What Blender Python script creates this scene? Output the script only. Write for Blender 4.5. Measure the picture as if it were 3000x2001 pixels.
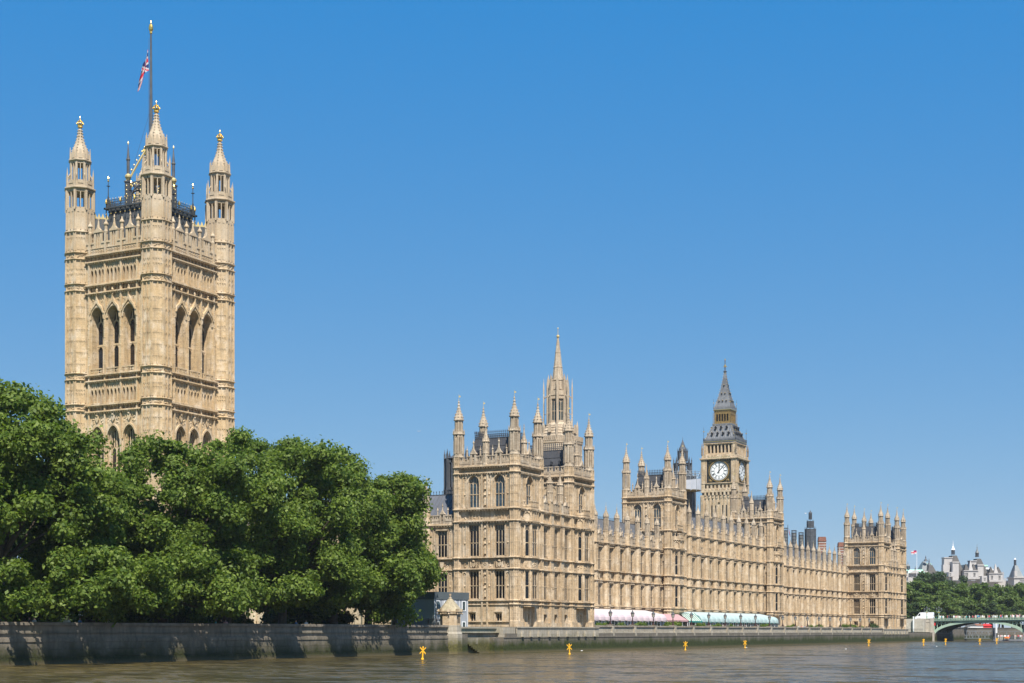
import bpy, math, random
import numpy as np
from math import sin, cos, pi, radians as rad, atan2, sqrt, hypot

# ------------------------------------------------------------------ reset
for o in list(bpy.data.objects):
    bpy.data.objects.remove(o, do_unlink=True)
scene = bpy.context.scene
COL = scene.collection
random.seed(7)
rng = np.random.default_rng(11)

# ------------------------------------------------------------------ camera
FPX, CU, HZ = 4480.0, 1500.0, 1850.0            # focal length, centre and horizon in photo pixels (3000 wide)
TH = math.atan(2325 / FPX)                      # camera heading west of the river front's axis
CAM = (110.22, -213.19, 3.25)
cam = bpy.data.cameras.new('camera')
camo = bpy.data.objects.new('camera', cam)
COL.objects.link(camo)
camo.location = CAM
camo.rotation_euler = (rad(90), 0, TH)
cam.sensor_width = 36.0
cam.lens = 36.0 * FPX / 3000.0
cam.shift_x = 0.0
cam.shift_y = (HZ - 1000.5) / 3000.0
cam.clip_start = 0.5
cam.clip_end = 9000
scene.camera = camo

# ------------------------------------------------------------------ sky and sun
SUN_AZ, SUN_EL = rad(140), rad(56)              # azimuth measured clockwise from +Y (the river front's north)
world = bpy.data.worlds.new('World')
scene.world = world
world.use_nodes = True
wn, wl = world.node_tree.nodes, world.node_tree.links
wn.clear()
sky = wn.new('ShaderNodeTexSky')
sky.sky_type = 'NISHITA'
sky.sun_disc = False
sky.sun_elevation = SUN_EL
sky.sun_rotation = SUN_AZ
sky.altitude = 0
sky.air_density = 1.0
sky.dust_density = 0.25
sky.ozone_density = 3.0
# clear deep-blue air: the sky's colour is scaled and offset evenly all over
EXPOSURE = 0.75
SKY_S = 0.10
tcn = wn.new('ShaderNodeTexCoord')
lift = wn.new('ShaderNodeVectorMath'); lift.operation = 'ADD'; lift.inputs[1].default_value = (0, 0, 0.05)
nrm = wn.new('ShaderNodeVectorMath'); nrm.operation = 'NORMALIZE'
wl.new(tcn.outputs['Generated'], lift.inputs[0]); wl.new(lift.outputs[0], nrm.inputs[0]); wl.new(nrm.outputs[0], sky.inputs[0])
kk_ = 1.0 / (SKY_S * 2 ** EXPOSURE)
grade = wn.new('ShaderNodeVectorMath'); grade.operation = 'MULTIPLY_ADD'
grade.inputs[1].default_value = (0.108 * kk_, 0.073 * kk_, 0.024 * kk_)
grade.inputs[2].default_value = (-0.088 * kk_, 0.118 * kk_, 0.560 * kk_)
clampv = wn.new('ShaderNodeVectorMath'); clampv.operation = 'MAXIMUM'; clampv.inputs[1].default_value = (0.05, 0.05, 0.05)
bg = wn.new('ShaderNodeBackground')
bg.inputs['Strength'].default_value = SKY_S
wo = wn.new('ShaderNodeOutputWorld')
wl.new(sky.outputs[0], grade.inputs[0])
wl.new(grade.outputs[0], clampv.inputs[0])
wl.new(clampv.outputs[0], bg.inputs['Color'])
wl.new(bg.outputs[0], wo.inputs['Surface'])

sun = bpy.data.lights.new('sun', 'SUN')
sun.energy = 5.0
sun.angle = rad(0.53)
sun.color = (1.0, 0.945, 0.86)
suno = bpy.data.objects.new('sun', sun)
COL.objects.link(suno)
suno.location = (100, -200, 300)
suno.rotation_euler = (pi / 2 - SUN_EL, 0, pi - SUN_AZ)

HAZE = 0.00007                                  # extinction per metre of the air built at the end
vs = scene.view_settings
vs.view_transform = 'Standard'
vs.look = 'None'
vs.exposure = EXPOSURE
vs.gamma = 1.0
vs.use_curve_mapping = False
scene.render.engine = 'CYCLES'
scene.cycles.max_bounces = 6
scene.cycles.transparent_max_bounces = 6

# ------------------------------------------------------------------ materials
MATS = {}
def newmat(name):
    m = bpy.data.materials.new(name)
    m.use_nodes = True
    n, l = m.node_tree.nodes, m.node_tree.links
    b = n['Principled BSDF']
    MATS[name] = m
    return m, n, l, b

def plain(name, col, rough=0.7, metal=0.0, vary=0.12, scale=0.8, spec=0.4):
    m, n, l, b = newmat(name)
    b.inputs['Roughness'].default_value = rough
    b.inputs['Metallic'].default_value = metal
    b.inputs['Specular IOR Level'].default_value = spec
    g = n.new('ShaderNodeNewGeometry')
    t = n.new('ShaderNodeTexNoise')
    t.inputs['Scale'].default_value = scale
    t.inputs['Detail'].default_value = 5
    l.new(g.outputs['Position'], t.inputs['Vector'])
    r = n.new('ShaderNodeMapRange')
    r.inputs['From Min'].default_value = 0.3
    r.inputs['From Max'].default_value = 0.7
    r.inputs['To Min'].default_value = 1 - vary
    r.inputs['To Max'].default_value = 1 + vary
    l.new(t.outputs['Fac'], r.inputs['Value'])
    v = n.new('ShaderNodeVectorMath'); v.operation = 'SCALE'
    v.inputs[0].default_value = col
    l.new(r.outputs[0], v.inputs['Scale'])
    l.new(v.outputs[0], b.inputs['Base Color'])
    return m

def rgbmix(n, l, fac, a, b, blend='MIX'):
    x = n.new('ShaderNodeMix'); x.data_type = 'RGBA'; x.blend_type = blend
    if isinstance(fac, float): x.inputs[0].default_value = fac
    else: l.new(fac, x.inputs[0])
    for i, c in ((6, a), (7, b)):
        if isinstance(c, tuple): x.inputs[i].default_value = (*c, 1)
        else: l.new(c, x.inputs[i])
    return x.outputs[2]

def ramp(n, l, src, p0, p1, c0=0.0, c1=1.0):
    r = n.new('ShaderNodeMapRange')
    r.inputs['From Min'].default_value = p0; r.inputs['From Max'].default_value = p1
    r.inputs['To Min'].default_value = c0; r.inputs['To Max'].default_value = c1
    l.new(src, r.inputs['Value'])
    return r.outputs[0]

def noise(n, l, vec, scale, detail=4, dist=0.0):
    t = n.new('ShaderNodeTexNoise')
    t.inputs['Scale'].default_value = scale
    t.inputs['Detail'].default_value = detail
    t.inputs['Distortion'].default_value = dist
    l.new(vec, t.inputs['Vector'])
    return t.outputs['Fac']

def wallcoord(n, l):
    """(x+y, z) from the world position: courses run level on every wall."""
    g = n.new('ShaderNodeNewGeometry')
    s = n.new('ShaderNodeSeparateXYZ'); l.new(g.outputs['Position'], s.inputs[0])
    a = n.new('ShaderNodeMath'); a.operation = 'ADD'
    l.new(s.outputs[0], a.inputs[0]); l.new(s.outputs[1], a.inputs[1])
    c = n.new('ShaderNodeCombineXYZ')
    l.new(a.outputs[0], c.inputs[0]); l.new(s.outputs[2], c.inputs[1])
    return g.outputs['Position'], c.outputs[0], s.outputs[2]

def scaled(n, l, vec, sx, sy, sz):
    m = n.new('ShaderNodeVectorMath'); m.operation = 'MULTIPLY'
    m.inputs[1].default_value = (sx, sy, sz)
    l.new(vec, m.inputs[0])
    return m.outputs[0]

def stone(name, c1, c2, cpale, cdark, course=0.36, soot=0.35, pale=0.5, grey=None):
    m, n, l, b = newmat(name)
    pos, w, z = wallcoord(n, l)
    br = n.new('ShaderNodeTexBrick')
    br.inputs['Color1'].default_value = (*c1, 1); br.inputs['Color2'].default_value = (*c2, 1)
    br.inputs['Mortar'].default_value = (*[0.80 * x for x in c2], 1)
    br.inputs['Scale'].default_value = 1.0
    br.inputs['Mortar Size'].default_value = 0.012
    br.inputs['Brick Width'].default_value = 0.85; br.inputs['Row Height'].default_value = course
    l.new(w, br.inputs['Vector'])
    # a few blocks replaced with paler stone
    b2 = n.new('ShaderNodeTexBrick')
    b2.inputs['Color1'].default_value = (0, 0, 0, 1); b2.inputs['Color2'].default_value = (1, 1, 1, 1)
    b2.inputs['Mortar'].default_value = (0, 0, 0, 1)
    b2.inputs['Scale'].default_value = 1.0; b2.inputs['Mortar Size'].default_value = 0.0
    b2.inputs['Brick Width'].default_value = 0.85; b2.inputs['Row Height'].default_value = course
    b2.inputs['Bias'].default_value = -0.55
    l.new(w, b2.inputs['Vector'])
    pk = ramp(n, l, b2.outputs['Color'], 0.25, 0.5, 0, pale)
    c = rgbmix(n, l, pk, br.outputs['Color'], cpale)
    big = noise(n, l, pos, 0.22, 4)
    c = rgbmix(n, l, ramp(n, l, big, 0.36, 0.62, 0, 0.75), c, c2)
    mid = noise(n, l, scaled(n, l, pos, 1, 1, .6), 0.75, 5)
    c = rgbmix(n, l, ramp(n, l, mid, 0.50, 0.70, 0, 0.6), c, cpale)
    streak = noise(n, l, scaled(n, l, pos, 1.6, 1.6, 0.16), 1.0, 6)
    c = rgbmix(n, l, ramp(n, l, streak, 0.48, 0.70, 0, soot), c, cdark)
    blot = noise(n, l, pos, 1.9, 6)
    c = rgbmix(n, l, ramp(n, l, blot, 0.55, 0.72, 0, soot), c, cdark)
    if grey:                                           # lichen-grey crust on the exposed upper stages, with a ragged edge
        zz = n.new('ShaderNodeMath'); zz.operation = 'MULTIPLY_ADD'; l.new(mid, zz.inputs[0]); zz.inputs[1].default_value = 14.0; l.new(z, zz.inputs[2])
        c = rgbmix(n, l, ramp(n, l, zz.outputs[0], grey[0] + 7, grey[1] + 7, 0, .8), c, rgbmix(n, l, ramp(n, l, big, .35, .65), (0.46, 0.385, 0.29), (0.37, 0.30, 0.215)))
    fine = noise(n, l, pos, 5.0, 3)
    c = rgbmix(n, l, 1.0, c, ramp_rgb(n, l, fine, 0.86, 1.12), 'MULTIPLY')
    l.new(c, b.inputs['Base Color'])
    b.inputs['Roughness'].default_value = 0.9
    b.inputs['Specular IOR Level'].default_value = 0.15
    bp = n.new('ShaderNodeBump'); bp.inputs['Strength'].default_value = 0.25; bp.inputs['Distance'].default_value = 0.05
    l.new(fine, bp.inputs['Height']); l.new(bp.outputs[0], b.inputs['Normal'])
    return m

def ramp_rgb(n, l, src, lo, hi):
    r = n.new('ShaderNodeMapRange')
    r.inputs['From Min'].default_value = 0.3; r.inputs['From Max'].default_value = 0.7
    r.inputs['To Min'].default_value = lo; r.inputs['To Max'].default_value = hi
    l.new(src, r.inputs['Value'])
    c = n.new('ShaderNodeCombineColor')
    for i in range(3): l.new(r.outputs[0], c.inputs[i])
    return c.outputs[0]

stone('stone', (0.57, 0.45, 0.31), (0.44, 0.325, 0.20), (0.65, 0.56, 0.44), (0.19, 0.145, 0.10), soot=0.6)
stone('stone_grey', (0.47, 0.385, 0.285), (0.37, 0.295, 0.21), (0.54, 0.47, 0.37), (0.19, 0.15, 0.11), soot=0.6)
stone('stone_tower', (0.59, 0.46, 0.30), (0.48, 0.345, 0.19), (0.66, 0.57, 0.45), (0.22, 0.165, 0.11), course=0.42, soot=0.55, grey=(66, 84))
stone('stone_pale', (0.47, 0.425, 0.36), (0.40, 0.36, 0.30), (0.54, 0.50, 0.44), (0.34, 0.31, 0.27))
stone('stone_white', (0.43, 0.41, 0.395), (0.37, 0.35, 0.335), (0.48, 0.465, 0.45), (0.40, 0.37, 0.34), course=0.6)

def quay(name, up, low, algae, zlo, zhi, joints=True):
    """River wall granite; algae grows up to a ragged tide line."""
    m, n, l, b = newmat(name)
    pos, w, z = wallcoord(n, l)
    br = n.new('ShaderNodeTexBrick')
    br.inputs['Color1'].default_value = (*up, 1); br.inputs['Color2'].default_value = (*[0.8 * x for x in up], 1)
    br.inputs['Mortar'].default_value = (*[0.35 * x for x in up], 1)
    br.inputs['Mortar Size'].default_value = 0.014 if joints else 0.0
    br.inputs['Scale'].default_value = 1.0
    br.inputs['Brick Width'].default_value = 1.9; br.inputs['Row Height'].default_value = 0.56
    l.new(w, br.inputs['Vector'])
    n1 = noise(n, l, scaled(n, l, pos, 1, 1, 0.5), 0.55, 6, 0.4)
    n2 = noise(n, l, scaled(n, l, pos, 1.2, 1.2, 0.25), 1.6, 6)
    n3 = noise(n, l, pos, 3.5, 5)
    c = rgbmix(n, l, ramp(n, l, n2, 0.42, 0.66, 0, 0.7), br.outputs['Color'], low)
    # ragged height of the weed
    a = n.new('ShaderNodeMath'); a.operation = 'MULTIPLY_ADD'
    l.new(n1, a.inputs[0]); a.inputs[1].default_value = 2.6; l.new(z, a.inputs[2])
    a2 = n.new('ShaderNodeMath'); a2.operation = 'MULTIPLY_ADD'
    l.new(n3, a2.inputs[0]); a2.inputs[1].default_value = 1.3; l.new(a.outputs[0], a2.inputs[2])
    weed = ramp(n, l, a2.outputs[0], zlo + 1.95, zhi + 1.95, 1, 0)
    weedc = rgbmix(n, l, ramp(n, l, n3, 0.35, 0.65), algae, tuple(0.45 * x for x in algae))
    c = rgbmix(n, l, weed, c, weedc)
    # silt washed off just above the water
    silt = ramp(n, l, z, 0.05, 0.5, 0.55, 0)
    c = rgbmix(n, l, silt, c, (0.17, 0.13, 0.075))
    l.new(c, b.inputs['Base Color'])
    b.inputs['Roughness'].default_value = 0.75
    b.inputs['Specular IOR Level'].default_value = 0.25
    bp = n.new('ShaderNodeBump'); bp.inputs['Strength'].default_value = 0.5; bp.inputs['Distance'].default_value = 0.06
    l.new(n3, bp.inputs['Height']); l.new(bp.outputs[0], b.inputs['Normal'])
    return m
quay('quay', (0.19, 0.165, 0.13), (0.12, 0.105, 0.08), (0.05, 0.062, 0.014), 1.15, 2.35)
quay('quay_old', (0.265, 0.225, 0.175), (0.12, 0.105, 0.085), (0.050, 0.054, 0.018), 0.7, 2.7, joints=False)
quay('quay_base', (0.42, 0.375, 0.30), (0.27, 0.23, 0.165), (0.12, 0.11, 0.035), 1.3, 2.9)

def glass(name, col, rough=0.08):
    m, n, l, b = newmat(name)
    g = n.new('ShaderNodeNewGeometry')
    t = noise(n, l, g.outputs['Position'], 1.7, 3)
    c = rgbmix(n, l, ramp(n, l, t, 0.35, 0.65), col, tuple(0.45 * x for x in col))
    l.new(c, b.inputs['Base Color'])
    b.inputs['Roughness'].default_value = rough
    b.inputs['Specular IOR Level'].default_value = 0.5
    bp = n.new('ShaderNodeBump'); bp.inputs['Strength'].default_value = 0.15; bp.inputs['Distance'].default_value = 0.04
    l.new(t, bp.inputs['Height']); l.new(bp.outputs[0], b.inputs['Normal'])
    return m
glass('glass', (0.008, 0.009, 0.011), 0.2)
glass('glass_b', (0.014, 0.022, 0.034), 0.12)
glass('glass_c', (0.040, 0.026, 0.018), 0.25)
glass('glass_sky_tint', (0.05, 0.085, 0.11), 0.06)  # blue base colour imitates the sky reflected in the top-floor panes
glass('glass_clear', (0.05, 0.07, 0.07), 0.04)

def lead(name, c, seam):
    m, n, l, b = newmat(name)
    pos, w, z = wallcoord(n, l)
    n1 = noise(n, l, pos, 0.6, 5); n2 = noise(n, l, scaled(n, l, pos, 2, 2, .3), 1.0, 5)
    k = rgbmix(n, l, ramp(n, l, n1, 0.35, 0.7), c, tuple(1.35 * x for x in c))
    k = rgbmix(n, l, ramp(n, l, n2, 0.60, 0.78, 0, 0.55), k, (0.17, 0.12, 0.085))
    l.new(k, b.inputs['Base Color'])
    b.inputs['Roughness'].default_value = 0.55
    b.inputs['Specular IOR Level'].default_value = 0.3
    return m
lead('lead', (0.050, 0.051, 0.056), 0.8)
lead('lead_blue', (0.085, 0.09, 0.102), 0.8)
lead('lead_green', (0.042, 0.048, 0.052), 0.8)
plain('iron_roof', (0.155, 0.16, 0.168), 0.5, 0.0, 0.25, 1.2)
plain('iron', (0.045, 0.048, 0.055), 0.5, 0.0, 0.2)
plain('iron_grey', (0.075, 0.08, 0.09), 0.55, 0.0, 0.25)
plain('iron_dark', (0.014, 0.014, 0.016), 0.5, 0.0, 0.2)
plain('gold', (0.75, 0.50, 0.14), 0.32, 0.85, 0.15)
plain('gold_dull', (0.22, 0.145, 0.05), 0.55, 0.2, 0.35, 2.0)
plain('gold_pale', (0.50, 0.40, 0.18), 0.5, 0.3, 0.1)
plain('dial', (0.80, 0.80, 0.78), 0.35, 0.0, 0.03)
plain('black', (0.012, 0.013, 0.016), 0.45)
plain('clock_dark', (0.055, 0.048, 0.022), 0.5, 0.2, 0.3, 3.0)
plain('clock_green', (0.10, 0.20, 0.10), 0.5)
plain('copper', (0.36, 0.60, 0.48), 0.6, 0.0, 0.12)
plain('slate', (0.055, 0.050, 0.045), 0.7, 0.0, 0.25, 0.5)
plain('slate_pale', (0.16, 0.17, 0.17), 0.6, 0.0, 0.15, 0.5)
plain('bridge_green', (0.34, 0.45, 0.35), 0.45, 0.0, 0.10, 0.4)
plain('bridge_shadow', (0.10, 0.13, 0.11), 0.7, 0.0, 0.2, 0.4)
plain('plane_grey', (0.36, 0.37, 0.40), 0.4)
plain('white_paint', (0.78, 0.78, 0.78), 0.35, 0.0, 0.03)
plain('grey_panel', (0.30, 0.315, 0.34), 0.5, 0.0, 0.05)
plain('grey_fascia', (0.085, 0.10, 0.105), 0.45, 0.0, 0.08)
plain('pink_canvas', (0.50, 0.405, 0.42), 0.8, 0.0, 0.05, 1.5)
plain('pink_top', (0.46, 0.42, 0.405), 0.8, 0.0, 0.05, 1.5)
plain('pink_deep', (0.42, 0.25, 0.25), 0.8, 0.0, 0.05, 1.5)
plain('green_canvas', (0.32, 0.415, 0.405), 0.8, 0.0, 0.05, 1.5)
plain('green_top', (0.36, 0.415, 0.405), 0.8, 0.0, 0.05, 1.5)
plain('teal', (0.03, 0.22, 0.19), 0.7)
plain('cream', (0.66, 0.62, 0.52), 0.8)
plain('yellow', (0.80, 0.42, 0.02), 0.45, 0.0, 0.08)
plain('buoy_deck', (0.10, 0.075, 0.03), 0.8, 0.0, 0.3)
plain('lamp_glass', (0.42, 0.40, 0.34), 0.25, 0.0, 0.08)
plain('bark', (0.085, 0.065, 0.045), 0.9, 0.0, 0.35, 2.0)
plain('brick', (0.20, 0.085, 0.055), 0.85, 0.0, 0.2, 2.0)
plain('skin', (0.55, 0.36, 0.26), 0.6)
plain('hair', (0.06, 0.04, 0.025), 0.6)
plain('jeans', (0.06, 0.08, 0.14), 0.8)
plain('orange', (0.85, 0.20, 0.03), 0.6)
plain('red', (0.60, 0.03, 0.035), 0.6)
plain('flag_red', (0.50, 0.012, 0.035), 0.8)
plain('flag_white', (0.50, 0.50, 0.52), 0.8)
plain('flag_blue', (0.01, 0.025, 0.13), 0.8)
plain('paving', (0.30, 0.27, 0.23), 0.9, 0.0, 0.15, 0.3)
plain('lawn', (0.06, 0.10, 0.025), 0.95, 0.0, 0.3, 0.6)
plain('riverbed_mud', (0.20, 0.15, 0.09), 0.9)
plain('steel', (0.30, 0.33, 0.35), 0.45, 0.3, 0.1)
plain('sheet_white', (0.38, 0.40, 0.44), 0.7, 0.0, 0.10, 0.6)
plain('tile_brown', (0.30, 0.255, 0.17), 0.9, 0.0, 0.3, 2.2)
plain('mahogany', (0.035, 0.014, 0.012), 0.6)
plain('tarmac', (0.06, 0.06, 0.06), 0.9)
plain('curtain_wall', (0.03, 0.045, 0.055), 0.25)
plain('lichen', (0.55, 0.36, 0.05), 0.9, 0.0, 0.3, 1.5)
for i, c in enumerate([(0.75, 0.75, 0.74), (0.60, 0.08, 0.09), (0.10, 0.22, 0.45), (0.05, 0.05, 0.06), (0.75, 0.42, 0.42), (0.08, 0.38, 0.36), (0.55, 0.50, 0.40), (0.75, 0.55, 0.05)]):
    plain('shirt%d' % i, c, 0.85, 0.0, 0.05)

def foliage(name, c1, c2, tl=0.35):
    m, n, l, b = newmat(name)
    g = n.new('ShaderNodeNewGeometry')
    t = noise(n, l, g.outputs['Position'], 0.35, 3)
    c = rgbmix(n, l, ramp(n, l, g.outputs['Random Per Island'], 0, 1), c1, c2)
    c = rgbmix(n, l, ramp(n, l, t, 0.4, 0.66, 0, 0.5), c, tuple(0.6 * x for x in c1))
    l.new(c, b.inputs['Base Color'])
    b.inputs['Roughness'].default_value = 0.55
    b.inputs['Specular IOR Level'].default_value = 0.25
    tr = n.new('ShaderNodeBsdfTranslucent')
    l.new(rgbmix(n, l, 1.0, c, (1.25, 1.3, 0.6), 'MULTIPLY'), tr.inputs['Color'])
    mx = n.new('ShaderNodeMixShader'); mx.inputs[0].default_value = tl
    l.new(b.outputs[0], mx.inputs[1]); l.new(tr.outputs[0], mx.inputs[2])
    l.new(mx.outputs[0], n['Material Output'].inputs['Surface'])
    return m
foliage('leaf', (0.062, 0.118, 0.013), (0.215, 0.280, 0.050), .42)
foliage('leaf_far', (0.070, 0.120, 0.022), (0.150, 0.205, 0.050), .4)
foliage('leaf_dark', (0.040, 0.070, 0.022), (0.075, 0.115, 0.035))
foliage('leaf_bright', (0.10, 0.16, 0.03), (0.16, 0.22, 0.05))

def water():
    m, n, l, b = newmat('water')
    g = n.new('ShaderNodeNewGeometry')
    pos = g.outputs['Position']
    n0 = noise(n, l, scaled(n, l, pos, 0.012, 0.012, 1), 1.0, 3)
    c = rgbmix(n, l, ramp(n, l, n0, 0.35, 0.65), (0.080, 0.060, 0.020), (0.050, 0.040, 0.018))
    l.new(c, b.inputs['Base Color'])
    b.inputs['Roughness'].default_value = 0.18
    b.inputs['IOR'].default_value = 1.36
    b.inputs['Specular IOR Level'].default_value = 0.5
    # wave slopes straight from noise, so that far waves keep tilting the surface
    def slope(sx, sy, det):
        t = n.new('ShaderNodeTexNoise'); t.inputs['Scale'].default_value = 1.0; t.inputs['Detail'].default_value = det; t.inputs['Distortion'].default_value = 0.3
        l.new(scaled(n, l, pos, sx, sy, 1), t.inputs['Vector'])
        q = n.new('ShaderNodeVectorMath'); q.operation = 'SUBTRACT'; q.inputs[1].default_value = (.5, .5, .5); l.new(t.outputs['Color'], q.inputs[0])
        return q.outputs[0]
    g1 = noise(n, l, scaled(n, l, pos, 0.030, 0.022, 1), 1.0, 5, 0.6)
    g2 = noise(n, l, scaled(n, l, pos, 0.13, 0.09, 1), 1.0, 5, 0.4)
    gm = n.new('ShaderNodeMath'); gm.operation = 'ADD'; l.new(g1, gm.inputs[0]); l.new(g2, gm.inputs[1])
    amp = ramp(n, l, gm.outputs[0], 0.78, 1.22, 2.0, 3.4)
    tot = n.new('ShaderNodeVectorMath'); tot.operation = 'ADD'
    l.new(slope(0.9, 1.2, 4), tot.inputs[0]); l.new(slope(0.16, 0.22, 3), tot.inputs[1])
    sc = n.new('ShaderNodeVectorMath'); sc.operation = 'SCALE'; l.new(tot.outputs[0], sc.inputs[0]); l.new(amp, sc.inputs['Scale'])
    fl = n.new('ShaderNodeVectorMath'); fl.operation = 'MULTIPLY_ADD'; fl.inputs[1].default_value = (1, 1, 0); fl.inputs[2].default_value = (0, 0, 1)
    l.new(sc.outputs[0], fl.inputs[0])
    nm = n.new('ShaderNodeVectorMath'); nm.operation = 'NORMALIZE'; l.new(fl.outputs[0], nm.inputs[0])
    l.new(nm.outputs[0], b.inputs['Normal'])
    return m
water()

# ------------------------------------------------------------------ objects and meshes
class MB:
    """Collects simple solids into one mesh. In a wall's own frame x runs right, y runs into the wall, z up."""
    def __init__(s):
        s.v, s.f, s.m = [], [], []
        s.mi = 0
        s.set()
    def set(s, ox=0.0, oy=0.0, oz=0.0, rot=0.0):
        s.ox, s.oy, s.oz, s.c, s.s = ox, oy, oz, cos(rot), sin(rot)
        return s
    def pt(s, x, y, z):
        s.v.append((s.ox + s.c * x - s.s * y, s.oy + s.s * x + s.c * y, s.oz + z))
        return len(s.v) - 1
    def face(s, *i):
        s.f.append(i); s.m.append(s.mi)
    def box(s, x0, x1, y0, y1, z0, z1, tx=0.0, ty=0.0):
        """box; tx, ty pull the top in on each side"""
        b = len(s.v)
        for (x, y, z) in ((x0, y0, z0), (x1, y0, z0), (x1, y1, z0), (x0, y1, z0),
                          (x0 + tx, y0 + ty, z1), (x1 - tx, y0 + ty, z1), (x1 - tx, y1 - ty, z1), (x0 + tx, y1 - ty, z1)):
            s.pt(x, y, z)
        for q in ((0, 3, 2, 1), (4, 5, 6, 7), (0, 1, 5, 4), (1, 2, 6, 5), (2, 3, 7, 6), (3, 0, 4, 7)):
            s.face(*[b + i for i in q])
    def obox(s, cx, cy, r, ang, wr, wt, z0, z1, t=1.0):
        """post standing at radius r in direction ang; wr radial and wt tangential size, t = taper"""
        b = len(s.v)
        ca, sa = cos(ang), sin(ang)
        for z, k in ((z0, 1.0), (z1, t)):
            for dr, dt in ((-wr, -wt), (wr, -wt), (wr, wt), (-wr, wt)):
                rr, tt = r + dr * k / 2, dt * k / 2
                s.pt(cx + ca * rr - sa * tt, cy + sa * rr + ca * tt, z)
        for q in ((0, 3, 2, 1), (4, 5, 6, 7), (0, 1, 5, 4), (1, 2, 6, 5), (2, 3, 7, 6), (3, 0, 4, 7)):
            s.face(*[b + i for i in q])
    def lathe(s, cx, cy, prof, n=8, rot=None, cap=True):
        rot = pi / n if rot is None else rot
        b = len(s.v)
        for r, z in prof:
            for i in range(n):
                a = rot + 2 * pi * i / n
                s.pt(cx + r * cos(a), cy + r * sin(a), z)
        for k in range(len(prof) - 1):
            for i in range(n):
                j = (i + 1) % n
                s.face(b + k * n + i, b + k * n + j, b + (k + 1) * n + j, b + (k + 1) * n + i)
        if cap:
            s.face(*[b + i for i in reversed(range(n))])
            s.face(*[b + (len(prof) - 1) * n + i for i in range(n)])
    def annulus(s, cx, cy, ri, ro, z0, z1, n=8, rot=None):
        s.lathe(cx, cy, [(ri, z0), (ro, z0), (ro, z1), (ri, z1), (ri, z0)], n, rot, cap=False)
    def octa(s, x, y, z, rx, ry, rz):
        b = len(s.v)
        for p in ((rx, 0, 0), (0, ry, 0), (-rx, 0, 0), (0, -ry, 0), (0, 0, rz), (0, 0, -rz)):
            s.pt(x + p[0], y + p[1], z + p[2])
        for i in range(4):
            j = (i + 1) % 4
            s.face(b + i, b + j, b + 4); s.face(b + j, b + i, b + 5)
    def ball(s, x, y, z, r, n=8, m=5, sz=1.0):
        s.lathe(x, y, [(max(0.001, r * sin(pi * k / m)), z - r * sz * cos(pi * k / m)) for k in range(m + 1)], n)
    def plate(s, pts, y0, y1):
        """extrude an (x, z) polygon between y0 and y1"""
        b, k = len(s.v), len(pts)
        for y in (y0, y1):
            for x, z in pts: s.pt(x, y, z)
        s.face(*[b + i for i in range(k)]); s.face(*[b + k + i for i in reversed(range(k))])
        for i in range(k):
            j = (i + 1) % k
            s.face(b + i, b + k + i, b + k + j, b + j)
    def tube(s, p, q, r0, r1, n=6):
        b = len(s.v)
        d = np.array(q, float) - np.array(p, float); L = np.linalg.norm(d)
        if L < 1e-6: return
        d /= L
        a = np.cross(d, (0, 0, 1) if abs(d[2]) < 0.9 else (1, 0, 0)); a /= np.linalg.norm(a)
        e = np.cross(d, a)
        for c0, r in ((p, r0), (q, r1)):
            for i in range(n):
                t = 2 * pi * i / n
                k = np.array(c0) + r * (cos(t) * a + sin(t) * e)
                s.pt(*k)
        for i in range(n):
            j = (i + 1) % n
            s.face(b + i, b + n + i, b + n + j, b + j)
        s.face(*[b + i for i in range(n)]); s.face(*[b + n + i for i in reversed(range(n))])
    def tri_roof(s, x0, x1, y0, y1, z0, z1, hip=0.0):
        """ridge along x"""
        ym = (y0 + y1) / 2
        b = len(s.v)
        for p in ((x0, y0, z0), (x1, y0, z0), (x1, y1, z0), (x0, y1, z0), (x0 + hip, ym, z1), (x1 - hip, ym, z1)): s.pt(*p)
        for q in ((0, 1, 5, 4), (2, 3, 4, 5), (1, 2, 5), (3, 0, 4), (0, 3, 2, 1)): s.face(*[b + i for i in q])
    # ---- gothic pieces
    def arch_pts(s, xc, w, zs, rise, n=7, point=0.80):
        a = []
        for i in range(n + 1):
            t = (i / n) ** 1.5
            a.append((xc - w / 2 + w / 2 * t, zs + rise * sqrt(1 - (1 - t * point) ** 2) / sqrt(1 - (1 - point) ** 2)))
        return a + [(2 * xc - x, z) for x, z in reversed(a[:-1])]
    def spandrel(s, xc, w, zs, rise, ztop, y0, y1, n=5, point=0.80):
        """solid above an arch, up to ztop"""
        p = s.arch_pts(xc, w, zs, rise, n, point)
        for (xa, za), (xb, zb) in zip(p[:-1], p[1:]):
            b = len(s.v)
            for y in (y0, y1):
                s.pt(xa, y, za); s.pt(xb, y, zb); s.pt(xb, y, ztop); s.pt(xa, y, ztop)
            s.face(b, b + 1, b + 2, b + 3); s.face(b + 7, b + 6, b + 5, b + 4)
            s.face(b, b + 4, b + 5, b + 1); s.face(b + 3, b + 2, b + 6, b + 7)
    def hood(s, xc, w, zs, rise, t, y0, y1, n=6, point=0.80, ogee=0.0):
        """moulding of thickness t round an arch"""
        p = s.arch_pts(xc, w, zs, rise, n, point)
        q = s.arch_pts(xc, w + 2 * t, zs, rise + t * 1.2 + ogee, n, point)
        if ogee:
            q = [(x, z - ogee * (1 - max(0, 1 - abs(x - xc) / (w * 0.28))) ** 1.0 * sin(min(1, max(0, (z - zs)) / (rise + t)) * pi / 2)) for x, z in q]
        for i in range(len(p) - 1):
            b = len(s.v)
            for y in (y0, y1):
                for c in (p[i], p[i + 1], q[i + 1], q[i]): s.pt(c[0], y, c[1])
            s.face(b, b + 1, b + 2, b + 3); s.face(b, b + 4, b + 5, b + 1); s.face(b + 3, b + 2, b + 6, b + 7)
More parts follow.
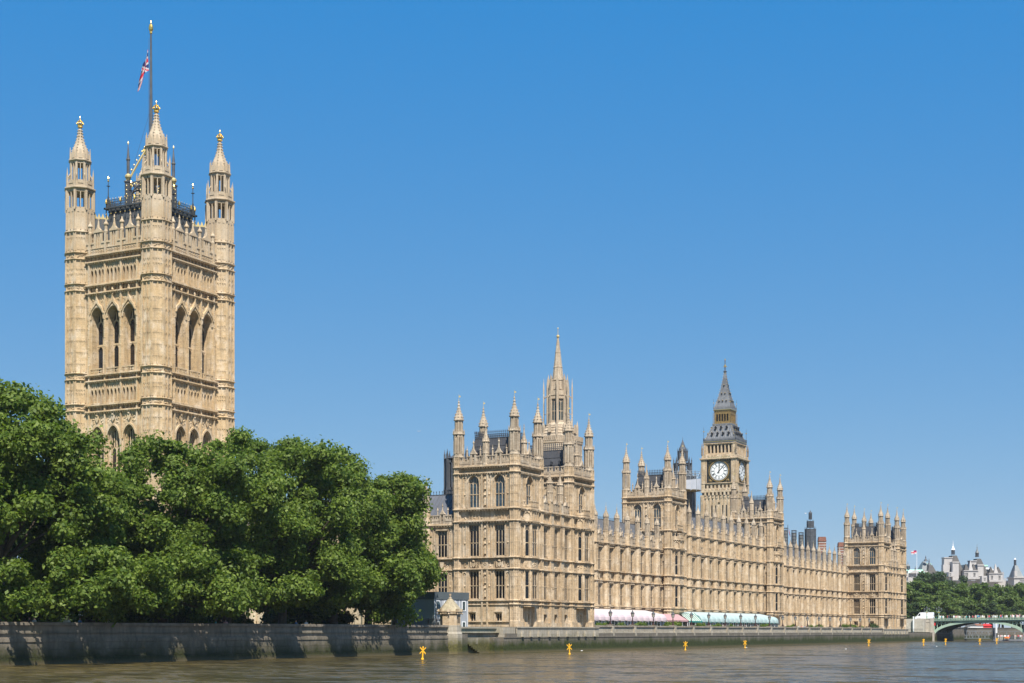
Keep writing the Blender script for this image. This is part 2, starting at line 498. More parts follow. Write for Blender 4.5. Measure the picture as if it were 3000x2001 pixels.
    def wall(s, x0, x1, z0, z1, openings=(), y0=0.0, y1=0.6):
        """wall strip with openings (xa, xb, za, zb, rise): rise > 0 gives a pointed head below zb"""
        x = x0
        for o in sorted(openings):
            xa, xb, za, zb = o[:4]; rise = o[4] if len(o) > 4 else 0
            if xa > x: s.box(x, xa, y0, y1, z0, z1)
            if za > z0: s.box(xa, xb, y0, y1, z0, za)
            if z1 > zb: s.box(xa, xb, y0, y1, zb, z1)
            if rise: s.spandrel((xa + xb) / 2, xb - xa, zb - rise, rise * 0.98, zb, y0, y1)
            x = xb
        if x1 > x: s.box(x, x1, y0, y1, z0, z1)
    def string(s, x0, x1, z, h=0.22, p=0.22, bosses=0.0, y=0.0):
        """projecting string course with small carved bosses below it"""
        p *= 1.35
        s.box(x0, x1, y - p, y + 0.3, z, z + h * 0.5)
        s.box(x0, x1, y - p * 0.55, y + 0.3, z + h * 0.5, z + h)
        s.box(x0, x1, y - p * 0.35, y + 0.3, z - h * 0.4, z)
        if bosses:
            k = max(1, int((x1 - x0) / bosses))
            for i in range(k):
                xx = x0 + (i + 0.5) * (x1 - x0) / k + random.uniform(-.05, .05)
                s.octa(xx, y - p * 0.7, z - h * 0.6, 0.12, 0.16, 0.17)
    def carve(s, x0, x1, z0, z1, n, r=0.14, y=0.0):
        for _ in range(n):
            k = random.uniform(0.5, 1.1) * r
            s.octa(random.uniform(x0 + k, x1 - k), y, random.uniform(z0 + k, z1 - k), k, k * 0.9, k * random.uniform(.8, 1.6))
    def panels(s, x0, x1, z0, z1, n, rib=0.10, y=0.0, p=0.15, head=True):
        """blind panelling: n panels between raised ribs, with small cusped heads"""
        w = (x1 - x0) / n
        for i in range(n + 1):
            xx = x0 + i * w
            s.box(xx - rib / 2, xx + rib / 2, y - p, y + 0.02, z0, z1)
        if head:
            for i in range(n):
                xc = x0 + (i + .5) * w
                s.spandrel(xc, w - rib, z1 - w * 0.75, w * 0.5, z1, y - p * 0.8, y + 0.02, 3)
    def diamonds(s, x0, x1, z, r, n, y=0.0):
        for i in range(n):
            xc = x0 + (i + .5) * (x1 - x0) / n
            for k in range(4):
                a0 = k * pi / 2; a1 = a0 + pi / 2
                p = [(xc + r * cos(a0), z + r * sin(a0)), (xc + r * cos(a1), z + r * sin(a1)), (xc + .62 * r * cos(a1), z + .62 * r * sin(a1)), (xc + .62 * r * cos(a0), z + .62 * r * sin(a0))]
                s.plate(p, y - 0.08, y + 0.02)
            s.octa(xc, y, z, r * .3, .07, r * .3)
    def merlons(s, x0, x1, z0, zlow, zhigh, w, gap, y0=-0.1, y1=0.22):
        s.box(x0, x1, y0, y1, z0, zlow)
        k = max(1, int(round((x1 - x0 + gap) / (w + gap))))
        g = ((x1 - x0) - k * w) / max(1, k - 1) if k > 1 else 0
        for i in range(k):
            xa = x0 + i * (w + g)
            # pierced merlon: two legs and a cap
            s.box(xa, xa + w * .3, y0, y1, zlow, zhigh - .16)
            s.box(xa + w * .7, xa + w, y0, y1, zlow, zhigh - .16)
            s.box(xa + w * .3, xa + w * .7, y0 + .14, y1, zlow, zhigh - .16)
            s.box(xa - .04, xa + w + .04, y0 - .06, y1 + .04, zhigh - .16, zhigh)
        s.box(x0, x1, y0 - .05, y1, z0 + (zlow - z0) * .55, z0 + (zlow - z0) * .62)
    def spirelet(s, cx, cy, r, z0, z1, n=8, crockets=4, rot=None, shoulder=0.16):
        """ogee cap tapering to a finial"""
        H = z1 - z0
        s.lathe(cx, cy, [(r * 1.12, z0), (r * 1.12, z0 + .03 * H), (r, z0 + .05 * H), (r * .93, z0 + shoulder * H), (r * .70, z0 + .30 * H), (r * .42, z0 + .46 * H),
                         (r * .27, z0 + .62 * H), (r * .16, z0 + .80 * H), (r * .10, z0 + .93 * H), (0.005, z1)], n, rot)
        for k, (q, t) in enumerate(((.95, .15), (.74, .29), (.46, .44), (.31, .58))[:crockets]):
            for i in range(n):
                a = (pi / n if rot is None else rot) + 2 * pi * i / n
                s.octa(cx + r * q * 1.08 * cos(a), cy + r * q * 1.08 * sin(a), z0 + t * H, r * .13, r * .13, r * .15)
        s.lathe(cx, cy, [(r * .12, z0 + .70 * H), (r * .34, z0 + .73 * H), (r * .30, z0 + .755 * H), (r * .12, z0 + .78 * H)], 6)
        s.lathe(cx, cy, [(r * .08, z0 + .86 * H), (r * .25, z0 + .885 * H), (r * .2, z0 + .91 * H), (r * .08, z0 + .93 * H)], 6)
    def lantern(s, cx, cy, r, z0, z1, n=8, post=0.22, mid=0.13, head=0.30, depth=0.22, rot=None):
        """open arcaded drum: corner posts, a mullion in each face, rings top and bottom"""
        rot = pi / n if rot is None else rot
        ap = r * cos(pi / n)
        for i in range(n):
            a = rot + 2 * pi * i / n
            s.obox(cx, cy, r - depth * .35, a, depth, post, z0, z1)
            if mid:
                s.obox(cx, cy, ap - depth * .4, a + pi / n, depth * .8, mid, z0, z1)
        s.annulus(cx, cy, r - depth * 1.3, r, z1 - head, z1, n, rot)
        s.annulus(cx, cy, r - depth * 1.3, r, z0, z0 + head * .4, n, rot)
    def mesh(s, name):
        me = bpy.data.meshes.new(name)
        me.from_pydata(s.v, [], s.f)
        if any(s.m): me.polygons.foreach_set('material_index', s.m)
        me.update()
        return me

def setprops(o, label=None, cat=None, group=None, kind=None):
    if label: o['label'] = label
    if cat: o['category'] = cat
    if group: o['group'] = group
    if kind: o['kind'] = kind
    return o

def thing(name, label, cat, loc=(0, 0, 0), rot=0.0, group=None):
    o = bpy.data.objects.new(name, None)
    o.empty_display_size = 0.5
    COL.objects.link(o)
    o.location = loc; o.rotation_euler = (0, 0, rot)
    return setprops(o, label, cat, group)

def obj(name, me, mats, parent=None, loc=(0, 0, 0), rot=0.0, kind=None):
    if isinstance(me, MB): me = me.mesh(name)
    if mats is not None and len(me.materials) == 0:
        for k in ([mats] if isinstance(mats, str) else mats): me.materials.append(MATS[k])
    o = bpy.data.objects.new(name, me)
    COL.objects.link(o)
    o.parent = parent
    o.location = loc
    o.rotation_euler = (0, 0, rot)
    if kind: o['kind'] = kind
    return o

def copy_tree(o, parent=None, label=None, loc=None, rot=None, group=None):
    c = o.copy(); COL.objects.link(c); c.parent = parent
    for ch in list(o.children): copy_tree(ch, c)
    if label: c['label'] = label
    if group: c['group'] = group
    if loc is not None: c.location = loc
    if rot is not None: c.rotation_euler = (0, 0, rot)
    return c

def ray(u):
    k = (u - CU) / FPX
    return (-sin(TH) + k * cos(TH), cos(TH) + k * sin(TH))
def site(u, depth):
    """ground point seen at photo column u at a given depth: used to survey where far things stand"""
    d = ray(u)
    return (CAM[0] + depth * d[0], CAM[1] + depth * d[1])
def hgt(v, depth): return CAM[2] + (HZ - v) * depth / FPX

# ---- windows: stone tracery with a glass pane behind it; alike windows share one mesh
_win = {}
def window(parent, x, y, z, rot, w, h, lights=3, transoms=(0.45,), rise=0.0, tracery=0.0, gl='glass', mull=0.10, mat='stone', depth=0.14, leads=True):
    if gl == 'glass': gl = random.choice(['glass', 'glass', 'glass_b', 'glass_c'])
    key = (round(w, 2), round(h, 2), lights, tuple(transoms), round(rise, 2), round(tracery, 2), gl, mull, mat, depth)
    if key not in _win:
        m = MB()
        m.box(-w / 2, -w / 2 + .1, 0, depth, 0, h - rise); m.box(w / 2 - .1, w / 2, 0, depth, 0, h - rise)
        m.box(-w / 2, w / 2, -.06, depth, 0, .1)
        if rise: m.hood(0, w - .16, h - rise, rise - .1, .1, 0, depth)
        else: m.box(-w / 2, w / 2, 0, depth, h - .1, h)
        lw = w / lights
        top = h - rise * .35 if rise else h - .1
        for i in range(1, lights):
            xx = -w / 2 + i * lw
            t2 = h - rise + rise * (1 - (abs(xx) / (w / 2)) ** 1.6) * .92 if rise else top
            m.box(xx - mull / 2, xx + mull / 2, 0, depth, .1, t2)
        for t in transoms:
            zt = h * t
            m.box(-w / 2, w / 2, -.03, depth, zt, zt + mull)
            for i in range(lights):
                m.spandrel(-w / 2 + (i + .5) * lw, lw - mull, zt - lw * .5, lw * .45, zt, .03, depth - .03, 3)
        zh = (h - rise if rise else h - .1) - tracery
        for i in range(lights):
            xc = -w / 2 + (i + .5) * lw
            m.hood(xc, lw - mull * 1.1, zh - lw * .55, lw * .6, mull * .55, .03, depth - .03, 4, .9)
            if tracery or rise:
                zt = (h - rise + rise * (1 - (abs(xc) / (w / 2)) ** 1.8) * .9) if rise else h - .1
                m.box(xc - mull * .35, xc + mull * .35, .02, depth - .02, zh + lw * .05, zt)
            else:
                m.spandrel(xc, lw - mull, zh - lw * .5, lw * .5, zh, .05, depth - .04, 3)
        g = MB()
        if rise:
            g.face(*[g.pt(px, depth * .6, pz) for px, pz in [(-w / 2 + .03, .05), (w / 2 - .03, .05)] + list(reversed(g.arch_pts(0, w - .06, h - rise, rise - .04)))])
        else:
            g.face(g.pt(-w / 2, depth * .6, 0.02), g.pt(w / 2, depth * .6, .02), g.pt(w / 2, depth * .6, h), g.pt(-w / 2, depth * .6, h))
        me, ge = m.mesh('window'), g.mesh('pane')
        me.materials.append(MATS[mat]); ge.materials.append(MATS[gl])
        lm = None
        if leads:
            q = MB()
            for i in range(lights):
                xc = -w / 2 + (i + .5) * lw
                q.box(xc - .012, xc + .012, depth * .48, depth * .58, .08, h - rise - .1)
            zz = .45
            while zz < h - rise - .1:
                q.box(-w / 2 + .06, w / 2 - .06, depth * .5, depth * .58, zz - .012, zz + .012); zz += .52
            lm = q.mesh('glazing_bars'); lm.materials.append(MATS['iron_dark'])
        _win[key] = (me, ge, lm)
    me, ge, lm = _win[key]
    o = obj('window', me, None, parent, (x, y, z), rot)
    obj('pane', ge, None, o)
    if lm: obj('glazing_bars', lm, None, o)
    return o

_vane = None
def vane(parent, x, y, z, h=1.3):
    global _vane
    if _vane is None:
        m = MB()
        m.tube((0, 0, -.15), (0, 0, 1), .035, .022, 5)
        m.ball(0, 0, .12, .08, 6, 4)
        m.plate([(0, .55), (.34, .60), (.26, .70), (.34, .80), (0, .86)], -.02, .02)
        m.octa(0, 0, 1.0, .05, .05, .09)
        _vane = m.mesh('weather_vane'); _vane.materials.append(MATS['gold_pale'])
    o = obj('weather_vane', _vane, None, parent, (x, y, z), rad(25))
    o.scale = (h / 1.3,) * 3
    return o

# ================================================================== SETTING
def sheet(name, x0, x1, y0, y1, z, mat, nx=1, ny=1):
    m = MB()
    m.face(m.pt(x0, y0, z), m.pt(x1, y0, z), m.pt(x1, y1, z), m.pt(x0, y1, z))
    return setprops(obj(name, m, mat), kind='structure')
sheet('water', 0.0, 3000, -2500, 5000, 0.0, 'water')
sheet('ground', -3000, 0.2, -2500, 5000, 3.05, 'lawn')
sheet('terrace_paving', -9.9, 0.2, 26, 234, 3.054, 'paving')
sheet('riverbed', -3000, 3000, -2500, 5000, -2.0, 'riverbed_mud')

# ================================================================== PALACE PIECES
def shaft(m, cx, cy, r, z0, z1, rows=(), n=8):
    """octagonal turret shaft with corner rolls and rows of little cusped panel heads"""
    m.lathe(cx, cy, [(r, z0), (r, z1)], n)
    ap = r * cos(pi / n); w = 2 * r * sin(pi / n)
    for i in range(n):
        a = pi / n + 2 * pi * i / n
        m.obox(cx, cy, r, a, .20, .14, z0, z1)
        aa = a + pi / n; m.obox(cx, cy, ap, aa, .16, .09, z0, z1)
        for z in rows:
            for t in (-.25, .25):
                aa = a + pi / n
                x = cx + ap * cos(aa) - sin(aa) * t * w; y = cy + ap * sin(aa) + cos(aa) * t * w
                m.obox(x, y, 0.0, aa, .12, w * .30, z, z + .10)
                m.obox(x, y, 0.0, aa, .12, .05, z - .14, z)

_tur = {}
def pav_turret(parent, x, y, zc, zbase=4.0, rows_extra=True):
    """corner turret of a pavilion; zc = height of the main cornice"""
    key = (round(zc, 2), round(zbase, 2))
    if key not in _tur:
        m = MB()
        R = .84
        rows = [zc - 1.9 - 1.25 * i for i in range(0, 4)] + [zc + .75, zc + 1.45]
        lows = [z for z in (20.2, 19.4, 17.3, 12.6, 11.9, 10.4) if z < zc - 7.5]
        shaft(m, 0, 0, R, zbase, zc + 1.7, [z for z in rows + lows if z > zbase + .5])
        m.lathe(0, 0, [(R + .12, zbase), (R + .12, zbase + .9), (R, zbase + 1.1)], 8)
        for z in (7.5, 8.1, 13.1, 14.9, 20.65, 22.6 if zc < 30 else 24.4, zc - 1.03, zc):
            if z > zbase:
                m.lathe(0, 0, [(R, z - .1), (R + .26, z - .02), (R + .26, z + .1), (R, z + .22)], 8)
        for z in (14.0, 21.7):
            if z < zbase: continue
            for i in range(8):
                a = 2 * pi * i / 8
                m.obox(0, 0, R * cos(pi / 8), a, .08, .30, z - .25, z + .25)
        z0 = zc + 1.7
        low = m; m = MB()
        m.lathe(0, 0, [(R, z0 - .1), (R + .1, z0), (R + .1, z0 + .14), (R, z0 + .22), (R, z0 + .6)], 8)
        m.lantern(0, 0, R, z0 + .55, z0 + 3.55, 8, .24, .15, .32, .22)
        m.lathe(0, 0, [(R - .1, z0 + 3.5), (R + .16, z0 + 3.66), (R + .16, z0 + 3.8), (R - .06, z0 + 3.95), (R * .7, z0 + 4.2)], 8)
        for i in range(8):
            a = pi / 8 + 2 * pi * i / 8
            m.obox(0, 0, R + .06, a, .14, .14, z0 + 3.7, z0 + 4.55, .4)
            m.obox(0, 0, R * .95, a + pi / 8, .10, .34, z0 + 3.8, z0 + 4.2)
        r2 = .64
        m.lantern(0, 0, r2, z0 + 3.95, z0 + 6.05, 8, .20, .12, .34, .17)
        c = MB()
        c.spirelet(0, 0, .74, z0 + 6.0, z0 + 9.25, 8, 4)
        c.annulus(0, 0, .3, .84, z0 + 5.92, z0 + 6.06)
        _tur[key] = (low.mesh('turret'), c.mesh('turret_cap'), z0 + 9.15, m.mesh('turret_lantern'))
        _tur[key][0].materials.append(MATS['stone']); _tur[key][1].materials.append(MATS['stone_grey']); _tur[key][3].materials.append(MATS['stone_grey'])
    a, b, zt, ln = _tur[key]
    o = obj('turret', a, None, parent, (x, y, 0))
    obj('turret_lantern', ln, None, o)
    obj('turret_cap', b, None, o)
    vane(o, 0, 0, zt, 1.2)
    return o

_pin = {}
def pinnacle(parent, x, y, z, r=.5, h=5.2, kind='mid'):
    """slim pinnacle with panelled shaft and crocketed cap"""
    key = (r, h, kind)
    if key not in _pin:
        m = MB(); hs = h * .55
        m.lathe(0, 0, [(r * 1.15, 0), (r * 1.15, h * .05), (r, h * .08), (r, hs)], 8)
        for i in range(8):
            a = pi / 8 + 2 * pi * i / 8
            m.obox(0, 0, r, a, .10, .12, 0, hs)
            m.obox(0, 0, r * .95, a, .16, .16, hs, hs + h * .09, .2)
        m.lathe(0, 0, [(r, h * .27), (r + .08, h * .28), (r + .08, h * .30), (r, h * .32)], 8)
        m.lathe(0, 0, [(r, hs - .05), (r + .14, hs), (r + .14, hs + .1), (r * .9, hs + .2)], 8)
        m.spirelet(0, 0, r * .82, hs + .1, h, 8, 3)
        _pin[key] = m.mesh('pinnacle'); _pin[key].materials.append(MATS['stone_grey'])
    return obj('pinnacle', _pin[key], None, parent, (x, y, z))

def gablet(m, xc, z0, w, h, y0=-.18, y1=.2, fin=True):
    """stepped gable of the parapet with a niche and a finial"""
    m.box(xc - w / 2, xc - w * .2, y0, y1, z0, z0 + h * .72)
    m.box(xc + w * .2, xc + w / 2, y0, y1, z0, z0 + h * .72)
    m.box(xc - w * .2, xc + w * .2, y0 + .2, y1, z0, z0 + h * .72)
    m.plate([(xc - w * .62, z0 + h * .68), (xc + w * .62, z0 + h * .68), (xc + w * .3, z0 + h * .80), (xc, z0 + h), (xc - w * .3, z0 + h * .80)], y0 - .06, y1)
    m.carve(xc - w * .18, xc + w * .18, z0 + .1, z0 + h * .68, 7, .12, y0 + .15)
    if fin:
        m.lathe(xc, 0, [(w * .16, z0 + h * .9), (w * .08, z0 + h * 1.18), (w * .10, z0 + h * 1.22), (w * .16, z0 + h * 1.30), (w * .05, z0 + h * 1.36), (.01, z0 + h * 1.5)], 6)

def statue(m, x, y, z, h):
    """robed figure on a corbel under a canopy"""
    m.lathe(x, y, [(.08, z - .25), (.24, z - .05), (.24, z), (.2, z + .02), (.17, z + h * .45), (.2, z + h * .62), (.17, z + h * .78), (.06, z + h * .83), (.1, z + h * .88), (.1, z + h * .96), (.02, z + h)], 7)
    m.lathe(x, y, [(.24, z + h * 1.08), (.26, z + h * 1.14), (.2, z + h * 1.2), (.1, z + h * 1.4), (.02, z + h * 1.6)], 6)

LOWF = [(8.38, 12.87, 10.45), (15.15, 20.13, 17.26)]

def tower_south_face(parent, WX, dz, zfrom, ground, blind=False):
    """face towards -Y of a pavilion tower; x = -WX..0 in the wall frame. dz lifts everything above the main storeys"""
    m = MB()
    xs = [(-.784 * WX, -.606 * WX), (-.321 * WX, -.146 * WX)]
    x0, x1 = -WX + .5, -.5
    T = .7
    band2 = 22.6 if dz == 0 else 24.4
    tz = 22.87 + dz                                  # sill of the arched top windows
    apex = 27.95 + dz
    zc = 29.33 + dz
    if ground:
        m.wall(x0, x1, 4.0, 7.5, [(-.772 * WX, -.665 * WX, 4.5, 6.15), (-.305 * WX, -.195 * WX, 4.5, 6.15)], -.05, T)
        for xa, xb in ((-.772 * WX, -.665 * WX), (-.305 * WX, -.195 * WX)):
            m.box(xa - .25, xb + .25, -.22, 0, 6.3, 6.5); m.box(xa - .28, xa - .12, -.18, 0, 4.6, 6.3); m.box(xb + .12, xb + .28, -.18, 0, 4.6, 6.3)
            window(parent, (xa + xb) / 2, -.55 + .3, 4.5, 0, xb - xa, 1.65, 2, (), 0, 0, 'glass')
        m.string(x0, x1, 4.75, .2, .2); m.string(x0, x1, 7.45, .2, .16); m.string(x0, x1, 8.08, .2, .26)
        m.wall(x0, x1, 7.5, 8.1)
        m.panels(x0, x1, 7.68, 8.02, 14, .08)
    if not blind and zfrom < 10:
        for zs, zh, ztr in LOWF:
            zb, zt = (8.1, 13.1) if zs < 10 else (14.9, 20.65)
            m.wall(x0, x1, zb, zt, [(a, b, zs, zh) for a, b in xs], 0, T)
            for a, b in xs:
                h = zh - zs
                window(parent, (a + b) / 2, -.55 + .28, zs, 0, b - a, h, 3, ((ztr - zs) / h,), 0, .75 if zs > 10 else .0, 'glass')
                m.box(a - .1, b + .1, -.14, .1, zs - .14, zs)
                m.box(a - .2, a - .06, -.1, .05, zs, zh + .1); m.box(b + .06, b + .2, -.1, .05, zs, zh + .1)
                m.box(a - .2, b + .2, -.16, .05, zh + .08, zh + .2)
            for xx in (-.86 * WX, -.56 * WX, -.415 * WX, -.085 * WX):
                m.panels(xx - .32, xx + .32, zb + .25, zt - .35, 1, .10)
                m.octa(xx, 0, ztr, .2, .16, .28); m.carve(xx - .28, xx + .28, zt - 1.3, zt - .4, 8, .10)
        # bands of carved arms and shields
        m.wall(x0, x1, 13.1, 14.9, (), .16, T)
        m.string(x0, x1, 13.08, .2, .22); m.string(x0, x1, 14.86, .2, .26)
        for a, b in xs:
            m.box(a - .1, a, -.06, .1, 13.3, 14.8); m.box(b, b + .1, -.06, .1, 13.3, 14.8)
            c = (a + b) / 2
            m.plate([(c - .38, 14.2), (c + .38, 14.2), (c + .34, 13.75), (c, 13.4), (c - .34, 13.75)], -.12, .2)
            m.lathe(c, .02, [(.26, 14.25), (.32, 14.4), (.2, 14.6), (.02, 14.75)], 7)
            for sgn in (-1, 1):
                m.tube((c + sgn * .45, -.05, 13.4), (c + sgn * .62, -.05, 14.3), .15, .1, 5); m.octa(c + sgn * .6, -.05, 14.45, .14, .12, .14)
            m.carve(a, b, 13.3, 14.0, 14, .15, .12)
        for xx in (-.86 * WX, -.56 * WX, -.415 * WX, -.085 * WX): m.carve(xx - .28, xx + .28, 13.35, 14.8, 12, .15, .12)
        m.box(-.49 * WX - .5, -.49 * WX + .5, 0, .3, 13.2, 14.9); m.diamonds(-.49 * WX - .35, -.49 * WX + .35, 14.0, .28, 1)
        m.wall(x0, x1, 20.65, band2, (), .16, T)
        m.string(x0, x1, 20.62, .28, .34, .5); m.string(x0, x1, band2 - .05, .28, .34, .5)
        for a, b in xs:
            m.panels(a, b, 20.95, band2 - .25, 3, .1, .16); m.carve(a, b, 21.0, 21.7, 14, .14, .16); m.carve(a, b, 21.7, band2 - .4, 9, .17, .16)
        for xx in (-.86 * WX, -.56 * WX, -.415 * WX, -.085 * WX): m.carve(xx - .22, xx + .22, 21.0, band2 - .3, 10, .15, .16)
    elif not blind:
        m.wall(x0, x1, zfrom, band2, (), 0, T)
        m.string(x0, x1, band2 - .05, .28, .34, .5)
    zb = band2
    if blind:
        m.wall(x0, x1, zfrom, zc - 1.03, (), 0, T)
        m.panels(x0 + .2, x1 - .2, zfrom + .3, zc - 1.4, 7, .14, 0, .12)
        for k in range(4):
            c = x0 + (k + .5) * (x1 - x0) / 4
            m.plate([(c - .55, zc - 3.1), (c, zc - 2.5), (c + .55, zc - 3.1), (c + .45, zc - 3.3), (c, zc - 2.75), (c - .45, zc - 3.3)], -.16, .02)
    else:
        m.wall(x0, x1, zb, zc - 1.03, [(a - .05, b + .05, tz, apex, 1.05) for a, b in xs], 0, T)
        for a, b in xs:
            window(parent, (a + b) / 2, -.55 + .3, tz, 0, b - a + .1, apex - tz, 3, (.41,), 1.05, .15, 'glass_sky_tint')
            m.hood((a + b) / 2, b - a + .15, apex - 1.05, 1.08, .16, -.16, .04)
            m.box(a - .15, b + .15, -.14, .1, tz - .16, tz)
            m.box(a - .24, a - .08, -.1, .04, tz, apex - 1.05); m.box(b + .08, b + .24, -.1, .04, tz, apex - 1.05)
        for xx in (-.86 * WX, -.56 * WX, -.415 * WX, -.085 * WX):
            m.panels(xx - .32, xx + .32, zb + .35, zc - 1.4, 1, .10)
            m.octa(xx, 0, tz + 2.1, .2, .16, .28); m.carve(xx - .28, xx + .28, zc - 2.9, zc - 1.4, 12, .11)
        # middle pilaster with statues
        c = -.49 * WX
        for (a, b) in ([(4.0, 13.1), (14.9, 20.65)] if ground else []) + [(zb, zc - 1.03)]:
            m.box(c - .62, c - .34, -.26, .02, a, b); m.box(c + .34, c + .62, -.26, .02, a, b)
            if a > 4.5 or ground:
                h = (b - max(a, 8.2))
                for q in (.12, .56): statue(m, c, -.06, max(a, 8.2) + h * q, h * .24)
                m.carve(c - .3, c + .3, max(a, 8.2) + .2, b - .2, 14, .10)
    # frieze and cornice
    m.wall(x0, x1, zc - 1.03, zc, (), .18, T)
    m.string(x0, x1, zc - 1.08, .22, .26, .45); m.string(x0, x1, zc - .05, .28, .40, .45)
    m.diamonds(x0 + .3, x1 - .3, zc - .5, .26, 15, .18)
    o = obj('wall', m, 'stone', parent, (0, -.55, 0))
    # parapet
    p = MB()
    c = -.49 * WX
    gx = (-.70 * WX, -.245 * WX) if not blind else (-.5 * WX,)
    segs = []
    stops = [x0] + sum([[g - .55, g + .55] for g in gx], []) + [x1]
    for i in range(0, len(stops), 2): segs.append((stops[i], stops[i + 1]))
    for a, b in segs:
        p.merlons(a, b, zc, zc + .95, zc + 1.75, .62, .42)
        p.panels(a, b, zc + .1, zc + .9, max(2, int((b - a) / .3)), .05, -.1, .05, False)
    for g in gx: gablet(p, g, zc, 1.1, 3.0)
    for xx in ([-.82 * WX, -.58 * WX, -.36 * WX, -.11 * WX] if not blind else []):
        p.lathe(xx, .05, [(.14, zc + 1.7), (.12, zc + 2.6), (.2, zc + 2.7), (.06, zc + 2.85), (.02, zc + 3.4)], 6)
    obj('parapet', p, 'stone_grey', parent, (0, -.55, 0))
    if not blind: pinnacle(parent, c, -.35, zc + .05, .5, 7.0)
    return zc

def oriel(parent, m, yc, zb, zt, xf, wf=2.5, pr=1.0):
    """canted bay: three faces, each a thin wall with windows. xf = X of the wall plane (east), yc = centre along Y"""
    faces = [(xf, yc - wf / 2 - pr * .8, xf + pr, yc - wf / 2, 1), (xf + pr, yc - wf / 2, xf + pr, yc + wf / 2, 3), (xf + pr, yc + wf / 2, xf, yc + wf / 2 + pr * .8, 1)]
    for (xa, ya, xb, yb, nl) in faces:
        L = hypot(xb - xa, yb - ya); ang = atan2(yb - ya, xb - xa)
        m.set(xa, ya, 0, ang)
        ww = L - .55 if nl == 1 else L - .5
        for zs, zh, ztr in LOWF:
            if zs > zt: continue
            za, zz = (8.1, 13.1) if zs < 10 else (14.9, 20.65)
            m.wall(0, L, za, zz, [((L - ww) / 2, (L + ww) / 2, zs, zh)], 0, .35)
            h = zh - zs
            window(parent, xa + cos(ang) * L / 2 - sin(ang) * .12, ya + sin(ang) * L / 2 + cos(ang) * .12, zs, ang, ww, h, nl, ((ztr - zs) / h,), 0, .7 if zs > 10 else 0, 'glass')
            m.box((L - ww) / 2 - .15, (L - ww) / 2 - .03, -.08, .05, zs, zh); m.box((L + ww) / 2 + .03, (L + ww) / 2 + .15, -.08, .05, zs, zh)
        m.wall(0, L, 13.1, 14.9, (), .03, .35); m.wall(0, L, 20.65, 22.6, (), .03, .35); m.wall(0, L, 7.3, 8.1, (), .03, .35)
        m.carve(.15, L - .15, 13.35, 14.75, 12 * nl, .13, .03); m.panels(.1, L - .1, 20.95, 22.4, max(1, nl), .1, .03)
        for z, h, p, bs in ((7.45, .2, .1, 0), (8.08, .2, .2, 0), (13.08, .2, .16, 0), (14.86, .2, .2, 0), (20.62, .28, .24, .45), (22.55, .24, .2, .45)):
            m.string(-.08, L + .08, z, h, p, bs)
        m.merlons(0, L, 22.6, 23.3, 23.95, .42, .3, -.05, .15)
    m.set()
    # floor of the bay (its underside shades the recess below) and roof
    for z0, z1 in ((7.15, 7.35), (22.5, 22.62)):
        b = len(m.v)
        pts = [(xf - .3, yc - wf / 2 - pr * .8), (xf, yc - wf / 2 - pr * .8), (xf + pr, yc - wf / 2), (xf + pr, yc + wf / 2), (xf, yc + wf / 2 + pr * .8), (xf - .3, yc + wf / 2 + pr * .8)]
        for z in (z0, z1):
            for x, y in pts: m.pt(x, y, z)
        k = len(pts)
        m.face(*[b + i for i in reversed(range(k))]); m.face(*[b + k + i for i in range(k)])
        for i in range(k): m.face(b + i, b + (i + 1) % k, b + k + (i + 1) % k, b + k + i)

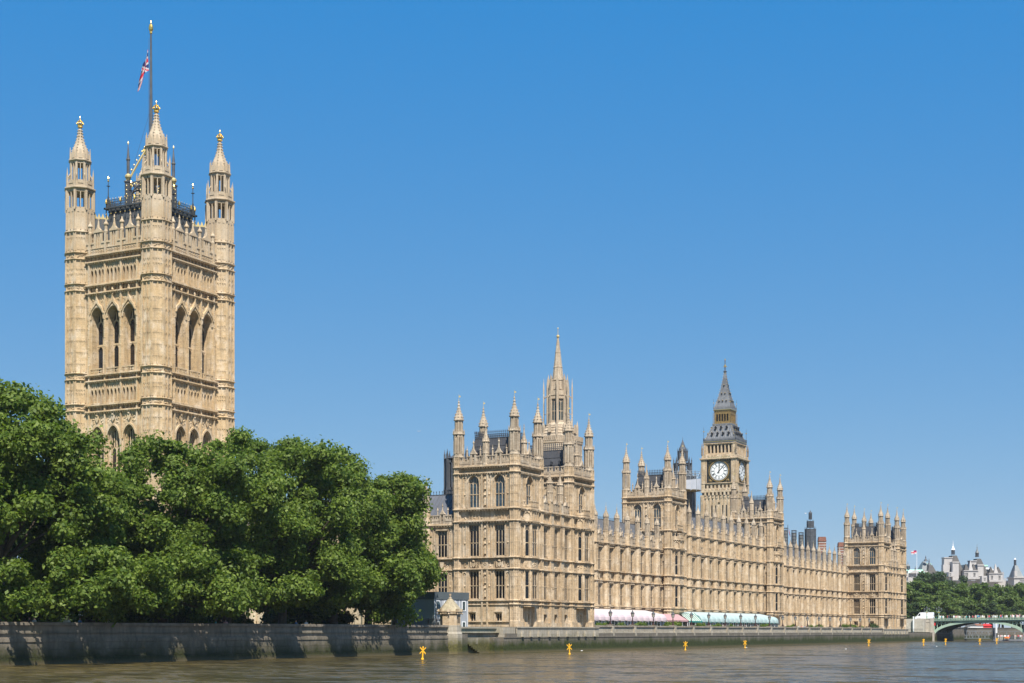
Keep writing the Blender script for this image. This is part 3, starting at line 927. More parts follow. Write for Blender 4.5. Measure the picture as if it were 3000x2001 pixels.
def tower_east_face(parent, NY, dz, ground, low=True):
    """face towards +X; the wall frame is turned 90 degrees: x = 0..NY runs north"""
    m = MB()
    x0, x1, T, XF = .5, NY - .5, .7, .5
    band2 = 22.6 if dz == 0 else 24.4
    tz, apex, zc = 22.87 + dz, 27.95 + dz, 29.33 + dz
    c = NY / 2
    m.set(XF, 0, 0, pi / 2)
    if low:
        for zs, zh, ztr in LOWF:
            za, zz = (8.1, 13.1) if zs < 10 else (14.9, 20.65)
            m.wall(x0, x1, za, zz, [(c - 1.4, c + 1.4, za, zz)], 0, T)
            for s in (-1, 1):
                xx = c + s * 2.75
                m.panels(xx - .3, xx + .3, za + .3, zz - .3, 1); m.carve(xx - .25, xx + .25, zz - 1.4, zz - .4, 8, .1); m.octa(xx, 0, ztr, .2, .16, .3)
        m.wall(x0, x1, 13.1, 14.9, (), .04, T); m.wall(x0, x1, 20.65, band2, (), .04, T)
        for s in (-1, 1): m.carve(c + s * 2.75 - .3, c + s * 2.75 + .3, 13.3, 14.8, 12, .12, .04); m.carve(c + s * 2.75 - .3, c + s * 2.75 + .3, 20.9, band2 - .2, 12, .12, .04)
        for z, h, p, bs in ((7.45, .2, .16, 0), (8.08, .2, .24, 0), (13.08, .2, .22, 0), (14.86, .2, .26, 0), (20.62, .28, .34, .5), (band2 - .05, .28, .34, .5)):
            m.string(x0, x1, z, h, p, bs)
        if ground:
            m.wall(x0, x1, 4.0, 8.1, [(c - 2.1, c + 2.1, 4.0, 7.25)], .02, T)
            m.wall(c - 2.3, c + 2.3, 4.0, 7.4, [(c - 1.5, c - .9, 4.0, 6.0), (c + .7, c + 1.3, 4.0, 6.0)], .55, 1.1)
            for xx in (c - 1.2, c + 1.0): m.box(xx - .45, xx + .45, .4, .6, 6.02, 6.2); m.box(xx - .42, xx + .42, .8, .9, 4.0, 6.1)
            m.box(x0, c - 2.15, -.3, .1, 4.0, 4.75); m.box(c + 2.15, x1, -.3, .1, 4.0, 4.75); m.box(c - .7, c + .5, .2, .6, 4.0, 4.75)
        else:
            m.wall(x0, x1, 3.06, 8.1, (), 0, T)
    if dz:                                            # one more storey on the central towers
        m.wall(x0, x1, 20.65, band2, [(c - 1.2, c + 1.2, 21.6, 23.9)], -.02, T - .1)
        window(parent, XF - .3, c, 21.6, pi / 2, 2.4, 2.3, 3, (), 0, 0)
        m.panels(c - 1.2, c + 1.2, 20.9, 21.5, 6, .08, -.02, .1)
    m.wall(x0, x1, band2, zc - 1.03, [(c - 1.1, c + 1.1, tz, apex, 1.3)], 0, T)
    window(parent, XF - .28, c, tz, pi / 2, 2.2, apex - tz, 3, (.38,), 1.3, .15, 'glass_sky_tint')
    m.hood(c, 2.25, apex - 1.3, 1.33, .18, -.18, .04)
    for s in (-1, 1):
        for q in (1.55, 2.75):
            m.panels(c + s * q - .25, c + s * q + .25, band2 + .4, zc - 1.4, 1, .1, 0, .1); m.carve(c + s * q - .22, c + s * q + .22, band2 + .5, zc - 1.5, 26, .12)
    m.wall(x0, x1, zc - 1.03, zc, (), .18, T)
    m.string(x0, x1, zc - 1.08, .22, .26, .45); m.string(x0, x1, zc - .05, .28, .40, .45)
    m.diamonds(x0 + .2, x1 - .2, zc - .5, .26, 10, .18)
    m.set()
    if low: oriel(parent, m, c, 7.3, 22.6, XF)
    if dz:
        m.set(XF, 0, 0, pi / 2); m.merlons(c - 1.5, c + 1.5, band2 + .2, band2 + .8, band2 + 1.4, .42, .3, -.75, -.5); m.box(c - 1.5, c + 1.5, -.75, 0, band2 + .1, band2 + .25); m.set()
    obj('wall', m, 'stone', parent)
    p = MB(); p.set(XF, 0, 0, pi / 2)
    p.merlons(x0, c - .55, zc, zc + .95, zc + 1.75, .62, .42); p.merlons(c + .55, x1, zc, zc + .95, zc + 1.75, .62, .42)
    gablet(p, c, zc, 1.1, 3.0)
    obj('parapet', p, 'stone_grey', parent)
    pinnacle(parent, XF - .9, c, zc + .1, .45, 7.0)

def tower_back(parent, WX, NY, dz, zfrom):
    """plain north and west walls closing the tower"""
    m = MB(); zc = 29.33 + dz
    m.box(-WX + .5, -.5, NY - .1, NY + .5, zfrom, zc)
    for z in (zc - .05, zc - 1.08): m.box(-WX + .5, -.5, NY + .5, NY + .8, z, z + .25)
    obj('wall', m, 'stone', parent)
    m = MB(); m.box(-WX - .5, -WX + .1, .5, NY - .5, zfrom, zc)
    for z in (zc - .05, zc - 1.08): m.box(-WX - .8, -WX - .5, .5, NY - .5, z, z + .25)
    obj('wall', m, 'stone', parent)
    p = MB()
    p.set(-.5, NY + .5, 0, pi); p.merlons(0, WX - 1, zc, zc + .95, zc + 1.75, .62, .42)
    p.set(-WX - .5, NY - .5, 0, -pi / 2); p.merlons(0, NY - 1, zc, zc + .95, zc + 1.75, .62, .42)
    obj('parapet', p, 'stone_grey', parent)

def tower_roof(parent, WX, NY, dz):
    zc = 29.33 + dz
    a, b = .75, 1.9
    zt = zc + 4.75
    m = MB()
    m.box(-WX + a, -a, a, NY - a, zc - .3, zt, b - a, b - a)
    # lead rolls: standing seams and the laps between sheets
    r = MB()
    for k in range(1, 9):
        f = k / 9; x = -WX + a + f * (WX - 2 * a)
        xt = -WX + b + f * (WX - 2 * b)
        r.tube((x, a - .02, zc), (xt, b - .02, zt), .035, .035, 4)
    for k in range(1, 7):
        f = k / 7; y = a + f * (NY - 2 * a); yt = b + f * (NY - 2 * b)
        r.tube((-a + .02, y, zc), (-b + .02, yt, zt), .035, .035, 4)
    for f in (.25, .5, .75):
        q = a + (b - a) * f; z = zc - .3 + (zt - zc + .3) * f
        r.box(-WX + q, -q, q - .06, q, z, z + .05); r.box(-q, -q + .06, q, NY - q, z, z + .05)
    ro = obj('roof', m, 'lead', parent)
    obj('roof_seam', r, 'lead', ro)
    for fx in (.22, .42, .66, .86):                     # little roof vents
        d = MB()
        x = -WX + 1.2 + fx * (WX - 2.4); z = zc + 2.3
        y = a + (b - a) * .55
        d.box(x - .16, x + .16, y - .28, y + .2, z, z + .4); d.plate([(x - .24, z + .4), (x + .24, z + .4), (x, z + .75)], y - .32, y + .2)
        obj('roof_vent', d, 'iron', ro)
    c = MB()
    def crest(x0, y0, x1, y1):
        L = hypot(x1 - x0, y1 - y0); n = int(L / .36); dx, dy = (x1 - x0) / L, (y1 - y0) / L
        ang = atan2(dy, dx); c.set(x0, y0, 0, ang)
        c.box(0, L, -.05, .05, zt, zt + .12); c.box(0, L, -.03, .03, zt + .62, zt + .70)
        for i in range(n + 1):
            x = i * L / n
            c.box(x - .035, x + .035, -.03, .03, zt, zt + 1.25)
            c.plate([(x - .11, zt + .98), (x, zt + .86), (x + .11, zt + .98), (x, zt + 1.3)], -.025, .025)
            if i < n: c.plate([(x + .06, zt + .2), (x + .18, zt + .36), (x + .3, zt + .2), (x + .18, zt + .5)], -.02, .02)
        c.set()
    crest(-WX + b, b, -b, b); crest(-b, b, -b, NY - b); crest(-b, NY - b, -WX + b, NY - b); crest(-WX + b, NY - b, -WX + b, b)
    obj('iron_cresting', c, 'iron', ro)

def pav_tower(parent_thing, oy, WX, NY, dz, zfrom, ground, blind=False, low=True, tz=None):
    """builds one tower with all its parts straight under the thing, offset north by oy"""
    before = set(parent_thing.children)
    zc = tower_south_face(parent_thing, WX, dz, zfrom, ground, blind)
    tower_east_face(parent_thing, NY, dz, ground, low)
    tower_back(parent_thing, WX, NY, dz, zfrom if not ground else 3.0)
    tower_roof(parent_thing, WX, NY, dz)
    for (x, y) in ((0, 0), (0, NY), (-WX, 0), (-WX, NY)):
        front = (x == 0) or (y == 0 and not blind)
        pav_turret(parent_thing, x, y, zc, (4.0 if ground else 3.06) if (front and low) else 22.0)
    for o in parent_thing.children:
        if o not in before: o.location.y += oy

# ---- south end pavilion: two towers and the lower block between them
WX, NY, GAP = 10.0, 8.25, 11.6
SP = thing('river_pavilion', 'near end pavilion of the palace, two turreted stone towers standing in the river', 'building')
pav_tower(SP, 0.0, WX, NY, 0.0, 4.0, True)
pav_tower(SP, NY + GAP, WX, NY, 0.0, 20.0, True, blind=True)
def pav_link():
    m = MB(); m.set(.35, NY, 0, pi / 2)
    bw = GAP / 3
    T = .7
    for zs, zh, ztr in LOWF:
        za, zz = (8.1, 13.1) if zs < 10 else (14.9, 20.65)
        ops = [(bw * (i + .5) - .75, bw * (i + .5) + .75, zs, zh) for i in range(3)]
        m.wall(.4, GAP - .4, za, zz, ops, 0, T)
        for i in range(3):
            h = zh - zs
            window(SP, .35 - .06, NY + bw * (i + .5), zs, pi / 2, 1.5, h, 3, ((ztr - zs) / h,), 0, .6 if zs > 10 else 0, depth=.08)
            for s in (-1, 1):
                xx = bw * (i + .5) + s * 1.15
                m.panels(xx - .25, xx + .25, za + .3, zz - .3, 1); m.carve(xx - .2, xx + .2, zz - 1.4, zz - .4, 7, .1); m.octa(xx, 0, ztr, .15, .15, .28)
    m.wall(.4, GAP - .4, 13.1, 14.9, (), .05, T); m.wall(.4, GAP - .4, 20.65, 22.6, (), .05, T)
    m.wall(.4, GAP - .4, 4.0, 8.1, [(bw * (i + .5) - .4, bw * (i + .5) + .4, 4.0, 6.0) for i in range(3)], 0, T + .4)
    for i in range(3):
        xx = bw * (i + .5); m.box(xx - .55, xx + .55, -.2, .05, 6.02, 6.2); m.box(xx - .4, xx + .4, .5, .6, 4.0, 6.0)
        m.carve(xx - .9, xx + .9, 13.3, 14.8, 16, .14, .05); m.panels(xx - .9, xx + .9, 20.95, 22.4, 3, .1, .05); m.carve(xx - .9, xx + .9, 20.95, 22.4, 14, .12, .05)
    for z, h, p, bs in ((7.45, .2, .16, 0), (8.08, .2, .24, 0), (13.08, .2, .22, 0), (14.86, .2, .26, 0), (20.62, .28, .34, .5), (22.55, .28, .34, .5)): m.string(.4, GAP - .4, z, h, p, bs)
    m.box(.4, GAP - .4, -.28, .1, 4.0, 4.6)
    obj('wall', m, 'stone', SP)
    for k in (1, 2):
        q = MB(); q.set(.35, NY, 0, pi / 2)
        x = bw * k
        q.plate([], 0, 0) if False else None
        for za, zb, p in ((4.0, 8.1, .5), (8.1, 22.6, .42), (22.6, 24.6, .3)):
            q.box(x - .55, x + .55, -p, .1, za, zb)
        for z in (7.5, 8.1, 13.1, 14.9, 20.65, 22.6): q.box(x - .65, x + .65, -.62, .1, z - .05, z + .17)
        for za, zb in ((8.4, 10.4), (10.5, 13.0), (15.1, 17.2), (17.3, 20.5)): q.panels(x - .42, x + .42, za, zb, 2, .08, -.42)
        b = obj('buttress', q, 'stone', SP)
        pinnacle(b, .25, NY + x, 24.4, .48, 5.6, 'link')
    p = MB(); p.set(.35, NY, 0, pi / 2)
    for i in range(3):
        a, b = bw * i + .6, bw * (i + 1) - .6
        p.merlons(a, b, 22.6, 23.5, 24.25, .5, .36)
        gablet(p, (a + b) / 2, 22.7, .9, 2.2)
    obj('parapet', p, 'stone_grey', SP)
    r = MB(); r.set(-5.4, NY + .55, 0, pi / 2); r.tri_roof(0, GAP - 1.1, -4.8, 4.2, 22.3, 27.2)
    ro = obj('roof', r, 'lead_blue', SP)
    s = MB(); s.set(-5.4, NY + .55, 0, pi / 2)
    for k in range(1, 14): s.tube((k * .76, -4.85, 22.3), (k * .76, -.3, 27.22), .035, .035, 4)
    obj('roof_seam', s, 'lead_blue', ro)
pav_link()
def pav_base():
    """battered ledge on which the pavilion stands, on corbels, above the quay wall"""
    m = MB(); m.set(1.25, -1.4, 0, pi / 2)
    L = 2 * NY + GAP + 2.8
    m.box(0, L, .02, 3, 2.38, 3.85); m.box(-.05, L + .05, -.1, 3, 3.8, 4.0)
    for x in (1.6, 4.6, 7.4, 11.2, 14.6, 18.0, 22.4, 25.2, 29.0): m.box(x - .35, x + .35, -.28, .1, 2.4, 3.3, .1, .1)
    obj('plinth', m, 'quay_base', SP)
    q = MB(); q.box(-10.5, 1.0, -1.4, -1.0, 2.9, 3.86); q.box(-10.6, 1.2, -1.45, -.9, 3.85, 4.0)
    obj('plinth', q, 'quay_base', SP)
    for a, b in ((5.0, 7.0), (23.0, 24.8)):
        y = MB(); y.set(1.25, -1.4, 0, pi / 2); y.box(a, b, .1, .25, 2.92, 3.12); obj('lichen_ledge', y, 'lichen', SP)
pav_base()
NPY = 233.2
NP = copy_tree(SP, None, 'far end pavilion of the palace beside the green bridge, two turreted stone towers', (0, NPY, 0))

# ---- towers rising from the middle of the river front
CT = thing('palace_tower', 'turreted stone tower rising from the river front left of the clock tower', 'tower', (-8.5, 86.4, 0))
pav_tower(CT, 0.0, 9.4, 8.4, 2.2, 18.0, False)
NT = copy_tree(CT, None, 'turreted stone tower rising from the river front right of the clock tower', (-8.5, 155.2, 0))
NT['group'] = CT['group'] = 'pair of towers on the river front'

# ---- the long ranges
_bay = {}
def range_bay(w, tall):
    key = (round(w, 2), tall)
    if key in _bay: return _bay[key]
    m = MB(); T = .7; c = w / 2
    ww = 1.75
    xa, xb = c - ww / 2 - .02, c + ww / 2 - .02
    ztop = 24.4 if tall else 20.5
    m.wall(0, w, 3.06, 7.75, [(c - .55, c + .55, 3.06, 5.6)], 0, T); m.box(c - .5, c + .5, .4, .5, 3.06, 5.6)
    m.wall(0, w, 7.75, 8.1, (), -.02, T); m.string(0, w, 7.72, .16, .14); m.string(0, w, 8.05, .2, .26)
    for zs, zh, za, zz in ((8.37, 12.55, 8.1, 13.0), (15.11, 19.4, 14.85, 20.1)):
        m.wall(0, w, za, zz, [(xa, xb, zs, zh)], 0, T)
        m.box(xa - .16, xa - .04, -.1, .05, zs, zh); m.box(xb + .04, xb + .16, -.1, .05, zs, zh)
        m.box(xa - .2, xb + .2, -.34, .05, zh + .05, zh + .22)
        for xx in (xa - .55, xb + .55):
            m.panels(xx - .24, xx + .24, za + .25, zz - .3, 1, .09); m.carve(xx - .2, xx + .2, zz - 1.4, zz - .4, 7, .1); m.octa(xx, 0, (zs + zh) / 2 - .05, .16, .15, .26)
    m.wall(0, w, 13.0, 14.85, (), .2, T)
    m.carve(xa, xb, 13.2, 14.7, 18, .18, .17); m.plate([(c - .5, 14.4), (c + .3, 14.4), (c + .2, 13.7), (c - .1, 13.3), (c - .4, 13.7)], -.12, .25)
    for xx in (xa - .5, xb + .5): m.carve(xx - .25, xx + .25, 13.2, 14.7, 8, .15, .17)
    m.string(0, w, 12.98, .2, .22); m.string(0, w, 14.82, .2, .26); m.string(0, w, 20.22, .3, .34, .5)
    m.wall(0, w, 20.1, 20.5, (), 0, T)
    if tall:
        m.wall(0, w, 20.5, 24.4, [(xa, xb, 21.0, 21.9)], 0, T); m.panels(xa, xb, 21.0, 21.9, 4, .12, .12, .1)
        m.box(xa, xb, .35, .5, 20.9, 22.0)
        m.panels(xa, xb, 22.1, 24.1, 2, .12, 0, .14); m.carve(xa, xb, 23.2, 24.1, 12, .13)
        for xx in (xa - .55, xb + .55): m.panels(xx - .24, xx + .24, 20.8, 24.1, 1, .09); m.carve(xx - .2, xx + .2, 22.8, 24.1, 10, .12)
        m.string(0, w, 24.15, .3, .34, .5)
    p = MB()
    p.merlons(0.5, c - .5, ztop, ztop + .8, ztop + 1.45, .5, .36); p.merlons(c + .5, w - .5, ztop, ztop + .8, ztop + 1.45, .5, .36)
    gablet(p, c, ztop, .9, 2.3)
    for xx in (c - .95, c + .95): p.lathe(xx, .05, [(.11, ztop + 1.4), (.09, ztop + 2.1), (.16, ztop + 2.2), (.02, ztop + 2.7)], 6)
    # buttress with its pinnacle
    b = MB()
    def half(za, zb, r, e=0.0):  # canted front
        n = len(b.v)
        pts = [(-r, .1), (-r, -.32 - e), (-r * .42, -.78 - e), (r * .42, -.78 - e), (r, -.32 - e), (r, .1)]
        for z in (za, zb):
            for x, y in pts: b.pt(x, y, z)
        b.face(*[n + i for i in reversed(range(6))]); b.face(*[n + 6 + i for i in range(6)])
        for i in range(6): b.face(n + i, n + (i + 1) % 6, n + 6 + (i + 1) % 6, n + 6 + i)
    half(3.06, 8.1, .82); half(8.1, ztop + .1, .72); half(ztop + .1, ztop + 2.05, .6)
    for z in (7.75, 8.08, 13.0, 14.85, 20.25) + ((24.15,) if tall else ()): half(z - .02, z + .16, .98, .22)
    half(ztop + 2.0, ztop + 2.2, .68)
    rows = [12.5, 11.9, 10.3, 19.6, 19.0, 16.9] + ([23.8, 23.2, 22.0, 21.4] if tall else []) + [ztop + 1.3, ztop + 1.7]
    for z in rows:
        for x in (-.18, .18):
            b.box(x - .09, x + .09, -.85, -.7, z, z + .1); b.box(x - .02, x + .02, -.85, -.7, z - .14, z)
    for x in (-.34, 0, .34): b.box(x - .045, x + .045, -.84, -.7, 8.3, ztop - .3)
    b.diamonds(-.34, .34, 13.95, .19, 2, -.78)
    k = MB(); z0 = ztop + 2.15
    k.lathe(0, -.28, [(.52, z0), (.52, z0 + .85)], 8)
    for i in range(8):
        a = 2 * pi * i / 8; k.obox(0, -.28, .48, a, .1, .26, z0 + .15, z0 + .7)
    k.lantern(0, -.28, .5, z0 + .8, z0 + 2.75, 8, .15, .10, .45, .16)
    k.lathe(0, -.28, [(.24, z0 + .8), (.24, z0 + 2.7)], 6)
    k.annulus(0, -.28, .2, .62, z0 + 2.65, z0 + 2.8)
    k.spirelet(0, -.28, .54, z0 + 2.75, z0 + 4.75, 8, 3)
    ms = (m.mesh('facade_bay'), p.mesh('parapet'), b.mesh('buttress'), k.mesh('pinnacle'))
    ms[0].materials.append(MATS['stone']); ms[1].materials.append(MATS['stone_grey']); ms[2].materials.append(MATS['stone']); ms[3].materials.append(MATS['stone_grey'])
    _bay[key] = (ms, (xa + xb) / 2, ww, ztop)
    return _bay[key]

def palace_range(label, loc, rot, n, w, tall, first=0, last=True):
    t = thing('palace_range', label, 'building', loc, rot)
    ms, xc, ww, ztop = range_bay(w, tall)
    for i in range(n):
        x = i * w
        obj('facade_bay', ms[0], None, t, (x, 0, 0))
        obj('parapet', ms[1], None, t, (x, 0, 0))
        for zs, zh in ((8.37, 12.55), (15.11, 19.4)):
            window(t, x + xc, .05, zs, 0, ww, zh - zs, 3, (.47,), 0, .55 if zs > 10 else 0, depth=.08)
        if i < first: continue
        b = obj('buttress', ms[2], None, t, (x, 0, 0))
        k = obj('pinnacle', ms[3], None, b)
        vane(k, 0, -.28, ztop + 6.8, 1.0)
    if last:
        b = obj('buttress', ms[2], None, t, (n * w, 0, 0)); obj('pinnacle', ms[3], None, b)
    L = n * w
    r = MB(); r.tri_roof(0, L, .9, 11.5, ztop - .4, ztop + 5.3)
    ro = obj('roof', r, 'lead_blue', t)
    s = MB()
    for k in range(int(L / .7)): s.tube((k * .7 + .35, .95, ztop - .3), (k * .7 + .35, 6.1, ztop + 5.28), .04, .04, 4)
    obj('roof_seam', s, 'lead_blue', ro)
    c = MB(); c.box(0, L, 6.12, 6.28, ztop + 5.2, ztop + 5.4)
    for k in range(int(L / .55)):
        x = k * .55; c.box(x - .03, x + .03, 6.17, 6.23, ztop + 5.4, ztop + 5.8); c.octa(x, 6.2, ztop + 5.85, .12, .03, .16)
    obj('iron_cresting', c, 'iron', ro)
    return t
R90 = pi / 2
XW = -9.55
SR = palace_range('long stone range with pinnacles behind the pink awning', (XW, 30.3, 0), R90, 11, 5.2, False, 0, False)
MR = palace_range('tallest long stone range between the two river front towers', (XW, 95.5, 0), R90, 11, 5.5, True, 1, False)
NR = palace_range('long stone range between the right tower and the far pavilion', (XW, 164.5, 0), R90, 13, 5.26, False, 1, False)
SO = palace_range('stone range with pinnacles and grey roof half hidden behind the big trees', (-62.2, -.15, 0), 0, 9, 5.8, False, 0, False)
lad = MB()
for s in (-.25, .25): lad.tube((49.0 + s, 1.3, 20.7), (51.6 + s, 6.0, 26.3), .05, .05, 5)
for k in range(22):
    f = k / 22; lad.tube((49.0 - .25 + 2.6 * f, 1.25 + 4.7 * f, 20.7 + 5.6 * f), (49.0 + .25 + 2.6 * f, 1.25 + 4.7 * f, 20.7 + 5.6 * f), .035, .035, 4)
obj('roof_ladder', lad, 'iron', SO)
core = MB(); core.box(-62, -12, 9, 200, 3.06, 20); core.box(-90, -62, 26, 240, 3.06, 19)
core.set(); 
cb = thing('palace_core', 'plain inner blocks of the palace behind the river ranges', 'building')
obj('wall', core, 'stone', cb)

# ================================================================== GREAT SQUARE TOWER
VT = thing('great_square_tower', 'huge square stone tower with four crowned corner turrets above the trees', 'tower', (-86.45, 15.35, 0))
HB = 9.25                                             # turret axes from the centre
def vt_turret():
    m = MB(); R = 2.71
    shaft(m, 0, 0, R, 20, 78.6)
    ap = R * cos(pi / 8); w = 2 * R * sin(pi / 8)
    levels = (32.5, 44.58, 45.84, 50.44, 51.67, 67.16, 68.48, 73.12, 74.38, 78.3)
    for z in levels: m.lathe(0, 0, [(R, z - .12), (R + .36, z - .04), (R + .36, z + .08), (R, z + .2)], 8)
    for i in range(8):
        a = 2 * pi * i / 8
        ca, sa = cos(a), sin(a)
        for t in (-.5, 0, .5):                         # panel ribs on every face
            for za, zb in ((33, 44.3), (46.2, 50.2), (52.0, 66.9), (68.8, 72.9), (74.7, 78.1)):
                m.obox(ca * ap - sa * t * w * .86, sa * ap + ca * t * w * .86, 0, a, .46, .16, za, zb)
        for z in [35.2, 37.6, 40.0, 42.3] + [48.6, 47.9] + [53.5 + 2.15 * k for k in range(6)] + [71.3, 70.4] + [77.2]:
            for t in (-.33, -.11, .11, .33):
                m.obox(ca * ap - sa * t * w, sa * ap + ca * t * w, 0, a, .22, .26, z, z + .16); m.obox(ca * ap - sa * (t + .055) * w, sa * ap + ca * (t + .055) * w, 0, a, .22, .1, z - .26, z)
        for z in (45.25, 51.05, 67.85, 73.78):
            for t in (-.22, .22):
                for _ in range(5):
                    k = random.uniform(-.2, .2); m.octa(ca * (ap + .03) - sa * (t + k) * w, sa * (ap + .03) + ca * (t + k) * w, z + random.uniform(-.3, .3), .16, .16, .18)
        for t in (-.2, .2): m.obox(ca * ap - sa * t * w, sa * ap + ca * t * w, 0, a, .12, .5, 75.0, 75.5)
    me = m.mesh('corner_turret'); me.materials.append(MATS['stone_tower'])
    m = MB()                                           # open belfry stages
    R1 = 2.62
    m.lathe(0, 0, [(R, 78.3), (R1, 78.8), (R1, 82.8)], 8)
    for i in range(8):
        a = 2 * pi * i / 8
        ca, sa = cos(a), sin(a)
        for t in (-.5, 0, .5): m.obox(ca * R1 * .924 - sa * t * w * .82, sa * R1 * .924 + ca * t * w * .82, 0, a, .4, .16, 78.8, 82.4)
        for t in (-.2, .2): m.obox(ca * R1 * .924 - sa * t * w, sa * R1 * .924 + ca * t * w, 0, a, .14, .4, 82.1, 82.6)
    m.lantern(0, 0, R1, 82.8, 86.5, 8, .50, .15, .55, .42)
    for i in range(8):
        a = pi / 8 + 2 * pi * i / 8
        m.obox(0, 0, R1 + .12, a, .3, .3, 82.5, 86.2)
    m.lathe(0, 0, [(R1 - .1, 86.35), (R1 + .42, 86.6), (R1 + .42, 86.8), (R1 - .02, 87.0), (R1 - .02, 87.9), (R1 - .3, 87.9), (R1 - .3, 87.2), (1.4, 87.2)], 8)
    R2 = 1.92
    m.lantern(0, 0, R2, 87.2, 91.9, 8, .38, .13, .45, .34)
    m.lathe(0, 0, [(R2 * .55, 87.2), (R2 * .5, 88.6)], 8)
    for i in range(8):
        a = pi / 8 + 2 * pi * i / 8
        m.obox(0, 0, R1 - .06, a, .26, .26, 86.9, 89.3); m.obox(0, 0, R1 - .06, a, .22, .22, 89.3, 90.6, .1)
        p = (cos(a) * (R1 - .1), sin(a) * (R1 - .1), 88.5); q = (cos(a) * (R2 - .05), sin(a) * (R2 - .05), 89.6)
        m.tube(p, q, .12, .12, 5)
        m.obox(0, 0, (R1 - .05) * .924, a + pi / 8, .22, 1.0, 87.5, 88.15)
    m.lathe(0, 0, [(R2 - .1, 91.75), (R2 + .32, 92.0), (R2 + .32, 92.2), (R2 + .02, 92.35), (R2 + .02, 93.3), (R2 - .25, 93.3), (R2 - .25, 92.4), (.5, 92.4)], 8)
    for i in range(8):
        a = 2 * pi * i / 8
        m.obox(0, 0, R2 * .95, a, .28, .7, 92.4, 94.1, .35); m.obox(0, 0, R2 * 1.02, a + pi / 8, .24, .24, 92.3, 94.5, .3)
    le = m.mesh('turret_lantern'); le.materials.append(MATS['stone_tower'])
    c = MB()
    c.lathe(0, 0, [(R2 - .12, 92.4), (R2 - .2, 93.4), (R2 * .78, 94.2), (R2 * .52, 95.3), (R2 * .32, 96.5), (R2 * .22, 97.5), (R2 * .16, 98.4), (.26, 98.6)], 8)
    for q, z in ((.94, 93.5), (.83, 93.9), (.7, 94.5), (.56, 95.1), (.45, 95.7), (.36, 96.3), (.3, 96.9), (.25, 97.5), (.21, 98.0)):
        for i in range(8):
            a = pi / 8 + 2 * pi * i / 8; c.octa(R2 * q * cos(a) * 1.04, R2 * q * sin(a) * 1.04, z, .16, .16, .16)
    ce = c.mesh('turret_spire'); ce.materials.append(MATS['stone_tower'])
    k = MB()
    k.lathe(0, 0, [(.3, 98.55), (.55, 98.7), (.5, 98.8), (.42, 98.9), (.5, 99.05), (.56, 99.2)], 10)
    for i in range(8):
        a = 2 * pi * i / 8; pr = None
        for t in range(6):
            th = t / 5 * pi / 2; p = (cos(a) * .56 * cos(th) * (1.12 if 0 < t < 4 else 1), sin(a) * .56 * cos(th) * (1.12 if 0 < t < 4 else 1), 99.2 + .75 * sin(th))
            if pr: k.tube(pr, p, .09, .09, 5)
            pr = p
        k.octa(cos(a) * .62, sin(a) * .62, 99.35, .12, .12, .18)
    k.ball(0, 0, 100.1, .16, 8, 5); k.octa(0, 0, 100.5, .12, .12, .32)
    ke = k.mesh('gilded_crown'); ke.materials.append(MATS['gold'])
    return me, ce, ke, le
vt_me = vt_turret()
for x, y in ((HB, -HB), (-HB, -HB), (HB, HB), (-HB, HB)):
    o = obj('corner_turret', vt_me[0], None, VT, (x, y, 0))
    obj('turret_lantern', vt_me[3], None, o); obj('turret_spire', vt_me[1], None, o); obj('gilded_crown', vt_me[2], None, o)

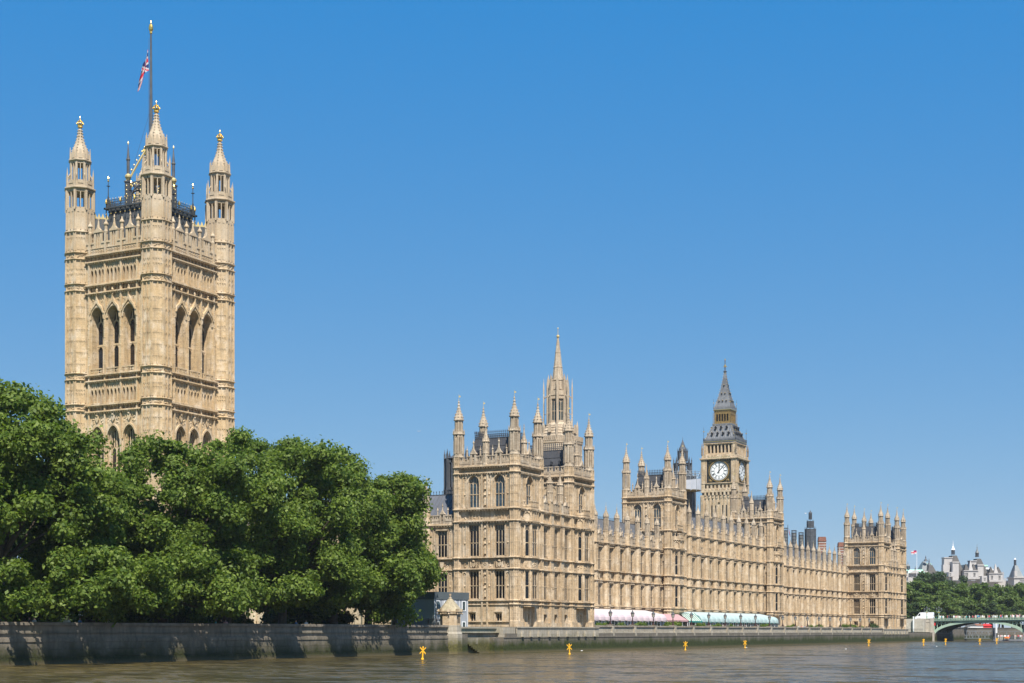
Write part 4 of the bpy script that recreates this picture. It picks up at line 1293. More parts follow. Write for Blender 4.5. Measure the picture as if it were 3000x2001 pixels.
VD = HB + 1.1                                          # wall plane from the centre
def vt_face():
    m = MB(); X = 6.75; T = 2.0
    cs = (-3.86, 0.0, 3.86)                            # three bays
    bw = 3.86
    # storey of tall traceried windows low down
    m.wall(-X, X, 20, 44.2, [(c - 1.5, c + 1.5, 24, 41.6, 2.6) for c in cs], 0, T)
    for c in cs:
        m.hood(c, 3.0, 39.0, 2.55, .3, -.22, .05); m.hood(c, 2.4, 39.0, 2.1, .18, .5, .8)
        m.box(c - 1.5, c - 1.15, .5, 1.2, 24, 39); m.box(c + 1.15, c + 1.5, .5, 1.2, 24, 39)
        m.plate([(c - .45, 43.4), (c + .45, 43.4), (c + .4, 42.8), (c, 42.2), (c - .4, 42.8)], -.25, .02); m.lathe(c, -.08, [(.32, 43.4), (.4, 43.6), (.1, 43.95)], 7)
        m.carve(c - 1.5, c - .5, 41.6, 44, 16, .22); m.carve(c + .5, c + 1.5, 41.6, 44, 16, .22)
    # carved bands
    for za, zb in ((44.2, 45.5), (49.95, 51.15), (66.4, 67.95), (72.25, 73.6)):
        m.wall(-X, X, za, zb, (), .35, T)
        m.string(-X, X, za - .05, .32, .42, .55); m.string(-X, X, zb - .12, .32, .46, .55)
        k = int(2 * X / .95)
        for i in range(k):
            xx = -X + (i + .5) * 2 * X / k
            m.box(xx - .5, xx - .36, -.02, .4, za + .2, zb - .1); m.carve(xx - .36, xx + .4, za + .22, zb - .12, 7, .24, .28)
    # two arcaded galleries, four openings in each bay
    for za, zb, zs, zh in ((45.5, 49.95, 45.95, 48.4), (67.95, 72.25, 68.35, 70.85)):
        ops = [(c + d - .27, c + d + .27, zs, zh, .5) for c in cs for d in (-1.38, -.52, .42, 1.28)]
        m.wall(-X, X, za, zb, ops, 0, .95); m.box(-X, X, .95, 1.3, za, zb)
        for o in ops:
            xc = (o[0] + o[1]) / 2
            m.plate([(xc - .12, zh + .05), (xc + .12, zh + .05), (xc, zh + .7)], -.14, .02); m.octa(xc, -.05, zh + .75, .17, .14, .17)
            m.carve(xc - .22, xc + .22, zh + .8, zb - .25, 5, .16)
            m.box(o[0] - .18, o[0] - .06, -.12, .02, zs, zb - .2)
        m.box(-X, X, -.25, .1, zs - .2, zs - .02)
    # great recessed windows with ogee hoods and balconies
    m.wall(-X, X, 51.15, 66.4, [(c - 1.47, c + 1.47, 51.4, 63.9, 2.3) for c in cs], 0, T)
    for c in cs:
        m.hood(c, 2.94, 61.6, 2.25, .28, -.28, .06)
        m.plate([(c - 1.75, 62.6), (c - 1.3, 63.7), (c - .5, 64.5), (c - .12, 65.4), (c, 66.1), (c + .12, 65.4), (c + .5, 64.5), (c + 1.3, 63.7), (c + 1.75, 62.6),
                 (c + 1.45, 62.7), (c + 1.1, 63.4), (c + .35, 64.15), (c, 64.6), (c - .35, 64.15), (c - 1.1, 63.4), (c - 1.45, 62.7)], -.45, 0)
        m.carve(c - .4, c + .4, 65.6, 67.4, 12, .28, -.3)
        for s in (-1, 1):
            m.carve(c + s * 1.55 - .3, c + s * 1.55 + .3, 61.4, 64.2, 12, .22, -.1); m.carve(c + s * 1.2 - .5, c + s * 1.2 + .5, 64.6, 66.2, 12, .2)
        for d in (-.74, .74):                          # pierced balcony front
            m.box(c + d - .68, c + d - .56, -.42, -.2, 51.3, 52.25); m.box(c + d + .56, c + d + .68, -.42, -.2, 51.3, 52.25)
            for q in (-.3, .3):
                m.plate([(c + d + q - .26, 51.78), (c + d + q, 51.5), (c + d + q + .26, 51.78), (c + d + q, 52.06)], -.34, -.24)
        m.box(c - 1.45, c + 1.45, -.46, -.16, 52.15, 52.35); m.box(c - 1.5, c + 1.5, -.4, .5, 51.2, 51.45)
        for z in np.arange(53.4, 61, 1.05):
            for s in (-1, 1): m.box(c + s * 1.47 - .06, c + s * 1.47 + .06, .3, .5, z, z + .2); m.box(c + s * 1.47 - .06, c + s * 1.47 + .06, .9, 1.1, z, z + .2)
    for xx in (-5.8, -1.93, 1.93, 5.8):                # slim shafts between the bays
        m.box(xx - .28, xx + .28, -.22, .02, 44.5, 72.3); m.box(xx - .14, xx + .14, -.36, .02, 20, 72.3)
        for z in np.arange(53, 64, 1.7): m.octa(xx, -.3, z, .22, .18, .25)
    for xx in (-6.3, 6.3): m.panels(xx - .3, xx + .3, 52, 66, 1, .1); m.carve(xx - .25, xx + .25, 52, 66, 24, .16)
    wall_me = m.mesh('wall'); wall_me.materials.append(MATS['stone_tower'])
    p = MB()
    p.wall(-X, X, 73.6, 74.9, (), 0, .6); p.diamonds(-X + .2, X - .2, 74.4, .27, 20, 0); p.box(-X, X, -.12, .1, 74.85, 74.98)
    n = 7; seg = 2 * X / n
    for i in range(n):
        xc = -X + (i + .5) * seg
        big = i % 2 == 1
        h = 78.2 if big else 76.1
        for s in (-1, 1):
            p.box(xc + s * seg * .36 - seg * .14, xc + s * seg * .36 + seg * .14, 0, .5, 74.9, h - .3)
        p.box(xc - .08, xc + .08, 0, .5, 74.9, h - .3)
        p.box(xc - seg / 2, xc + seg / 2, .3, .5, 74.9, h - .3)
        p.box(xc - seg / 2 - .05, xc + seg / 2 + .05, -.12, .6, h - .35, h)
        if big:
            p.plate([(xc - .75, 78.2), (xc + .75, 78.2), (xc + .2, 78.75), (xc, 79.3), (xc - .2, 78.75)], -.1, .5)
            p.lathe(xc, .2, [(.3, 78.5), (.2, 79.3), (.12, 80.2), (.2, 80.3), (.05, 80.9)], 6)
    for xx in (-5.8, -1.93, 1.93, 5.8):
        p.box(xx - .22, xx + .22, -.2, .4, 73.8, 77.6)
        p.lathe(xx, .1, [(.3, 77.5), (.38, 77.9), (.28, 78.2), (.3, 78.9), (.46, 79.1), (.46, 79.3), (.2, 79.7), (.08, 80.2)], 8)
        p.carve(xx - .3, xx + .3, 77.8, 79, 6, .2)
    pme = p.mesh('parapet'); pme.materials.append(MATS['stone_tower'])
    return wall_me, pme, cs
vw, vp, vcs = vt_face()
for k, rot in enumerate((0, pi / 2, pi, -pi / 2)):
    c, s = cos(rot), sin(rot)
    def place(x, y): return (c * x - s * y, s * x + c * y)
    px, py = place(0, -VD)
    obj('wall', vw, None, VT, (px, py, 0), rot); obj('parapet', vp, None, VT, (px, py, 0), rot)
    if k < 2:
        for xc in vcs:
            a = place(xc, -VD + 1.55); window(VT, a[0], a[1], 51.5, rot, 2.9, 12.35, 2, (.43,), 2.25, .3, 'glass', .34, 'stone_tower', .4)
            a = place(xc, -VD + .85); window(VT, a[0], a[1], 24.0, rot, 2.4, 17.2, 2, (), 2.2, 1.6, 'glass', .26, 'stone_tower', .35)
def vt_roof():
    m = MB(); m.box(-7.2, 7.2, -7.2, 7.2, 74.3, 82.9, 1.75, 1.75); m.box(-5.6, 5.6, -5.6, 5.6, 82.9, 83.6)
    r = obj('roof', m, 'lead_green', VT)
    s = MB()
    for rot in (0, pi / 2, pi, -pi / 2):
        s.set(0, 0, 0, rot)
        for k in range(-6, 7): s.tube((k * 1.05, -7.22, 74.3), (k * .8, -5.5, 82.9), .06, .06, 4)
        for f in (.2, .4, .6, .8): s.box(-7.2 + 1.75 * f, 7.2 - 1.75 * f, -7.26 + 1.75 * f, -7.1 + 1.75 * f, 74.3 + 8.6 * f, 74.4 + 8.6 * f)
    obj('roof_seam', s, 'lead_green', r)
    e = MB()
    for rot in (0, pi / 2, pi, -pi / 2):
        e.set(0, 0, 0, rot)
        e.box(-6.2, 6.2, -6.2, -5.9, 83.5, 83.8)
        for k in range(11):
            x = -5.8 + k * 1.16
            e.box(x - .07, x + .07, -6.0, -5.85, 81.6, 84.6 if k % 3 == 0 else 83.5)
        e.box(-5.8, 5.8, -5.75, -5.7, 85.2, 85.28)
        for k in range(33):
            x = -5.8 + k * .3625; e.box(x - .04, x + .04, -5.76, -5.7, 83.8, 85.3); e.plate([(x, 84.0), (x + .18, 84.5), (x + .36, 84.0), (x + .18, 84.25)], -5.74, -5.72); e.plate([(x, 85.0), (x + .18, 84.6), (x + .36, 85.0), (x + .18, 84.8)], -5.74, -5.72)
        for x, h in ((-5.6, 89.0), (0, 87.4)):
            e.tube((x, -5.6, 83.6), (x, -5.6, 86), .2, .17, 6); e.tube((x, -5.6, 86), (x, -5.6, h), .1, .06, 5); e.octa(x, -5.6, h - 1.0, .45, .45, .1)
    obj('iron_cresting', e, 'lead_green', r)
    g = MB()
    for rot in (0, pi / 2, pi, -pi / 2):
        g.set(0, 0, 0, rot)
        for k in range(0, 11):
            x = -5.8 + k * 1.16
            g.octa(x, -5.97, 82.6, .2, .08, .2)
            if k % 3 == 0: g.lathe(x, -5.95, [(.2, 84.6), (.22, 84.9), (.05, 85.5)], 6)
        for k in range(0, 17): g.octa(-5.8 + k * .725, -5.73, 85.45, .08, .05, .2)
        for x, h in ((-5.6, 89.0), (0, 87.4)): g.ball(x, -5.6, h, .2, 6, 5); g.octa(x, -5.6, h + .5, .2, .2, .45)
    obj('gilding', g, 'gold', r, kind='stuff')
    # openwork iron crown that carries the mast
    w = MB(); gg = MB()
    for sx in (-1, 1):
        for sy in (-1, 1):
            x, y = sx * 3.0, sy * 3.0
            w.box(x - .45, x + .45, y - .45, y + .45, 83.6, 89.2); w.box(x - .55, x + .55, y - .55, y + .55, 89.0, 89.3)
            w.lathe(x, y, [(.3, 90.3), (.3, 93.2), (.4, 93.3), (.4, 93.5), (.3, 93.6), (.05, 96.4)], 8)
            gg.lathe(x, y, [(.2, 89.3), (.62, 90.0), (.62, 90.3), (.25, 90.7)], 8); gg.octa(x, y, 96.5, .2, .2, .5); gg.lathe(x, y, [(.36, 93.3), (.42, 93.4), (.3, 93.5)], 8)
            for q in range(6): gg.octa(x + sx * .46, y, 84.3 + q * .8, .12, .16, .2); gg.octa(x, y + sy * .46, 84.3 + q * .8, .16, .12, .2)
            pr = None
            for q in range(9):
                f = q / 8; p = (x * (1 - f) + sx * .25 * f, y * (1 - f) + sy * .25 * f, 89.0 + 7.6 * (f ** .9))
                if pr: gg.tube(pr, p, .2, .2, 5)
                gg.octa(p[0] + sx * .25, p[1] + sy * .25, p[2] + .3, .2, .2, .28)
                pr = p
    for rot in (0, pi / 2, pi, -pi / 2):
        w.set(0, 0, 0, rot); gg.set(0, 0, 0, rot)
        w.box(-3, 3, -3.1, -2.9, 88.6, 89.0); w.hood(0, 4.6, 85.5, 2.6, .25, -3.1, -2.9)
        gg.carve(-2.4, 2.4, 86.4, 88.8, 26, .24, -3.15)
    obj('mast_crown', w, 'iron_grey', r); obj('gilded_crest', gg, 'gold_pale', r, kind='stuff')
    for sx, sy in ((-1, -1), (1, 1)):
        d = MB(); dg = MB()
        ang = atan2(sy, sx)
        d.set(0, 0, 0, ang); dg.set(0, 0, 0, ang)
        d.box(7.0, 12.0, -.9, .9, 74.3, 81.6, 0, .7); dg.box(7.0, 12.0, -.12, .12, 81.6, 81.85)
        for k in range(7): dg.plate([(7.2 + k * .7, 81.8), (7.85 + k * .7, 81.8), (7.52 + k * .7, 82.7)], -.06, .06)
        obj('corner_roof', d, 'lead_green', r); obj('gilded_cresting', dg, 'gold_pale', r)
vt_roof()
# mast and flag are things of their own
fp = thing('flagpole', 'tall grey mast with gilded crown finial on the great square tower', 'flagpole', (-86.45, 15.35, 83.6))
m = MB(); m.tube((0, 0, 0), (0, 0, 18), .42, .34, 10); m.tube((0, 0, 18), (0, 0, 34.4), .34, .17, 10)
obj('mast', m, 'iron_grey', fp)
m = MB(); m.lathe(0, 0, [(.2, 34.3), (.3, 34.5), (.22, 34.7), (.42, 35.1), (.44, 35.6), (.3, 36.1), (.1, 36.3)], 10); m.octa(0, 0, 36.5, .14, .14, .4)
obj('finial', m, 'gold', fp)
m = MB()
for a, r0, z1 in ((3.6, 6.0, 20), (0.5, 5.5, 20), (2.2, 5.5, 20)): m.tube((cos(a) * r0, sin(a) * r0, 0.3), (0, 0, z1), .035, .03, 4)
m.tube((-.5, -.3, .5), (-.35, -.2, 33.5), .03, .03, 4)
obj('stay_cable', m, 'iron', fp)

def flag_colours(kind, s, t):
    """s along the fly 0..1, t up 0..1"""
    if kind == 'union':
        x, y = s * 60, t * 30
        if abs(y - 15) < 3 or abs(x - 30) < 3: return 0
        if abs(y - 15) < 5 or abs(x - 30) < 5: return 1
        d1 = abs((y - x * .5)) / 1.118; d2 = abs((y - (30 - x * .5))) / 1.118
        if d1 < 1 or d2 < 1: return 0
        if d1 < 3 or d2 < 3: return 1
        return 2
    if abs(s - .5) < .06 or abs(t - .5) < .1: return 0
    if s < .44 and t > .6: return 2 if (int(s * 40) + int(t * 30)) % 3 else 0
    return 1
def flag(name, label, kind, loc, rot, pos, ns=36, nt=22, group=None):
    m = MB()
    ids = [[m.pt(*pos(i / ns, j / nt)) for j in range(nt + 1)] for i in range(ns + 1)]
    for i in range(ns):
        for j in range(nt):
            m.mi = flag_colours(kind, (i + .5) / ns, (j + .5) / nt)
            m.face(ids[i][j], ids[i + 1][j], ids[i + 1][j + 1], ids[i][j + 1])
    o = obj(name, m, ['flag_red', 'flag_white', 'flag_blue'], None, loc, rot)
    for p in o.data.polygons: p.use_smooth = True
    return setprops(o, label, 'flag', group)
def droop(s, t):
    """cloth hanging nearly straight down beside the mast, folded"""
    hoist = 4.0
    out = 2.0 * s ** .7
    return (-(.35 + out * (.55 + .5 * (1 - t)) + .22 * sin(7 * s + 2 * t)), .28 * sin(9 * s + 3 * t) * s ** .5, t * hoist - s * 3.4 * (1 - .12 * t) - .5 * s * s + .18 * sin(5 * s))
flag('hanging_flag', 'red white and blue flag hanging limp at half mast on the great tower', 'union', (-86.45, 15.35, 110.9), TH, droop)

# ================================================================== CLOCK TOWER
EX, EY = -69.7, 295.0
ET = thing('clock_tower', 'tall stone clock tower with white dials and a pointed grey spire', 'tower', (EX, EY, 0))
def clock_shaft():
    m = MB(); W = 6.05
    m.box(-W, W, -W, W, 3, 50.2)
    for rot in (0, pi / 2, pi, -pi / 2):
        m.set(0, 0, 0, rot)
        for s in (-1, 1):
            m.box(s * W - .75, s * W + .75, -W - .3, -W + .4, 3, 50.2)
            for z in np.arange(22, 50, 2.1): m.carve(s * 5.6 - .6, s * 5.6 + .6, z, z + .4, 3, .14, -W - .3)
        for k in range(8):
            x = -4.6 + k * 1.315; m.box(x - .2, x + .2, -W - .22, -W + .1, 20, 49.0)
        for z in (25, 30.7, 36.4, 42.1): m.box(-5.0, 5.0, -W - .12, -W + .1, z, z + .5); m.carve(-4.8, 4.8, z - .5, z + .1, 24, .15, -W - .05)
        m.string(-W - .3, W + .3, 47.4, .2, .3)
        # corbel table
        for k in range(8):
            x = -4.9 + k * 1.4; m.box(x - .32, x + .32, -W - .55, -W + .1, 50.0, 51.6); m.box(x - .32, x + .32, -W - .35, -W + .1, 49.0, 50.0)
        m.box(-6.5, 6.5, -6.62, -5, 51.2, 52.0)
        # arcade under the dial
        m.wall(-5.2, 5.2, 52.0, 55.0, [(-4.85 + k * 1.4 - .38, -4.85 + k * 1.4 + .38, 52.6, 54.6, .5) for k in range(8)], -6.35, -5.6)
        for k in range(8): m.box(-4.85 + k * 1.4 - .34, -4.85 + k * 1.4 + .34, -6.6, -6.2, 52.1, 52.9)
        for s in (-1, 1): m.box(s * 5.75 - .75, s * 5.75 + .75, -6.55, -5, 52.0, 55.3)
        m.string(-6.5, 6.5, 55.0, .3, .2, 0, -6.4)
        # dial storey piers
        for s in (-1, 1):
            m.box(s * 5.45 - 1.05, s * 5.45 + 1.05, -6.45, -5, 55.2, 64.2)
            for d in (-.7, -.2, .3, .8): m.box(s * 5.45 + d - .09, s * 5.45 + d + .09, -6.56, -6.4, 55.4, 64)
            for z in (58.4, 61.6): m.carve(s * 5.45 - .9, s * 5.45 + .9, z - .5, z + .5, 16, .16, -6.45)
        m.string(-6.5, 6.5, 64.1, .45, .4, .8, -6.4); m.box(-6.3, 6.3, -6.35, -5, 64.4, 65.7)
        m.carve(-6, 6, 64.8, 65.6, 30, .2, -6.35)
        # belfry
        m.wall(-5.6, 5.6, 65.7, 70.2, [(-3.95 + k * 1.315 - .42, -3.95 + k * 1.315 + .42, 66.4, 69.6, .6) for k in range(7)], -5.65, -4.9)
        for s in (-1, 1):
            m.box(s * 5.3 - .5, s * 5.3 + .5, -5.85, -5, 65.7, 70.2); m.lathe(s * 6.2, -6.2, [(.35, 65.7), (.3, 67.6), (.36, 67.8), (.04, 70.3)], 8); m.tube((s * 6.1, -6.1, 67.6), (s * 5.4, -5.4, 69), .12, .12, 5)
            m.box(s * 6.4 - .25, s * 6.4 + .6, -6.9, -6.3, 64.2, 64.5)
        m.string(-5.9, 5.9, 69.8, .3, .3, .6, -5.6)
    m.set(); m.box(-5.6, 5.6, -5.6, 5.6, 50, 65.7)
    obj('wall', m, 'stone', ET)
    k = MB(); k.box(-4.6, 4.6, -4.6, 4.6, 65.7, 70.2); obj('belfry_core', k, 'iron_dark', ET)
clock_shaft()
for rot in (0, pi / 2):                                # slit windows of the shaft, two faces in view
    c, s = cos(rot), sin(rot)
    for x in (-2.63, -1.315, 1.315, 2.63):
        for z in (24.0, 38.4, 43.0):
            px, py = x, -6.12
            m = MB(); m.box(-.18, .18, 0, .1, 0, 3.9)
            obj('slit_window', m, 'glass', ET, (c * px - s * py, s * px + c * py, z), rot)
def dial(rot):
    c, s = cos(rot), sin(rot)
    base = (s * 6.05, -c * 6.05, 59.75)
    f = MB()
    for a in (-4.35, 4.35): f.box(a - .2, a + .2, -.3, .3, -4.4, 4.4)
    for a in (-4.3, 4.3): f.box(-4.55, 4.55, -.3, .3, a - .2, a + .2)
    for a in (-4.68, 4.68):
        for z in np.arange(-4.2, 4.3, .42): f.octa(a, -.2, z, .14, .12, .18)
    fr = obj('dial_frame', f, 'black', ET, base, rot)
    b = MB()
    def ring(m, r0, r1, y0, y1, n=40):
        for i in range(n):
            a0, a1 = 2 * pi * i / n, 2 * pi * (i + 1) / n
            m.plate([(r0 * cos(a0), r0 * sin(a0)), (r1 * cos(a0), r1 * sin(a0)), (r1 * cos(a1), r1 * sin(a1)), (r0 * cos(a1), r0 * sin(a1))], y0, y1)
    g = MB(); ring(g, 3.52, 3.95, -.32, -.05)
    for sx in (-1, 1):
        for sz in (-1, 1):
            g.octa(sx * 3.35, -.12, sz * 3.35, .55, .15, .55); g.carve(min(sx * 2.4, sx * 4.1), max(sx * 2.4, sx * 4.1), min(sz * 2.9, sz * 4.1), max(sz * 2.9, sz * 4.1), 18, .2, -.08)
    for z in np.arange(-4.0, 4.1, .5):
        for a in (-4.68, 4.68): g.octa(a, -.28, z, .08, .08, .1)
    obj('gilding', g, 'gold_dull', fr, kind='stuff')
    p = MB(); p.box(-4.2, 4.2, -.02, .2, -4.2, 4.2); obj('spandrel_panel', p, 'clock_dark', fr)
    d = MB(); d.face(*[d.pt(3.5 * cos(2 * pi * i / 48), -.06, 3.5 * sin(2 * pi * i / 48)) for i in range(48)])
    df = obj('dial_face', d, 'dial', fr)
    k = MB(); ring(k, 3.36, 3.50, -.12, -.07); ring(k, 2.92, 2.99, -.1, -.07); ring(k, 1.78, 1.86, -.1, -.07)
    for i in range(60):
        a = 2 * pi * i / 60
        k.plate([(3.0 * cos(a) - .03 * sin(a), 3.0 * sin(a) + .03 * cos(a)), (3.0 * cos(a) + .03 * sin(a), 3.0 * sin(a) - .03 * cos(a)), (3.36 * cos(a) + .03 * sin(a), 3.36 * sin(a) - .03 * cos(a)), (3.36 * cos(a) - .03 * sin(a), 3.36 * sin(a) + .03 * cos(a))], -.1, -.07)
    # hour numerals: groups of strokes I, II, III, IIII, V ... in their places
    strokes = {1: 'I', 2: 'II', 3: 'III', 4: 'IV', 5: 'V', 6: 'VI', 7: 'VII', 8: 'VIII', 9: 'IX', 10: 'X', 11: 'XI', 12: 'XII'}
    def seg(p, q, w):
        dx, dz = q[0] - p[0], q[1] - p[1]; L = hypot(dx, dz); nx, nz = -dz / L * w / 2, dx / L * w / 2
        k.plate([(p[0] + nx, p[1] + nz), (q[0] + nx, q[1] + nz), (q[0] - nx, q[1] - nz), (p[0] - nx, p[1] - nz)], -.11, -.07)
    for h, txt in strokes.items():
        a = -2 * pi * h / 12 + pi / 2
        wd = {'I': .14, 'V': .34, 'X': .34}
        tot = sum(wd[ch] for ch in txt); x = -tot / 2
        def tr(px, pr):                                # px sideways, pr outward
            return (cos(a) * pr + sin(a) * px, sin(a) * pr - cos(a) * px)
        for ch in txt:
            w = wd[ch]; xc = x + w / 2
            if ch == 'I': seg(tr(xc, 1.95), tr(xc, 2.85), .08)
            elif ch == 'V': seg(tr(xc - .12, 2.85), tr(xc, 1.95), .08); seg(tr(xc + .12, 2.85), tr(xc, 1.95), .05)
            else: seg(tr(xc - .12, 2.85), tr(xc + .12, 1.95), .08); seg(tr(xc + .12, 2.85), tr(xc - .12, 1.95), .05)
            x += w
    obj('numerals', k, 'black', df)
    h = MB()
    def hand(ang, L, w, tail):
        ca, sa = sin(ang), cos(ang)
        P = lambda r, t: (ca * r + sa * t, sa * r - ca * t)
        h.plate([P(-tail, -w * .9), P(-tail, w * .9), P(-tail * .3, w * .5), P(L * .8, w * .7), P(L, 0), P(L * .8, -w * .7), P(-tail * .3, -w * .5)], -.2, -.14)
    hand(rad(43), 3.25, .17, .95); hand(rad(3), 1.75, .2, .75)
    h.octa(0, -.18, 0, .3, .06, .3); h.octa(sin(rad(3)) * 1.35, -.18, 1.35, .28, .05, .34)
    obj('clock_hand', h, 'black', df)
    gb = MB()
    for i in range(9): gb.box(-4.2 + i * .95, -3.6 + i * .95, -.34, .1, 4.5, 4.95)
    obj('painted_shield', gb, 'clock_green', fr)
for r_ in (0, pi / 2, pi, -pi / 2): dial(r_)
def clock_roof():
    m = MB(); m.box(-5.9, 5.9, -5.9, 5.9, 70.2, 70.8); m.box(-5.7, 5.7, -5.7, 5.7, 70.8, 72.0, .25, .25)
    pr = [(5.35, 71.8), (4.6, 73.6), (3.75, 75.9), (3.3, 77.2)]
    def sq(m, prof):
        for (a, za), (b, zb) in zip(prof[:-1], prof[1:]): m.box(-a, a, -a, a, za, zb, a - b, a - b)
    sq(m, pr)
    m.box(-3.45, 3.45, -3.45, 3.45, 77.1, 77.6)
    obj('lower_roof', m, 'iron_roof', ET)
    m = MB(); m.box(-3.15, 3.15, -3.15, 3.15, 81.6, 82.4)
    sq(m, [(3.1, 82.3), (2.5, 84.4), (1.75, 87.6), (1.1, 91.2), (.55, 95.0), (.3, 97.6)])
    r = obj('spire', m, 'iron_roof', ET)
    s = MB(); g = MB()
    for rot in (0, pi / 2, pi, -pi / 2):
        for q in (s, g): q.set(0, 0, 0, rot)
        for k in range(-6, 7):
            s.tube((k * .82, -5.37, 71.9), (k * .5, -3.32, 77.2), .05, .05, 4)
        for k in range(-4, 5):
            pf = [(3.12, 82.4), (2.52, 84.4), (1.77, 87.6), (1.12, 91.2), (.57, 95.0)]
            for (ra, za), (rb, zb) in zip(pf[:-1], pf[1:]): s.tube((k * ra * .2, -ra, za), (k * rb * .2, -rb, zb), .035, .035, 4)
        s.box(-5.9, 5.9, -5.95, -5.85, 71.4, 71.5)
        for k in range(25): s.box(-5.8 + k * .483, -5.74 + k * .483, -5.95, -5.85, 70.8, 72.1)
        for k in range(13): s.box(-3.1 + k * .5, -3.04 + k * .5, -3.25, -3.2, 82.4, 83.0)
        for (zz, yy, xs) in ((73.0, -4.95, (-3.0, -1.0, 1.0, 3.0)), (75.4, -4.1, (-2.0, 0, 2.0))):
            for x in xs: d = MB().set(0, 0, 0, rot); d.box(x - .24, x + .24, yy - .35, yy + .4, zz, zz + .8); d.plate([(x - .42, zz + .75), (x + .42, zz + .75), (x, zz + 1.35)], yy - .42, yy + .5); obj('dormer', d, 'iron_dark', r); g.octa(x, yy - .4, zz + 1.4, .14, .14, .2)
        for (zz, yy, xs) in ((85.0, -2.5, (-1.3, 0, 1.3)), (88.2, -1.75, (-.6, .6)), (91.6, -1.15, (0,))):
            for x in xs: d = MB().set(0, 0, 0, rot); d.box(x - .16, x + .16, yy - .2, yy + .3, zz, zz + .5); obj('dormer', d, 'iron_dark', r); g.octa(x, yy - .2, zz + .6, .2, .12, .16)
        for f in np.linspace(0, 1, 9): g.octa(5.35 - 2.05 * f, -5.35 + 2.05 * f, 72.0 + 5.2 * f, .18, .18, .22)
        for f in np.linspace(0, 1, 14): g.octa(3.05 - 2.7 * f ** .8, -3.05 + 2.7 * f ** .8, 82.6 + 14.5 * f, .13, .13, .18)
        g.box(-5.9, 5.9, -6.0, -5.9, 70.55, 70.7); g.box(-3.2, 3.2, -3.25, -3.15, 81.7, 81.85)
        s.tube((5.75, -5.75, 71), (5.75, -5.75, 76.3), .08, .05, 5); g.octa(5.75, -5.75, 74.6, .4, .4, .25); s.tube((3.1, -3.1, 82), (3.1, -3.1, 86.2), .06, .04, 5); g.octa(3.1, -3.1, 84.6, .18, .18, .3)
    obj('spire_rib', s, 'iron_grey', r)
    g.set()
    g.octa(0, 0, 101.8, .25, .25, .5); g.box(-.75, .75, -.08, .08, 99.4, 99.6); g.box(-.08, .08, -.75, .75, 99.4, 99.6); g.ball(0, 0, 99.9, .35, 8, 5)
    obj('gilding', g, 'gold', r, kind='stuff')
    k = MB(); k.lathe(0, 0, [(.3, 97.4), (.62, 97.8), (.62, 98.0), (.22, 98.3), (.14, 102)], 8); obj('finial', k, 'iron_grey', r)
    # gilded lantern between the two roofs
    L = MB()
    for rot in (0, pi / 2, pi, -pi / 2):
        L.set(0, 0, 0, rot)
        L.wall(-2.9, 2.9, 77.6, 81.6, [(-1.9 + k * .95 - .33, -1.9 + k * .95 + .33, 78.4, 80.6, .4) for k in range(5)], -2.95, -2.65)
        for k in range(9): L.octa(-3.2 + k * .8, -3.3, 77.7, .2, .15, .25); L.octa(-2.8 + k * .7, -3.05, 81.3, .15, .12, .2)
        L.tube((3.2, -3.2, 77), (3.2, -3.2, 81), .12, .08, 5)
    obj('gilded_lantern', L, 'gold_dull', r)
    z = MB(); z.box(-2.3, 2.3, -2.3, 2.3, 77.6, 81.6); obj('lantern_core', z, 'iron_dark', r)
clock_roof()
# settle the surveyed heights of the clock tower
ZS = np.array([0, 49, 51.6, 55.2, 64.1, 65.7, 70.5, 77.3, 82.3, 98, 102.3]); ZT = np.array([0, 49.4, 51.8, 54.6, 62.9, 64.4, 68.9, 75.1, 80.9, 94.1, 98.6])
def settle(o):
    if o.name.startswith('slit') : return
    if o.name.startswith('dial_frame'):
        o.location.z = 58.75; o.scale = (.96, .96, .96); return
    if o.data is not None:
        for v in o.data.vertices: v.co.z = float(np.interp(v.co.z, ZS, ZT))
    for c in o.children: settle(c)
for o in list(ET.children): settle(o)

# ================================================================== CENTRAL LANTERN SPIRE
cx, cy = site(1634.6, 403)
LT = thing('lantern_spire', 'octagonal stone lantern tower with needle spire behind the near pavilion', 'tower', (cx, cy, 0))
m = MB()
m.lathe(0, 0, [(6.4, 20), (6.4, 52.2), (6.6, 52.4), (6.6, 53.2), (5.6, 53.4)], 8)
for i in range(8):
    a = 2 * pi * i / 8
    for t in np.linspace(-2.2, 2.2, 9): m.obox(cos(a) * 6.0 - sin(a) * t, sin(a) * 6.0 + cos(a) * t, 0, a, .5, .3, 53.0, 54.2)
m.lathe(0, 0, [(5.6, 53.4), (5.0, 55.2), (4.3, 56.6), (2.9, 58.0), (2.75, 58.2)], 8)
for z, r in ((54.2, 5.35), (55.0, 5.1), (55.8, 4.75), (56.6, 4.35), (57.2, 3.75)): m.lathe(0, 0, [(r, z), (r + .12, z + .05), (r, z + .2)], 8)
